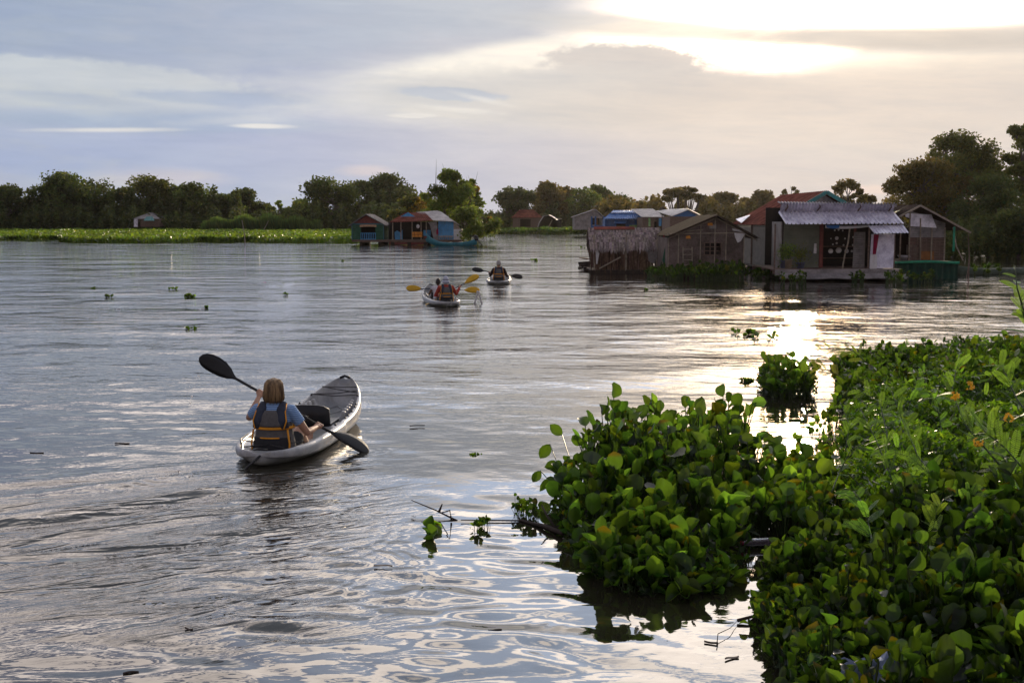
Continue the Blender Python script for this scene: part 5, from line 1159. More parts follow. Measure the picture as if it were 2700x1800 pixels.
def kayak(label, loc, heading, L=3.5, B=.84, seats=(-.55, .35), group=None):
    r = thing('kayak', label, 'kayak', loc, heading, group); mb = MB(); rings = []; n = 44
    for i in range(n + 1):
        s = -1 + 2 * i / n; a = abs(s)
        b = B / 2 * ((1 - a ** 4.2) ** .62 if s < 0 else (1 - a ** 2.7) ** .72) + (.05 if s < 0 else .022)
        zg = .175 + (-.02 * a ** 2 if s < 0 else .28 * a ** 2.2); y = s * L / 2 - (0 if a < .999 else .0)
        kz = -.09 + (.12 * a ** 5 if s < 0 else .30 * a ** 5.5)
        t = min(1, max(0, (a - .80) / .10)) if s < 0 else min(1, max(0, (a - .89) / .08)); t = t * t * (3 - 2 * t)
        zf = (.045 + (.09 * max(0, s) ** 3)) * (1 - t) + (zg - .015) * t; st = .0
        if any(abs(s * L / 2 - q) < .22 for q in seats): zf += .05 * (1 - t)
        wi = b * .83; wf = b * .70
        half = [(b * .45, kz + .012), (b * .86, kz + .075 + .03 * a), (b * .97, kz + .6 * (zg - kz) - .02), (b * 1.0, kz + .72 * (zg - kz)), (b * .985, zg - .02), (b * .93, zg), (b * .84, zg + .004), (wi, zg - .022), (wi * .97, zf + (zg - zf) * .5), (wf, zf + .015), (wf * .5, zf)]
        rings.append([Vector((0, y, kz))] + [Vector((x, y, z)) for x, z in half] + [Vector((0, y, zf))] + [Vector((-x, y, z)) for x, z in half[::-1]])
    mb.loft(rings); o = mb.build('hull', M['hull'], r, True); m_ = o.modifiers.new('s', 'SUBSURF'); m_.levels = m_.render_levels = 1
    def rim(s): a = abs(s); return (B / 2 * ((1 - a ** 4.2) ** .62 if s < 0 else (1 - a ** 2.7) ** .72) * .93, .175 + (-.02 * a ** 2 if s < 0 else .28 * a ** 2.2))
    def P(s, side, dz=.012, k=1.0): b, z = rim(s); return Vector((side * b * k, s * L / 2, z + dz))
    # raised footwell ribs inside the bow well
    for side in (-1, 1):
        for q in range(6):
            mb = MB(); y = .42 + q * .13; x = side * (rim(y / (L / 2))[0] * .78 - .015); mb.box((x, y, .135 + y * .05), (.05, .055, .13), rz=side * .25, ry=side * .35); mb.build('foot_brace', M['hull'], r, bevel=.012)
    # diamond pattern scupper plate
    mb = MB(); c = Vector((0, 1.12, .115)); pts = [c + Vector((.12, 0, 0)), c + Vector((0, .16, .02)), c + Vector((-.12, 0, 0)), c + Vector((0, -.16, -.02))]
    for a, b in zip(pts, pts[1:] + pts[:1]): mb.bar(a, b, .014, .02)
    mb.build('floor_diamond', M['hull'], r)
    if seats:
        for q in seats[1:]:
            mb = MB(); rr = []
            for i in range(9):
                t = -1 + 2 * i / 8; x = t * .23; y = q - .10 + .06 * t * t; h = .25 - .05 * t ** 4
                rr.append([Vector((x, y, .10)), Vector((x, y - .05, .10 + h)), Vector((x, y - .075, .10 + h)), Vector((x, y - .045, .10))])
            mb.loft(rr); mb.build('seat_back', M['black'], r, True)
            mb = MB(); mb.box((0, q + .12, .11), (.48, .40, .045)); mb.build('seat_pad', M['black'], r, bevel=.015)
    def cord(pts, nm='bungee_cord', rr=.006):
        mb = MB(); mb.tube(pts, rr, 6); mb.build(nm, M['black'], r, True)
    cord([P(.66, -1), Vector((.02, .70 * L / 2, rim(.7)[1] + .0)), P(.74, 1)]); cord([P(.70, 1), Vector((-.02, .76 * L / 2, rim(.76)[1] + .01)), P(.80, -1)]); cord([P(.80, -1), Vector((0, .80 * L / 2, rim(.8)[1] + .005)), P(.80, 1)]); cord([P(.66, -1), Vector((0, .655 * L / 2, rim(.66)[1] - .005)), P(.66, 1)])
    cord([P(-.72, -1), Vector((0, -.80 * L / 2, .165)), P(-.90, 1)]); cord([P(-.72, 1), Vector((0, -.80 * L / 2, .165)), P(-.90, -1)])
    cord([P(-.55, -1, .02), P(-.75, -1, .035, 1.05), P(-.9, -1, .0, 1.1)], 'grab_line', .008)
    mb = MB(); b, z = rim(.93); mb.tube([(-.05, .93 * L / 2, z + .025), (.0, .95 * L / 2, z + .045), (.07, .93 * L / 2, z + .03)], .017, 8); mb.build('carry_handle', M['black'], r, True)
    mb = MB(); mb.tube([(-.07, -.96 * L / 2, .165), (0, -.99 * L / 2, .182), (.07, -.96 * L / 2, .165)], .012, 8); mb.build('carry_handle', M['black'], r, True)
    for side in (-1, 1):
        for s in (.10, .18, .30, .42, .48, .66, -.15, -.35):
            mb = MB(); mb.ball(P(s, side, .004, .985), (.014, .022, .014), 8, 5); mb.build('pad_eye', M['black'], r, True)
    mb = MB(); mb.tube([(.02, -L / 2 + .01, .12), (-.09, -L / 2 - .05, .02), (-.12, -L / 2 - .08, -.03)], .012, 6); mb.build('drain_line', M['black'], r, True)
    return r
def blade(mb, base, d, wide, ln=.46, w=.095, curve=.03):
    nr = d.cross(wide).normalized(); rings = []
    prof = ((0, .016), (.08, .03), (.2, .062), (.38, .088), (.58, .097), (.75, .093), (.88, .075), (.96, .047), (1.0, .012))
    for t, h in prof:
        c = base + d * ln * t + nr * curve * math.sin(t * PI * .9) ; h = h / .097 * w; sh = wide * (.012 * math.sin(t * 3))
        th = .009 * (1 - .75 * t); rings.append([c + sh + wide * h, c + sh + wide * h * .5 + nr * (th + .004), c + sh + nr * (th + .010 * (1 - t)), c + sh - wide * h * .5 + nr * (th + .004), c + sh - wide * h, c + sh - wide * h * .5 - nr * th * .3, c + sh - nr * th * .3, c + sh + wide * h * .5 - nr * th * .3])
    mb.loft(rings)
def paddle(label, U, T, mt, wide_u, wide_t, smat='shaft'):
    U, T = Vector(U), Vector(T); c = (U + T) / 2; r = thing('paddle', label, 'paddle', c, 0, 'kayak paddles'); d = (U - T).normalized(); L = (U - T).length
    mb = MB(); mb.tube([T - c + d * .42, U - c - d * .42], .0155, 10); mb.build('shaft', M[smat], r, True)
    for sgn, e, wd in ((1, U, wide_u), (-1, T, wide_t)):
        dd = d * sgn; wd = Vector(wd); wd = (wd - dd * wd.dot(dd)).normalized(); mb = MB(); blade(mb, e - c - dd * .46, dd, wd); mb.build('blade', M[mt], r, True)
    mb = MB(); k = T - c + d * (L * .36); mb.tube([k, k + d * .03], .026, 10); mb.build('drip_ring', M['black'], r, True)
    return r
def arc(p, q, t): return p.lerp(q, t)
def remesh(o, v, it=3):
    m = o.modifiers.new('remesh', 'REMESH'); m.mode = 'VOXEL'; m.voxel_size = v; m.use_smooth_shade = True
    if it: s = o.modifiers.new('smooth', 'CORRECTIVE_SMOOTH' if False else 'SMOOTH'); s.factor = .5; s.iterations = it
def torso_rings(k=1.0, dz=0.0, y0=0.0, top=True):
    # z, half width, half depth, forward
    pr = [(-.06, .17, .125, 0), (0, .185, .135, 0), (.08, .178, .125, .005), (.17, .150, .105, .01), (.27, .155, .11, .015), (.36, .172, .118, .02), (.43, .178, .11, .02), (.475, .165, .085, .02), (.505, .11, .065, .015), (.53, .062, .055, .01)]
    return [[Vector((math.cos(2 * PI * q / 18) * a * k, f + y0 + math.sin(2 * PI * q / 18) * b * k, z + dz)) for q in range(18)] for z, a, b, f in pr]
def person(label, loc, heading, hands, elbows, shaft_dir, skin, shirt, sleeve, vox, head='bob', sc=1.0, vest=True, lean=0.0, group='kayakers', headturn=0.0):
    r = thing('person', label, 'person', loc, heading, group); r.scale = (sc,) * 3
    inv = (Matrix.Translation(Vector(loc)) @ Matrix.Rotation(heading, 4, 'Z') @ Matrix.Scale(sc, 4)).inverted()
    sd_ = (Matrix.Rotation(-heading, 3, 'Z') @ Vector(shaft_dir)).normalized()
    mb = MB(); mb.loft(torso_rings()); V_ = Vector
    mb.tube([(0, .01, .47), (0, .015, .55), (0, .025, .60)], [.062, .054, .052], 12)
    hc = V_((0, .03, .655))
    # head with brow, nose and chin
    rings = []
    for i in range(11):
        t = PI * (.04 + .92 * i / 10); z = -math.cos(t) * .118; rr = math.sin(t); wx = .075 * rr * (1 - .16 * max(0, -z / .118)); dy = .094 * rr
        rings.append([hc + V_((math.cos(2 * PI * q / 14) * wx, math.sin(2 * PI * q / 14) * dy * (1.0 if math.sin(2 * PI * q / 14) > 0 else .95) + (.012 if z < -.03 and math.sin(2 * PI * q / 14) > .3 else 0), z)) for q in range(14)])
    mb.loft(rings); mb.ball(hc + V_((0, .102, -.02)), (.012, .02, .022), 8, 6); mb.ball(hc + V_((0, .085, -.058)), (.024, .012, .010), 8, 5)
    for s in (-1, 1): mb.ball(hc + V_((s * .078, -.005, -.012)), (.012, .02, .032), 8, 6); mb.ball(hc + V_((s * .030, .082, .012)), (.014, .012, .010), 8, 5)
    arms = []
    for s, h, e in ((-1, hands[0], elbows[0]), (1, hands[1], elbows[1])):
        hp = inv @ V_(h); sh = V_((s * .175, .015, .455)); el = V_(e); wr = hp + (el - hp).normalized() * .075
        mb.tube([V_((s * .12, .015, .465)), sh, sh.lerp(el, .35), sh.lerp(el, .75), el, el.lerp(wr, .3), el.lerp(wr, .7), wr], [.05, .054, .047, .040, .037, .038, .030, .024], 12)
        arms.append((sh, el, wr, hp))
        # palm behind the shaft, four fingers wrapped round it, thumb from the side of the palm
        a = (wr - hp).normalized(); a = (a - sd_ * a.dot(sd_)).normalized(); bq = sd_.cross(a)
        ud = sd_ if sd_.x * s < 0 else -sd_
        for j in range(4):
            o = hp + sd_ * (-.032 + .0213 * j); ln = (.80, .95, 1.0, .92)[j] if s > 0 else (.92, 1.0, .95, .80)[j]
            pts = [o + (a * math.cos(R(g)) + bq * math.sin(R(g))) * .0255 for g in [ -10 + 235 * ln * q / 6 for q in range(7)]]
            mb.tube([wr.lerp(pts[0], .35)] + pts, [.011, .0105, .010, .0095, .009, .0085, .008, .0068], 8)
        o = hp + ud * .045
        mb.tube([wr.lerp(hp, .25) + ud * .018, hp + a * .030 + ud * .036, o + a * .018 - bq * .020, o - a * .010 - bq * .022], [.013, .0115, .010, .008], 8)
        mb.tube([wr, wr.lerp(hp, .45) , hp + a * .026], [.024, .030, .028], 10)
    for s in (-1, 1):
        mb.tube([(s * .09, .02, -.01), (s * .12, .18, .03), (s * .14, .40, .17), (s * .13, .52, .08), (s * .12, .74, -.02), (s * .12, .80, -.01)], [.085, .083, .062, .056, .040, .036], 12)
        mb.tube([(s * .12, .76, -.04), (s * .13, .84, .03), (s * .14, .86, .10)], [.036, .034, .022], 10, flat=1.3)
    o = mb.build('body', M[skin], r, True); remesh(o, vox, 2)
    # shirt
    mb = MB(); mb.loft(torso_rings(1.07, .004))
    for sh, el, wr, hp in arms:
        e = sh.lerp(el, sleeve) if sleeve <= 1 else el; pts = [V_((sh.x * .6, .015, .46)), sh, sh.lerp(e, .5), e]; rr = [.060, .067, .062, .060]
        if sleeve > 1: pts += [el.lerp(wr, .5), el.lerp(wr, .95)]; rr[2:] = [.056, .050, .044, .037]
        mb.tube(pts, rr, 12)
    o = mb.build('shirt', M[shirt], r, True); remesh(o, vox * 1.1, 2)
    mb = MB()
    for s in (-1, 1): mb.tube([(s * .09, 0, -.01), (s * .12, .18, .03), (s * .135, .34, .13)], [.098, .095, .080], 12)
    mb.loft([[p * 1.0 + Vector((0, 0, 0)) for p in q] for q in torso_rings(1.1)[:3]]); o = mb.build('shorts', M['trousers'], r, True); remesh(o, vox * 1.2, 2)
    if vest:
        n = 40
        def vr(z, a, b, f, k0=0, k1=n, out=0):
            return [V_((math.cos(2 * PI * q / n) * (a + out), f + math.sin(2 * PI * q / n) * (b + out), z)) for q in range(k0, k1)]
        pr = [(.02, .205, .165, 0), (.06, .222, .178, 0), (.14, .212, .170, .005), (.20, .196, .155, .01), (.28, .186, .150, .012), (.34, .178, .145, .015)]
        mb = MB(); mb.loft([vr(*p) for p in pr]); o = mb.build('life_vest', M['vestgrey'], r, True)
        # lower back pocket, black
        def back(z0, z1, w0, w1, out, nm, mt, th=.02, parent=None, y_=-1, sag=0):
            mb = MB(); rr = []; m = 14
            def surf(x, z):
                zz = min(max(z, pr[0][0]), .50); import bisect
                tab = pr + [(.42, .172, .135, .018), (.50, .150, .105, .015)]
                for q in range(len(tab) - 1):
                    if tab[q][0] <= zz <= tab[q + 1][0]: break
                u = (zz - tab[q][0]) / (tab[q + 1][0] - tab[q][0]); a_, b_, f_ = (tab[q][k] * (1 - u) + tab[q + 1][k] * u for k in (1, 2, 3))
                return f_ + y_ * b_ * math.sqrt(max(.02, 1 - (x / (a_ * 1.02)) ** 2))
            for lay in (0, 1):
                for j in range(7):
                    z = z0 + (z1 - z0) * j / 6; w = w0 + (w1 - w0) * j / 6
                    rr.append([V_(((-1 + 2 * i / m) * w, surf((-1 + 2 * i / m) * w, z) + y_ * (out + (th if lay else 0) * (1 - .5 * abs(-1 + 2 * i / m) ** 6)), z - sag * (1 - (-1 + 2 * i / m) ** 2))) for i in range(m + 1)])
            w_ = m + 1; vs = [p for q in rr for p in q]; fs = []
            for lay in (0, 1):
                o0 = lay * 7 * w_
                fs += [(o0 + j * w_ + i, o0 + j * w_ + i + 1, o0 + (j + 1) * w_ + i + 1, o0 + (j + 1) * w_ + i) for j in range(6) for i in range(m)]
            lp = list(range(w_)) + [j * w_ + m for j in range(1, 7)] + [6 * w_ + i for i in range(m - 1, -1, -1)] + [j * w_ for j in range(5, 0, -1)]
            fs += [(a, b, b + 7 * w_, a + 7 * w_) for a, b in zip(lp, lp[1:] + lp[:1])]
            mb.add(vs, fs); return mb.build(nm, M[mt], parent or o, True)
        vo = o
        back(.31, .47, .150, .055, .006, 'back_panel', 'vestgrey', .028)
        for s in (-1, 1):
            mb = MB(); pts = [V_((s * .135, -.105, .29)), V_((s * .120, -.118, .38)), V_((s * .105, -.085, .47)), V_((s * .095, .0, .525)), V_((s * .10, .10, .47)), V_((s * .12, .14, .36)), V_((s * .13, .14, .29))]
            mb.tube(pts, [.055, .052, .05, .046, .05, .05, .05], 10, flat=.5, ref=(0, -1, .35)); mb.build('shoulder_strap', M['vestnavy'], vo, True)
            mb = MB(); pts = [V_((s * .148, -.158, .285)), V_((s * .172, -.140, .37)), V_((s * .152, -.105, .455)), V_((s * .142, -.02, .527))]; mb.tube(pts, .0065, 6); mb.build('piping', M['webbing'], vo, True)
            mb = MB(); mb.tube([V_((s * .190, -.125, .03)), V_((s * .196, -.125, .14)), V_((s * .176, -.12, .28))], .0095, 6); mb.build('side_strap', M['webbing'], vo, True)
        mb = MB(); mb.loft([vr(.335, .165, .135, .015, out=0), vr(.42, .165, .120, .018, out=0), vr(.47, .13, .09, .015, out=0)]); mb.build('upper_back', M['vestnavy'], vo, True)
        mb = MB(); mb.loft([vr(.277, .187, .151, .012, out=.012), vr(.279, .187, .151, .012, out=.024), vr(.303, .184, .149, .013, out=.024), vr(.305, .184, .149, .013, out=.012)], cap=False); mb.build('waist_strap', M['webbing'], vo, True)
        back(.02, .195, .200, .188, .004, 'lower_pocket', 'trousers', .018); back(.192, .204, .10, .10, .024, 'pocket_edge', 'webbing', .004)
    # head wear
    if head == 'bob':
        mb = MB(); rings = []; m = 40; rg = random.Random(3)
        ph = [rg.uniform(0, 6) for _ in range(8)]
        for i in range(17):
            t = i / 16; z = .128 - .238 * t ** 1.15
            if t < .42: k = math.sin(PI / 2 * (t / .42) ** .62)
            else: k = 1.0 + .05 * math.sin((t - .42) * 4)
            k *= 1 - .30 * max(0, t - .80) / .2
            ring = []
            for q in range(m):
                an = 2 * PI * q / m; rip = 1 + (.018 + .05 * t) * (math.sin(9 * an + ph[0] + t * 2) * .5 + math.sin(17 * an + ph[1] - t * 3) * .5)
                x = math.cos(an) * .089 * k * rip; y = math.sin(an) * .104 * k * rip
                if y > .035 and t > .3: y = .035 + (y - .035) * .12        # the face stays open
                ring.append(hc + V_((x, y - .012, z + .012 * math.sin(13 * an + ph[2]) * t)))
            rings.append(ring)
        rg2 = random.Random(5)
        for q in range(170):
            an = rg2.uniform(PI * .98, PI * 2.02) if q % 3 else rg2.uniform(0, 6.28); pts_ = []; w0 = rg2.uniform(-.01, .012); fl = rg2.uniform(-.006, .02); sw = rg2.uniform(-.10, .10); e = rg2.uniform(.92, 1.08)
            for k in range(8):
                t = k / 7 * e; z = .126 - .238 * t ** 1.15; kk = math.sin(PI / 2 * min(1, (t / .42)) ** .62) if t < .42 else 1.0 + .05 * math.sin((t - .42) * 4) - .30 * max(0, t - .85) / .25
                a_ = an + sw * t; x, y = math.cos(a_) * (.091 + w0 * t + fl * t ** 3) * kk, math.sin(a_) * (.106 + w0 * t + fl * t ** 3) * kk
                if y > .035: y = .035 + (y - .035) * .3
                pts_.append(hc + V_((x, y - .012, z + .002)))
            mb.tube(pts_, [.0035, .005, .0055, .005, .005, .0045, .0035, .0012], 4)
        mb.loft(rings); mb.build('hair', M['hair'], r, True)
    else:
        mb = MB(); z0 = -.03 if head == 'short' else .0; rings = []
        for i in range(9):
            t = i / 8; z = .126 - (.126 - z0 + .035) * t; k = math.sin(PI / 2 * min(1, (t * 1.05) ** .55 + .03)); rings.append([hc + V_((math.cos(2 * PI * q / 20) * .085 * k, -.006 + math.sin(2 * PI * q / 20) * .104 * k, z + (.05 if math.sin(2 * PI * q / 20) > .5 and t > .8 else 0))) for q in range(20)])
        mb.loft(rings); mb.build('hair' if head == 'short' else 'cap', M['hairdark' if head == 'short' else ('cap' if head == 'cap' else 'hat')], r, True)
        if head == 'hat':
            mb = MB(); mb.loft([[hc + V_((math.cos(2 * PI * q / 24) * a, -.006 + math.sin(2 * PI * q / 24) * a * 1.12, z)) for q in range(24)] for a, z in ((.084, .0), (.12, -.035), (.125, -.045), (.118, -.042), (.083, -.008))], cap=False); mb.build('hat_brim', M['hat'], r, True)
            mb = MB(); mb.loft([[hc + V_((math.cos(2 * PI * q / 24) * a, -.006 + math.sin(2 * PI * q / 24) * a * 1.2, z)) for q in range(24)] for a, z in ((.087, .0), (.089, .0), (.088, .02), (.085, .02))], cap=False); mb.build('hat_band', M['vestnavy'], r, True)
            mb = MB(); rings = [[hc + V_((math.cos(an) * .088, -.012 - math.sin(an) * .10, z)) for an in [PI * q / 12 for q in range(13)]] for z in (0, -.05, -.10)]; mb.loft(rings, closed=False); o = mb.build('neck_flap', M['hat'], r, True); sdm = o.modifiers.new('t', 'SOLIDIFY'); sdm.thickness = .006
        if head == 'cap':
            mb = MB(); mb.loft([[hc + V_((math.cos(an) * a, .05 + math.sin(an) * b, z)) for an in [PI * q / 10 for q in range(11)]] for a, b, z in ((.07, .06, .035), (.072, .13, .015), (.07, .13, .008), (.068, .06, .027))]); mb.build('cap_peak', M['cap'], r, True)
            for_s = MB(); for_s.ball(hc + V_((0, -.07, -.06)), (.07, .035, .03), 12, 6); for_s.build('hair', M['hair'], r, True)
    return r
# near kayak
HD = -R(6.3); st = Vector((-2.47, 11.45, 0)); dv = Vector((math.sin(-HD), math.cos(-HD), 0)); KL = 3.5; kc = st + dv * KL / 2
kayak('scuffed light grey kayak nearest to the camera, black spare seat in the middle', kc, HD, KL, .83, (-KL / 2 + .62, .15), 'light grey kayaks')
pl = st + dv * .52 + Vector((.0, 0, .03)); U = Vector((-3.33, 12.62, .945)); T = Vector((-1.5, 12.28, -.02)); dd = (U - T).normalized()
paddle('black paddle across the near kayak, its upper blade raised to the left', U, T, 'carbon', (.5, 0, 1), (.1, .85, .5), 'carbon')
person('person with brown bobbed hair and blue striped T shirt paddling the nearest kayak', pl, HD, (T + (U - T) * .63, T + (U - T) * .285), ((-.315, .17, .345), (.315, .10, .215)), dd, 'skin', 'stripes', .55, .0075, 'bob')
# pair
st = Vector((-1.72, 33.0, 0)); H2 = R(13); dv = Vector((-math.sin(R(13)), math.cos(R(13)), 0)); kayak('pale kayak carrying two people, middle one of the three kayaks', st + dv * 1.75, H2, 3.5, .80, (-1.15, .15), 'light grey kayaks')
p = st + dv * .62 + Vector((0, 0, .06)); U = W(1263, 727, 34.0); T = W(1113, 806, 33.9); T.z = max(T.z, -.02); c = (U + T) / 2; dd = (U - T).normalized()
paddle('yellow paddle held slanting, one blade raised to the right, by the white hatted kayaker', U, T, 'yellowblade', (.3, .3, 1), (.2, .9, .2))
person('person in pale sun hat and red long sleeved shirt, rear seat of the double kayak', p, H2, (c - dd * .30, c + dd * .32), ((-.28, .12, .22), (.32, .12, .26)), dd, 'skin', 'redshirt', 2, .012, 'hat')
p = st + dv * 1.75 + Vector((-.03, 0, .04)); U = W(1265, 766, 35.3); T = W(1071, 760, 35.1); c = (U + T) / 2; dd = (U - T).normalized()
paddle('yellow paddle held level, both blades out of the water, by the front double kayaker', U, T, 'yellowblade', (0, .2, 1), (0, .2, 1))
person('person with short dark hair and white shirt, front seat of the double kayak', p, H2, (c - dd * .30, c + dd * .30), ((-.30, .10, .24), (.30, .10, .24)), dd, 'skindark', 'whitevest', .25, .012, 'short', sc=.88, vest=False)
# far single
st = Vector((-.50, 44.3, 0)); dv = Vector((0, 1, 0)); kayak('farthest pale kayak carrying one person in dark clothes', st + dv * 1.7, R(-1), 3.4, .86, (-1.1,), 'light grey kayaks')
p = st + dv * .62 + Vector((0, 0, .08)); U = W(1378, 732, 45.4); T = W(1245, 709, 45.3); c = (U + T) / 2; dd = (U - T).normalized()
paddle('black paddle held level by the farthest kayaker', U, T, 'carbon', (.1, .3, 1), (.1, .3, 1), 'carbon')
person('person in grey cap and dark long sleeved shirt, alone in the farthest kayak', p, R(-1), (c - dd * .32, c + dd * .32), ((-.30, .10, .22), (.30, .10, .20)), dd, 'skin', 'darkshirt', 2, .013, 'cap', sc=1.06)
# water thrown up
def splash(name, label, pts, r0, seed):
    mb = MB(); rg = random.Random(seed)
    for p, s in pts: mb.ball(p, (r0 * s * .8, r0 * s * .8, r0 * s * rg.uniform(1, 1.6)), 6, 4)
    m = M.get('drop')
    if not m:
        m, N, b = new_mat('water_drop'); m = mat('water_drop', (.9, .9, .92), .1, var=.02, spec=1.0, trans=.6); M['drop'] = m  # white base stands in for light shining through the clear drops
    tag(mb.build(name, m, smooth=True), label, 'water drops', kind='stuff')
rg = random.Random(9)
drops = [((522, 990), 1.3), ((500, 1020), .9), ((506, 1045), 1.5), ((503, 1052), 1.0), ((502, 1063), .8), ((514, 1020), .7), ((499, 1090), .7), ((507, 1093), .7), ((509, 1106), .6), ((504, 1120), .9), ((496, 1133), .8), ((485, 1149), 1.0), ((498, 1157), .7), ((505, 1170), .8), ((517, 1186), .8), ((526, 992), .9), ((504, 1060), .7), ((500, 1062), .8), ((440, 1205), .6), ((438, 1190), .5), ((446, 1193), .6), ((487, 1200), .5)]
splash('water_drops', 'bright drops falling from the raised black blade', [(W(x, y, 12.5), s) for (x, y), s in drops], .0075, 1)
pts = []
for i in range(150):
    t = rg.random(); s = rg.choice((-1, 1)); x = 1261 + s * (t * 10) + rg.gauss(0, 1.2); y = 768 + t * 34; pts.append((W(x, y, 34.3), rg.uniform(.4, 1.2)))
splash('water_drops', 'white water streaming off the yellow paddle blade', pts, .022, 2)
splash('water_drops', 'spray at the wake edge left of the near kayak', [(G(rg.uniform(395, 515), rg.uniform(1238, 1258), rg.uniform(0, .03)), rg.uniform(.4, 1.0)) for _ in range(26)], .009, 3)
# ------------------------------------------------------------------ near floating plants
def in_poly(x, y, poly):
    c = np.zeros(len(x), bool); n = len(poly); j = n - 1
    for i in range(n):
        xi, yi = poly[i]; xj, yj = poly[j]
        hit = ((yi > y) != (yj > y)) & (x < (xj - xi) * (y - yi) / ((yj - yi) or 1e-9) + xi); c ^= hit; j = i
    return c
def sample(poly_px, n, rs):
    P = [tuple(G(*p).xy) for p in poly_px]; xs = [p[0] for p in P]; ys = [p[1] for p in P]; out = np.zeros((0, 2))
    while len(out) < n:
        q = np.stack([rs.uniform(min(xs), max(xs), n * 2), rs.uniform(min(ys), max(ys), n * 2)], 1); out = np.concatenate([out, q[in_poly(q[:, 0], q[:, 1], P)]])
    return out[:n]
NU, NV = 5, 7
_v = np.linspace(0, 1, NV); _u = np.linspace(-1, 1, NU)
_prof = np.interp(_v, [0, .08, .25, .5, .75, .92, 1.0], [.12, .62, .93, 1.0, .92, .62, .10])
def hyacinth(name, label, cat, pts, hts, lsz, seed, kind=None, group=None, tint=(1, 1, 1), yellow=.014, splay=.5, loc=None, matname='hyacinth', thick=.006):
    """floating water hyacinth: pts are plant feet, every plant a rosette of stalked spoon shaped leaves"""
    rs = np.random.RandomState(seed); base = []; az = []; lean = []; hh = []; sz = []; pid = []
    for i, (x, y) in enumerate(pts):
        k = rs.randint(5, 9); a0 = rs.rand() * 6.28
        for q in range(k):
            base.append((x + rs.normal() * .02, y + rs.normal() * .02, -.02)); az.append(a0 + q * 6.28 / k + rs.normal() * .3)
            f = rs.rand(); lean.append(splay * (.12 + .75 * f)); hh.append(hts[i] * (1.08 - .5 * f) * rs.uniform(.8, 1.12)); sz.append(lsz[i] * rs.choice([rs.uniform(.45, .75), rs.uniform(.75, 1.2)])); pid.append(i)
    B = np.array(base); az = np.array(az); lean = np.array(lean); hh = np.array(hh); sz = np.array(sz); n = len(B)
    o = np.stack([np.cos(az), np.sin(az), np.zeros(n)], 1); up = np.array([0, 0, 1.0])
    s, c = np.sin(lean)[:, None], np.cos(lean)[:, None]; tip = B + (o * s * 1.0 + up * c) * hh[:, None]
    bend = (lean + rs.normal(size=n) * .5 + .2)[:, None]; ax = o * np.sin(bend) + up * np.cos(bend)              # blade axis
    side = np.cross(ax, o); side = np.cross(up, o); side /= np.linalg.norm(side, axis=1)[:, None]
    tw = rs.normal(size=n)[:, None] * .55; nrm = np.cross(ax, side); sd2 = side * np.cos(tw) + nrm * np.sin(tw); nr2 = np.cross(ax, sd2)
    roll = rs.uniform(.15, .9, n)[:, None, None, None] * (rs.rand(n)[:, None, None, None] > .12); wr = rs.uniform(.32, .52, n)[:, None, None, None]
    U_, V_ = np.meshgrid(_u, _v, indexing='xy'); Wd = (U_ * _prof[:, None])[None, :, :, None]
    S4 = sz[:, None, None, None]; A, Sd, Nr = ax[:, None, None, :], sd2[:, None, None, :], nr2[:, None, None, :]
    VV = V_[None, :, :, None]; cup = roll * .5 * Wd ** 2 * 2.0 * wr * 1.6; back = rs.uniform(-.30, .18, n)[:, None, None, None] * VV ** 2 + .03 * np.sin(VV * 9 + az[:, None, None, None] + Wd * 2)
    X = tip[:, None, None, :] + A * S4 * VV * (1 - .1 * roll) + Sd * S4 * wr * Wd * (1 - .25 * roll) + Nr * S4 * (cup + back)
    per = NU * NV; idx = np.arange(per).reshape(NV, NU); f = np.stack([idx[:-1, :-1], idx[:-1, 1:], idx[1:, 1:], idx[1:, :-1]], -1).reshape(-1, 4)
    Fs = (np.arange(n)[:, None, None] * per + f[None]).reshape(-1, 4)
    T = tints_for(rs, n, tint, .2) * np.exp(rs.normal(size=(n, 1)) * .42 - .05); yl = rs.rand(n) < yellow; T[yl] = np.array([1.9, 1.0, .5]) * rs.uniform(.5, 1.1, (yl.sum(), 1));  # random tone spread; the brighter tints stand in for backlit leaves
    vt = np.repeat(T, per, 0).reshape(n, NV, NU, 3) * (1 - .18 * (1 - np.abs(U_)) ** 8)[None, :, :, None] * (1 + .10 * V_)[None, :, :, None]
    # brown tips on a few
    bt = (rs.rand(n) < .09)[:, None, None, None] * (V_[None, :, :, None] > .8); vt = np.where(bt, np.array([1.6, .7, .4]), vt)
    z0 = np.array([loc[0], loc[1], 0]) if loc is not None else np.array([*np.mean(pts, 0), 0])
    root = thing(name, label, cat, tuple(z0), 0, group) if not kind else tag(thing(name, label, cat, tuple(z0)), kind=kind)
    raw_mesh('leaves', X.reshape(-1, 3) - z0, Fs, vt.reshape(-1, 3), M[matname], root, True)
    # stalks: curved four sided tubes
    K = 5; t = np.linspace(0, 1, K)[None, :, None]; mid = B + up * hh[:, None] * .55 + o * s * hh[:, None] * .22
    C_ = (1 - t) ** 2 * B[:, None] + 2 * t * (1 - t) * mid[:, None] + t ** 2 * (tip + ax * sz[:, None] * .06)[:, None]
    rad = (thick * (1.35 - .75 * t)) * (hh / .4).clip(.5, 1.2)[:, None, None]
    ring = np.stack([C_ + rad * d for d in (side[:, None], o[:, None], -side[:, None], -o[:, None])], 2)
    f = []
    for i in range(K - 1):
        for q in range(4): f.append((i * 4 + q, i * 4 + (q + 1) % 4, (i + 1) * 4 + (q + 1) % 4, (i + 1) * 4 + q))
    Fs = (np.arange(n)[:, None, None] * K * 4 + np.array(f)[None]).reshape(-1, 4)
    raw_mesh('stalks', ring.reshape(-1, 3) - z0, Fs, np.repeat(tints_for(rs, n, (1, 1, 1), .3), K * 4, 0), M['petiole'], root, True)
    return root
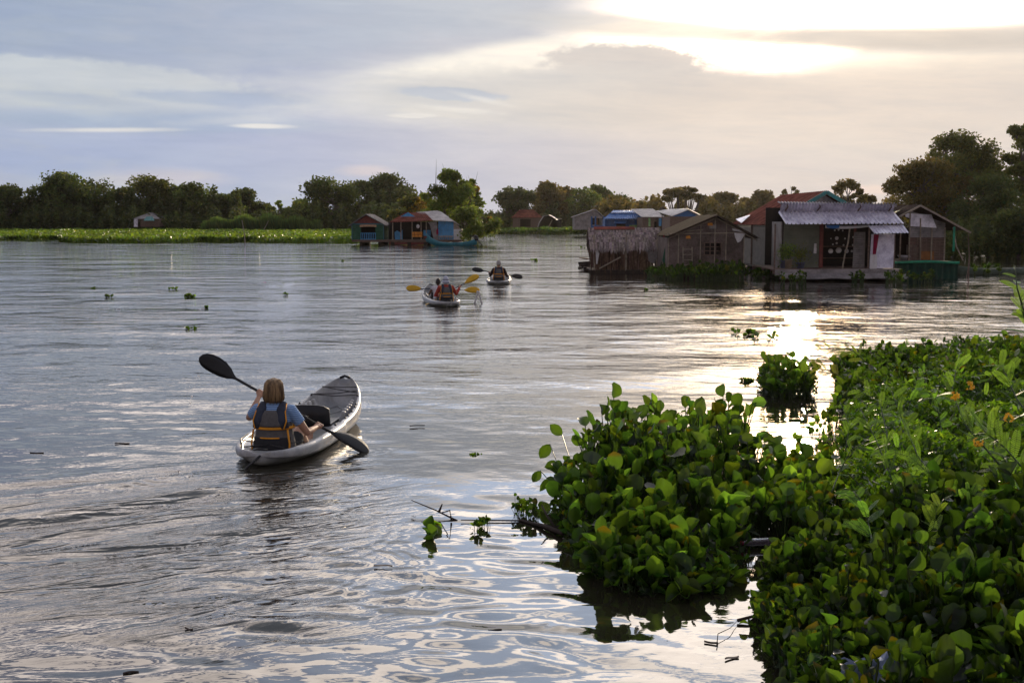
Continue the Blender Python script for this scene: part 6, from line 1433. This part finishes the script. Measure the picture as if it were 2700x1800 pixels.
def fillers(poly, n, zmax, size, seed, tint, root_loc, parent, name='small_leaves', asp=.45, mt='hyacinth'):
    rs = np.random.RandomState(seed); p = sample(poly, n, rs); z = zmax * rs.rand(n) ** 1.1; P = np.stack([p[:, 0], p[:, 1], z], 1) - np.array(root_loc)
    return leaf_cloud(name, P, size, tints_for(rs, n, tint, .5), M[mt], rs, parent, asp, .25)
def hmap(pts, f): return np.array([f(x, y) for x, y in pts])
rs0 = np.random.RandomState(77)
# A the big central clump
polyA = [(1462, 1380), (1510, 1450), (1570, 1530), (1700, 1560), (1860, 1545), (1960, 1500), (1990, 1440), (2010, 1360), (2010, 1250), (1960, 1200), (1820, 1185), (1680, 1190), (1560, 1235), (1480, 1310)]
pts = sample(polyA, 185, rs0)
def hA(x, y):
    t = min(1, max(0, (y - 7.6) / 3.3)); px, py = ground_px(x, y); e = min(1, max(.35, (px - 1450) / 150)); return (.18 + .33 * t) * (.6 + .4 * e) * rs0.uniform(.82, 1.1)
a = hyacinth('water_hyacinth', 'large leafy clump of water hyacinth standing alone in the water, bottom centre right', 'water hyacinth', pts, hmap(pts, hA), rs0.uniform(.11, .17, len(pts)), 1, group='water hyacinth clumps near the camera')
fillers(polyA, 2600, .14, .085, 2, (.7, .75, .5), a.location, a)
# A2 small lower patch joining it to the bank
polyA2 = [(1960, 1330), (2000, 1430), (2120, 1440), (2190, 1390), (2190, 1310), (2080, 1285), (1990, 1290)]
pts = sample(polyA2, 62, rs0); hyacinth('water_hyacinth', 'long stalked bright patch of hyacinth right of the large clump, before the sun glitter', 'water hyacinth', pts, rs0.uniform(.22, .36, len(pts)), rs0.uniform(.10, .15, len(pts)), 3, group='water hyacinth clumps near the camera', tint=(1.2, 1.2, 1))
# B the round clump against the glitter
polyB = [(1990, 1038), (2060, 1054), (2140, 1050), (2160, 1030), (2110, 1008), (2020, 1010)]
pts = sample(polyB, 64, rs0); b = hyacinth('water_hyacinth', 'small round clump of hyacinth dark against the sun glitter on the water', 'water hyacinth', pts, rs0.uniform(.10, .44, len(pts)), rs0.uniform(.09, .14, len(pts)), 4, group='water hyacinth clumps near the camera', splay=.42)
fillers(polyB, 600, .3, .08, 5, (.6, .6, .5), b.location, b)
# C far part of the right bank mat
polyC = [(2235, 1090), (2200, 1020), (2330, 985), (2480, 965), (2600, 948), (2790, 945), (2790, 1085), (2400, 1085), (2250, 1100)]
pts = sample(polyC, 620, rs0); c = hyacinth('water_hyacinth_mat', 'far part of the hyacinth mat on the right, above the feathery branches', 'hyacinth mat', pts, hmap(pts, lambda x, y: rs0.uniform(.28, .44) + .08 * math.sin(x * 2.1) * math.sin(y * 1.3)), rs0.uniform(.09, .14, len(pts)), 6, kind='stuff', tint=(.85, .85, .85))
fillers(polyC, 5000, .45, .11, 7, (.6, .65, .5), c.location, c)
# D tangle of small leaved creepers in the middle of the mat
polyD = [(2215, 1215), (2250, 1080), (2790, 1060), (2790, 1470), (2400, 1470), (2280, 1440), (2215, 1400), (2255, 1350), (2200, 1310), (2260, 1260)]
def creeper():
    rs = np.random.RandomState(8); n = 42000; p = sample(polyD, n, rs); lump = .5 + .5 * np.sin(p[:, 0] * 4.1 + 2 * np.sin(p[:, 1] * 2.3)) * np.sin(p[:, 1] * 3.7)
    z = (.03 + (.10 + .40 * lump) * rs.rand(n) ** .7); d = np.array(root0 := [*p.mean(0), 0.0]); r = tag(thing('creeping_plants', 'tangle of small narrow leaved creeping plants between the hyacinth on the right', 'creeping plants', tuple(d)), kind='stuff')
    leaf_cloud('leaves', np.stack([p[:, 0], p[:, 1], z], 1) - d, np.where(rs.rand(n) < .5, .05, .10), tints_for(rs, n, (1.35, 1.4, 1.0), .55) * (0.6 + .6 * lump)[:, None], M['hyacinth'], rs, r, .34, .2)
    mb = MB()
    for i in range(240):
        q = p[rs.randint(n)]; h = rs.uniform(.15, .45); x, y = q - d[:2]; mb.tube([(x, y, 0), (x + rs.normal() * .08, y + rs.normal() * .08, h * .6), (x + rs.normal() * .16, y + rs.normal() * .16, h)], .004, 4)
    mb.build('stalks', M['petiole'], r)
creeper()
pts = sample([(2200, 1180), (2790, 1180), (2790, 1440), (2300, 1440)], 34, rs0); hyacinth('water_hyacinth_mat', 'scattered hyacinth rosettes showing among the creeping plants on the right', 'hyacinth mat', pts, rs0.uniform(.26, .40, len(pts)), rs0.uniform(.07, .11, len(pts)), 9, kind='stuff')
pts = sample([(2100, 1200), (2250, 1060), (2230, 1250), (2210, 1440), (2110, 1430), (2150, 1320)], 46, rs0); hyacinth('water_hyacinth_mat', 'thin fringe of small hyacinth with glitter showing through, left border of the right mat', 'hyacinth mat', pts, rs0.uniform(.10, .34, len(pts)), rs0.uniform(.06, .11, len(pts)), 29, kind='stuff', tint=(1.3, 1.2, 1), thick=.004)
# E near corner of large leaves, tint darkened to paint deep shade
polyE = [(2105, 1450), (2230, 1420), (2400, 1440), (2790, 1440), (2840, 2000), (2200, 2050), (2090, 1850), (2030, 1690), (2010, 1600), (2040, 1520)]
pts = sample(polyE, 900, rs0); nE = lambda x, y: .5 + .5 * math.sin(x * 4.3 + 1.7 * math.sin(y * 2.9)) * math.sin(y * 4.9 + x)
pts = np.array([q for q in pts if nE(*q) * .75 + .25 > rs0.rand()])[:560]
def hE(x, y): px, py = ground_px(x, y); return (.62 + .6 * nE(x, y)) * (.22 + .22 * min(1, max(0, (px - 2050) / 350))) * rs0.uniform(.75, 1.15)
e = hyacinth('water_hyacinth_mat', 'broad leaved hyacinth tinted dark as in shade, filling the bottom right corner', 'hyacinth mat', pts, hmap(pts, hE), hmap(pts, lambda x, y: rs0.uniform(.075, .115) + .04 * min(1, max(0, (ground_px(x, y)[0] - 2250) / 300))), 10, kind='stuff', yellow=.005, tint=(.6, .62, .65))
pts = sample([(2080, 1440), (2020, 1560), (1990, 1640), (2050, 1790), (2130, 1860), (2120, 1700), (2070, 1560)], 44, rs0); hyacinth('water_hyacinth_mat', 'ragged low edge of small hyacinth along the left side of the bottom right mat', 'hyacinth mat', pts, rs0.uniform(.03, .17, len(pts)), rs0.uniform(.06, .11, len(pts)), 33, kind='stuff', tint=(.9, .9, .9), thick=.004, splay=1.1)
pts = sample([(1480, 1390), (1540, 1500), (1640, 1560), (1860, 1580), (1980, 1530), (1900, 1500), (1650, 1520), (1540, 1420)], 46, rs0); hyacinth('water_hyacinth', 'low outer leaves of hyacinth lying at the front waterline of the large clump', 'water hyacinth', pts, rs0.uniform(.03, .16, len(pts)), rs0.uniform(.08, .15, len(pts)), 34, group='water hyacinth clumps near the camera', splay=1.2, thick=.005)
fillers(polyE, 5200, .14, .09, 11, (.45, .5, .4), e.location, e)
# dark matted roots floating under the mats
def root_mat(poly, seed, lab):
    P = [G(*p) for p in poly]; c = sum(P, Vector()) / len(P); mb = MB(); rg = random.Random(seed); ring = []
    n = 90
    for i in range(n):
        t = i / n * len(P); a, b = P[int(t) % len(P)], P[(int(t) + 1) % len(P)]; p = a.lerp(b, t - int(t)); ring.append(c + (p - c) * rg.uniform(.72, .90))
    mb.loft([[Vector((p.x, p.y, -.06)) for p in ring], [Vector((p.x, p.y, .004)) for p in ring], [c + (p - c) * .8 + Vector((0, 0, .012)) for p in ring], [c + (p - c) * .3 + Vector((0, 0, .015)) for p in ring]])
    tag(mb.build('root_mat', M['dark']), lab, 'root mat', kind='stuff')
for pl_, sd_, lb in ((polyA, 1, 'dark floating roots under the large hyacinth clump'), (polyC, 2, 'dark floating roots under the far right hyacinth'), (polyE, 4, 'dark floating roots under the bottom right hyacinth')): root_mat(pl_, sd_, lb)
# small plants at the left fringe of the large clump
for i, (poly, k, h, lab) in enumerate((([(1455, 1350), (1480, 1400), (1530, 1400), (1520, 1340)], 14, .16, 'low tangle of small hyacinth at the left foot of the large clump'), ([(1350, 1352), (1365, 1372), (1420, 1372), (1410, 1350)], 8, .16, 'small dark sprig floating just left of the large clump'), ([(1235, 1385), (1245, 1398), (1290, 1396), (1285, 1380)], 3, .08, 'little round leaved sprig on the stem between the large clump and the twiggy float'))):
    pts = sample(poly, k, rs0); hyacinth('water_hyacinth', lab, 'water hyacinth', pts, rs0.uniform(h * .6, h, k), rs0.uniform(.05, .075, k), 20 + i, group='small floating hyacinth', thick=.004)
pts = sample([(1120, 1392), (1130, 1412), (1200, 1410), (1195, 1385)], 2, rs0); hyacinth('water_hyacinth', 'pale green leaves with dead twigs floating below the near kayak bow', 'water hyacinth', pts, rs0.uniform(.02, .06, 2), rs0.uniform(.10, .14, 2), 24, splay=1.6, tint=(2, 2, 2), group='small floating hyacinth', thick=.005)
def twig(lab, pts, rr=.009, mt='darkwood'):
    mb = MB(); P = [G(px, py, z) for px, py, z in pts]; k = len(P); mb.tube(P, [rr * (1 - .6 * i / (k - 1)) for i in range(k)], 6); tag(mb.build('twig', M[mt], smooth=True), lab, 'twig')
twig('dead twig rising to the upper left over the pale floating leaves', [(1205, 1372, .0), (1150, 1345, .05), (1085, 1318, .08)]); twig('bent dead twig above the pale floating leaves', [(1190, 1368, .02), (1186, 1345, .12), (1160, 1352, .04)]); twig('short upright twig with flat end over the pale leaves', [(1157, 1350, .04), (1166, 1328, .10)], .012)
twig('long thin stem lying on the water left of the large clump', [(1480, 1392, .02), (1380, 1372, .01), (1215, 1370, .02)], .010); twig('thick dark stem running into the large clump from the left', [(1485, 1405, .03), (1430, 1385, .02), (1370, 1370, .01)], .022)
twig('dark stick leaning out of the left side of the large clump', [(1470, 1400, .0), (1440, 1355, .10), (1428, 1330, .16)], .012); twig('dark branch lying in front of the bottom right hyacinth', [(1945, 1635, .01), (2000, 1620, .03), (2030, 1610, .02)], .012)
twig('curved bare twig floating left of the bottom right hyacinth', [(1890, 1700, .01), (1893, 1670, .03), (1925, 1655, .02), (1945, 1635, .01)], .0035)
def lone_leaf(lab, foot, tip_, z, size, seed):
    rs = np.random.RandomState(seed); p = G(*foot); q = G(tip_[0], tip_[1], z); r = thing('hyacinth_leaf', lab, 'leaf', tuple(p), 0, 'single hyacinth leaves reaching out of the large clump'); q = q - p
    mb = MB(); mb.tube([(0, 0, 0), q * .5 + Vector((0, 0, .05)), q], [.006, .005, .004], 6); mb.build('stalk', M['petiole'], r, True)
    mb = MB(); ax = Vector((-.5, 0, -.7)).normalized() if seed % 2 else Vector((-.6, .1, .5)).normalized(); sd = ax.cross(Vector((0, 1, .3))).normalized(); rings = []
    for v, w in zip((0, .1, .3, .55, .8, 1), (.08, .5, .9, 1, .7, .06)): rings.append([q + ax * v * size + sd * u * w * size * .36 + Vector((0, -.02 * (u * u), 0)) for u in (-1, -.5, 0, .5, 1)])
    mb.loft(rings, closed=False); mb.build('blade', M['hyacinth'], r, True)
lone_leaf('drooping leaf on a long bent stalk, left of the top of the large clump', (1500, 1330), (1450, 1170, ), .34, .16, 1); lone_leaf('small folded leaf hanging lowest on the left of the large clump', (1500, 1360), (1425, 1240), .22, .12, 3); lone_leaf('upright leaf at the upper left edge of the large clump', (1530, 1330), (1482, 1145), .38, .15, 2)
# F feathery leaved branches with yellow flowers
def feather_spray(lab, stem, r0, n, L, seed, flowers=(), tint=(1, 1, 1), grp='feathery branches on the right bank'):
    rs = np.random.RandomState(seed); P = [W(px, py, D * .93) for px, py, D in stem]; o = P[0].copy(); r = thing('feathery_branch', lab, 'branch', tuple(o), 0, grp)
    def at(t): t = t * (len(P) - 1); i = min(int(t), len(P) - 2); return P[i].lerp(P[i + 1], t - i) - o
    mb = MB(); k = 12; mb.tube([at(i / k) for i in range(k + 1)], [r0 * (1 - .75 * i / k) for i in range(k + 1)], 6); mb.build('stem', M['petiole'], r, True)
    V = []; T = []; rb = MB()
    for i in range(n):
        t = .12 + .88 * (i + rs.rand() * .5) / n; p = at(t); d = (at(min(1, t + .03)) - at(max(0, t - .03))).normalized()
        sdv = Vector(rs.normal(size=3)); sdv = (sdv - d * sdv.dot(d)).normalized(); ax = (sdv + d * .7 + Vector((0, 0, .25))).normalized(); ll = L * 1.2 * rs.uniform(.6, 1.1) * (1 - .35 * t)
        wv = ax.cross(Vector(rs.normal(size=3)) * .5 + Vector((0, -.4, 1))).normalized(); nv = ax.cross(wv); m = 15; droop = rs.uniform(.0, .25); tv = np.array(tint) * rs.uniform(1.0, 2.6)
        rb.tube([p, p + ax * ll * .5 - Vector((0, 0, droop * ll * .25)), p + ax * ll - Vector((0, 0, droop * ll))], .0016, 3)
        for q in range(m):
            u = (q + .6) / m; c = p + ax * ll * u - Vector((0, 0, droop * ll * u * u)); w = ll * .20 * math.sin(PI * (.12 + .8 * u)) ** .6
            for s in (-1, 1):
                e = c + (wv * s + ax * .35).normalized() * w; h = ax * ll * .034
                V += [c - h * .5, c + h * .7, e + h * .9, e - h * .2]; T += [tv] * 4
    V = np.array([tuple(x) for x in V]); raw_mesh('leaflets', V, np.arange(len(V)).reshape(-1, 4), np.array(T), M['feather'], r); rb.build('leaf_rib', M['petiole'], r)
    for j, (px, py, D) in enumerate(flowers):
        c = W(px, py, D * .91) - o; mb = MB()
        for q in range(16):
            dv_ = Vector(rs.normal(size=3)).normalized(); cc = c + dv_ * .028; a = dv_.orthogonal().normalized(); b = dv_.cross(a); s = .016
            mb.add([cc - a * s, cc + b * s + dv_ * .012, cc + a * s, cc - b * s + dv_ * .012], [(0, 1, 2, 3)])
        mb.build('flower', M['yellow'], r)
feather_spray('long arching feathery branch from the right edge with two yellow flower heads', [(2760, 1330, 9.2), (2640, 1230, 9.6), (2545, 1120, 10.0), (2510, 1030, 10.4), (2530, 930, 10.8)], .011, 26, .20, 1, [(2557, 1017, 10.3), (2518, 1044, 10.2)])
feather_spray('feathery branch sloping down across the creepers towards the lower right', [(2520, 1395, 8.8), (2430, 1340, 9.1), (2350, 1260, 9.5), (2310, 1160, 9.9), (2270, 1080, 10.3)], .009, 26, .17, 2)
feather_spray('bushy feathery branch in the middle of the tangle', [(2480, 1290, 9.3), (2420, 1200, 9.7), (2380, 1110, 10.2), (2350, 1030, 10.6)], .008, 24, .18, 3, tint=(1.15, 1.15, 1))
feather_spray('feathery branch with an orange yellow flower low at the right edge', [(2720, 1260, 9.3), (2650, 1180, 9.6), (2600, 1140, 9.8), (2560, 1090, 10.2)], .008, 20, .18, 4, [(2579, 1165, 9.6), (2660, 1101, 9.9)])
feather_spray('feathery branch curving over the right edge below the flowers', [(2740, 1130, 9.8), (2680, 1050, 10.2), (2640, 960, 10.6), (2600, 1010, 10.4)], .008, 20, .18, 5, tint=(1.1, 1.1, 1))
feather_spray('small feathery shoot standing up beside the sun glitter', [(2230, 1190, 10.3), (2240, 1120, 10.5), (2215, 1060, 10.8)], .006, 14, .12, 6)
feather_spray('leaning feathery shoot in the upper middle of the mat', [(2330, 1240, 9.8), (2340, 1150, 10.2), (2320, 1060, 10.6), (2250, 1020, 10.9)], .007, 18, .15, 7)
feather_spray('low feathery shoot beneath the long arching branch', [(2620, 1400, 8.7), (2560, 1330, 9.1), (2480, 1290, 9.3), (2420, 1310, 9.3)], .007, 20, .16, 8, tint=(.9, .9, 1))
feather_spray('dark thin feathery twig above the round clump against the water', [(2290, 960, 15.5), (2250, 925, 15.6), (2200, 915, 15.7), (2140, 925, 15.7)], .007, 16, .20, 9, tint=(1.1, .8, .8))
feather_spray('reddish thin feathery twig just right of the round clump', [(2230, 1000, 15.0), (2180, 975, 15.1), (2130, 965, 15.2)], .006, 12, .18, 10, tint=(1.3, .8, .7))
rsf = random.Random(31)
WHERE = ['beside the sun glitter', 'below the two flower heads', 'in the upper middle of the tangle', 'near the lower left of the tangle', 'at the lower right of the tangle', 'at the right edge below the flowers', 'in the very middle of the creepers', 'low over the broad leaves', 'highest against the far hyacinth', 'between the long arching branch and the edge']
SHOOTS = [(2215, 1240), (2480, 1120), (2400, 1060), (2290, 1380), (2560, 1380), (2670, 1250), (2400, 1240), (2460, 1400), (2350, 990), (2620, 1180)]
for q, ((px, py), wh) in enumerate(zip(SHOOTS, WHERE)):
    D0 = G(px, py, .40).y / .93; a = rsf.uniform(-60, 60); feather_spray('short feathery shoot ' + wh, [(px + a * .4, py + 60, D0 - .35), (px, py, D0), (px - a * .5, py - 55, D0 + .1), (px - a * 1.4, py - 85, D0 + .2)], .006, 15, rsf.uniform(.13, .2), 50 + q, tint=(rsf.uniform(.8, 1.2), 1.0, .9))
feather_spray('bright green sapling tip at the right edge in front of the far bank', [(2712, 900, 7.5), (2700, 820, 7.6), (2682, 760, 7.6), (2676, 700, 7.7)], .008, 9, .14, 11, tint=(1.5, 1.4, 1)) 
feather_spray('second bright sapling tip hugging the right edge of the photo', [(2725, 900, 7.6), (2702, 845, 7.6), (2690, 800, 7.6)], .006, 6, .13, 12, tint=(1.5, 1.4, 1))
# yellowish shoot at the far corner of the mat and plants at the houses
for i, (poly, k, h, ls, lab) in enumerate((([(1705, 728), (1710, 741), (1812, 743), (1810, 729)], 50, .50, .20, 'thick hyacinth bank between the thatched hut and the woven hut'), ([(1815, 731), (1818, 742), (1962, 741), (1958, 730)], 80, .62, .22, 'tall hyacinth bank in front of the woven hut wall'), ([(1962, 730), (1968, 739), (2052, 738), (2050, 728)], 30, .4, .2, 'low hyacinth bank right of the woven hut'),
      ([(2055, 745), (2060, 752), (2125, 752), (2125, 742)], 14, .42, .16, 'grassy float plants under the left end of the porch'), ([(2244, 742), (2248, 748), (2280, 748), (2280, 740)], 8, .42, .16, 'small float plants under the porch post'), ([(2335, 744), (2340, 752), (2380, 752), (2380, 742)], 12, .5, .16, 'float plants under the shiny corrugated wall'), ([(2386, 740), (2390, 748), (2468, 748), (2462, 738)], 16, .42, .18, 'float plants in front of the green netted raft'),
      ([(2560, 715), (2562, 728), (2640, 732), (2640, 712)], 18, .4, .2, 'float plants below the long grey green boat'), ([(1215, 628), (1220, 632), (1310, 632), (1300, 627)], 10, .5, .3, 'leafy fringe at the waterline right of the teal boat'))):
    pts = sample(poly, k, rs0); hyacinth('water_hyacinth', lab, 'water hyacinth', pts, rs0.uniform(h * .5, h, k), rs0.uniform(ls * .7, ls, k), 40 + i, group='hyacinth floating around the houseboats', tint=(.6, .6, .45), thick=.01)
# single small rosettes drifting on the open water
SM = [(239, 762, 3, .12, .10, 'tiny pair of floating leaves, highest of the drifting plants on the left'), (284, 784, 7, .16, .10, 'pale floating rosette below the leftmost tiny pair'), (456, 763, 5, .15, .10, 'small floating rosette just above and left of the largest one on the left'), (503, 783, 8, .17, .11, 'largest floating rosette on the open water at the left'), (753, 778, 4, .15, .10, 'upright little floating rosette above the near kayak'), (544, 812, 2, .12, .09, 'two dark floating leaves beside a white scrap'), (507, 868, 6, .10, .09, 'floating rosette lowest of those above the raised blade'), (1411, 689, 5, .28, .18, 'floating rosette right of the farthest kayak'), (1535, 655, 3, .2, .2, 'faint floating leaves left of the thatched hut'), (903, 690, 3, .16, .14, 'faint floating leaves below the green houseboat'), (1990, 888, 12, .20, .13, 'dark floating rosette left of the sun glitter'), (1966, 1006, 6, .10, .07, 'thin dark sprig at the left of the round clump'), (1250, 1199, 3, .03, .04, 'scrap of floating weed right of the near kayak'), (1700, 766, 3, .1, .1, 'yellow green leaves floating below the thatched hut')]
for i, (px, py, k, h, ls, lab) in enumerate(SM):
    g = G(px, py); w = (.03 + .008 * k) * (1 if h < .19 else 1.8); pts = np.array([[g.x + rs0.normal() * w, g.y + rs0.normal() * w] for _ in range(k)]); hyacinth('water_hyacinth', lab, 'water hyacinth', pts, rs0.uniform(h * .2, h * .5, k), rs0.uniform(ls * .6, ls * .9, k), 60 + i, group='small hyacinth drifting on open water', tint=(1.1, 1.1, .9), thick=.004)
# ------------------------------------------------------------------ litter
def bottle():
    c = G(2005, 1428, .03); r = thing('plastic_bottle', 'clear ribbed plastic bottle with red cap floating behind the large clump', 'bottle', tuple(c), R(12)); mb = MB(); n = 20; prof = [(-.115, .020), (-.11, .030), (-.06, .033)]
    for k in range(7): x = -.05 + k * .018; prof += [(x, .033), (x + .009, .0305)]
    prof += [(.08, .033), (.105, .024), (.125, .013), (.14, .012)]
    mb.loft([[Vector((-x, math.cos(2 * PI * k / n) * a, math.sin(2 * PI * k / n) * a)) for k in range(n)] for x, a in prof])
    m, N, b = new_mat('clear_plastic'); b.inputs['Base Color'].default_value = (.22, .17, .20, 1); b.inputs['Transmission Weight'].default_value = .6; b.inputs['Roughness'].default_value = .15; mb.build('bottle_body', m, r, True)
    mb = MB(); mb.tube([(-.138, 0, 0), (-.16, 0, 0)], .015, 12); mb.build('cap', M['pink'], r, True)
bottle()
def bag():
    rs = np.random.RandomState(3); c = G(2345, 1800, .21); n = 15; mb = MB(); vs = []
    for j in range(n):
        for i in range(n):
            u, v = i / (n - 1) - .5, j / (n - 1) - .5; z = .16 * math.exp(-8 * (u * u + v * v)) + rs.normal() * .018 + .03 * math.sin(u * 19 + v * 7); vs.append((u * .52, v * .34 + .03 * math.sin(u * 11), z))
    mb.add(vs, [(j * n + i, j * n + i + 1, (j + 1) * n + i + 1, (j + 1) * n + i) for j in range(n - 1) for i in range(n - 1)])
    o = mb.build('plastic_bag', mat('bag_plastic', (.32, .38, .55), .3, var=.3, scale=4, trans=.4)); o.location = c; s = o.modifiers.new('t', 'SOLIDIFY'); s.thickness = .003
    tag(o, 'crumpled bluish plastic bag caught in the bottom right hyacinth', 'plastic bag')
bag()
def scrap(nm, lab, px, py, L, ang, mt, w=.3, h=.006, cat='debris'):
    c = G(px, py, .006); mb = MB(); n = 7; a = R(ang); d = Vector((math.cos(a), math.sin(a), 0)); q = Vector((-d.y, d.x, 0)); rg = random.Random(px)
    mb.loft([[c + d * L * (t - .5) + q * (s1 * L * w * .5 * math.sin(PI * (.08 + .84 * t)) + .1 * L * math.sin(t * 3 + px)) + Vector((0, 0, s2 * h + .01 * math.sin(t * 5 + px) * w)) for s1, s2 in ((-1, 0), (0, 1), (1, 0), (0, -1))] for t in [i / n for i in range(n + 1)]]); tag(mb.build(nm, M[mt]), lab, cat, 'scraps floating on the water')
SC = [(322, 1168, .16, 8, 'darkwood', .14, 'dark stick floating at the left, above the wake'), (97, 1193, .15, 0, 'darkwood', .1, 'short dark stick floating near the left edge'), (1100, 1122, .18, 20, 'darkwood', .08, 'thin dark stick floating right of the near kayak'), (1305, 1660, .08, -5, 'darkwood', .15, 'dark splinter left of the drop rings'), (1010, 1490, .13, -20, 'wood2', .3, 'pale reddish leaf floating in the lower middle'), (498, 1657, .05, 0, 'darkwood', .5, 'small dark knob in the lower left swirl'), (345, 1772, .08, 10, 'darkwood', .2, 'dark splinter by the bottom edge at the left'), (1930, 1733, .09, 35, 'wood2', .3, 'pale husk floating near the bottom, left of the corner hyacinth'), (1875, 1692, .08, -15, 'darkwood', .12, 'thin forked splinter beside the curved bare twig'), (532, 813, .16, 5, 'white', .4, 'white scrap floating beside two dark leaves'), (312, 814, .12, 0, 'white', .35, 'faint white scrap floating at the left'), (470, 743, .2, 0, 'pink', .3, 'faint reddish scrap above the floating rosettes'), (695, 744, .2, 0, 'pink', .35, 'pink scrap floating right of the rosettes'), (1135, 982, .25, 12, 'darkwood', .08, 'thin floating stalk in the middle water'), (870, 985, .2, 8, 'darkwood', .1, 'small floating stalk above the kayak bow')]
for px, py, L, an, mt, w, lab in SC: scrap('floating_scrap', lab, px, py, L, an, mt, w)
# ------------------------------------------------------------------ thin haze volume, added for warm glare toward the sun
def haze():
    mb = MB(); mb.box((0, 165, 14.5), (520, 490, 33)); m = bpy.data.materials.new('haze'); m.use_nodes = True; nt = m.node_tree
    nt.nodes.remove(nt.nodes['Principled BSDF']); v = nt.nodes.new('ShaderNodeVolumePrincipled'); v.inputs['Color'].default_value = (1, .95, .90, 1)
    v.inputs['Density'].default_value = .00004; v.inputs['Anisotropy'].default_value = .75; nt.links.new(v.outputs[0], nt.nodes['Material Output'].inputs['Volume'])
    tag(mb.build('haze', m), kind='stuff')
haze()
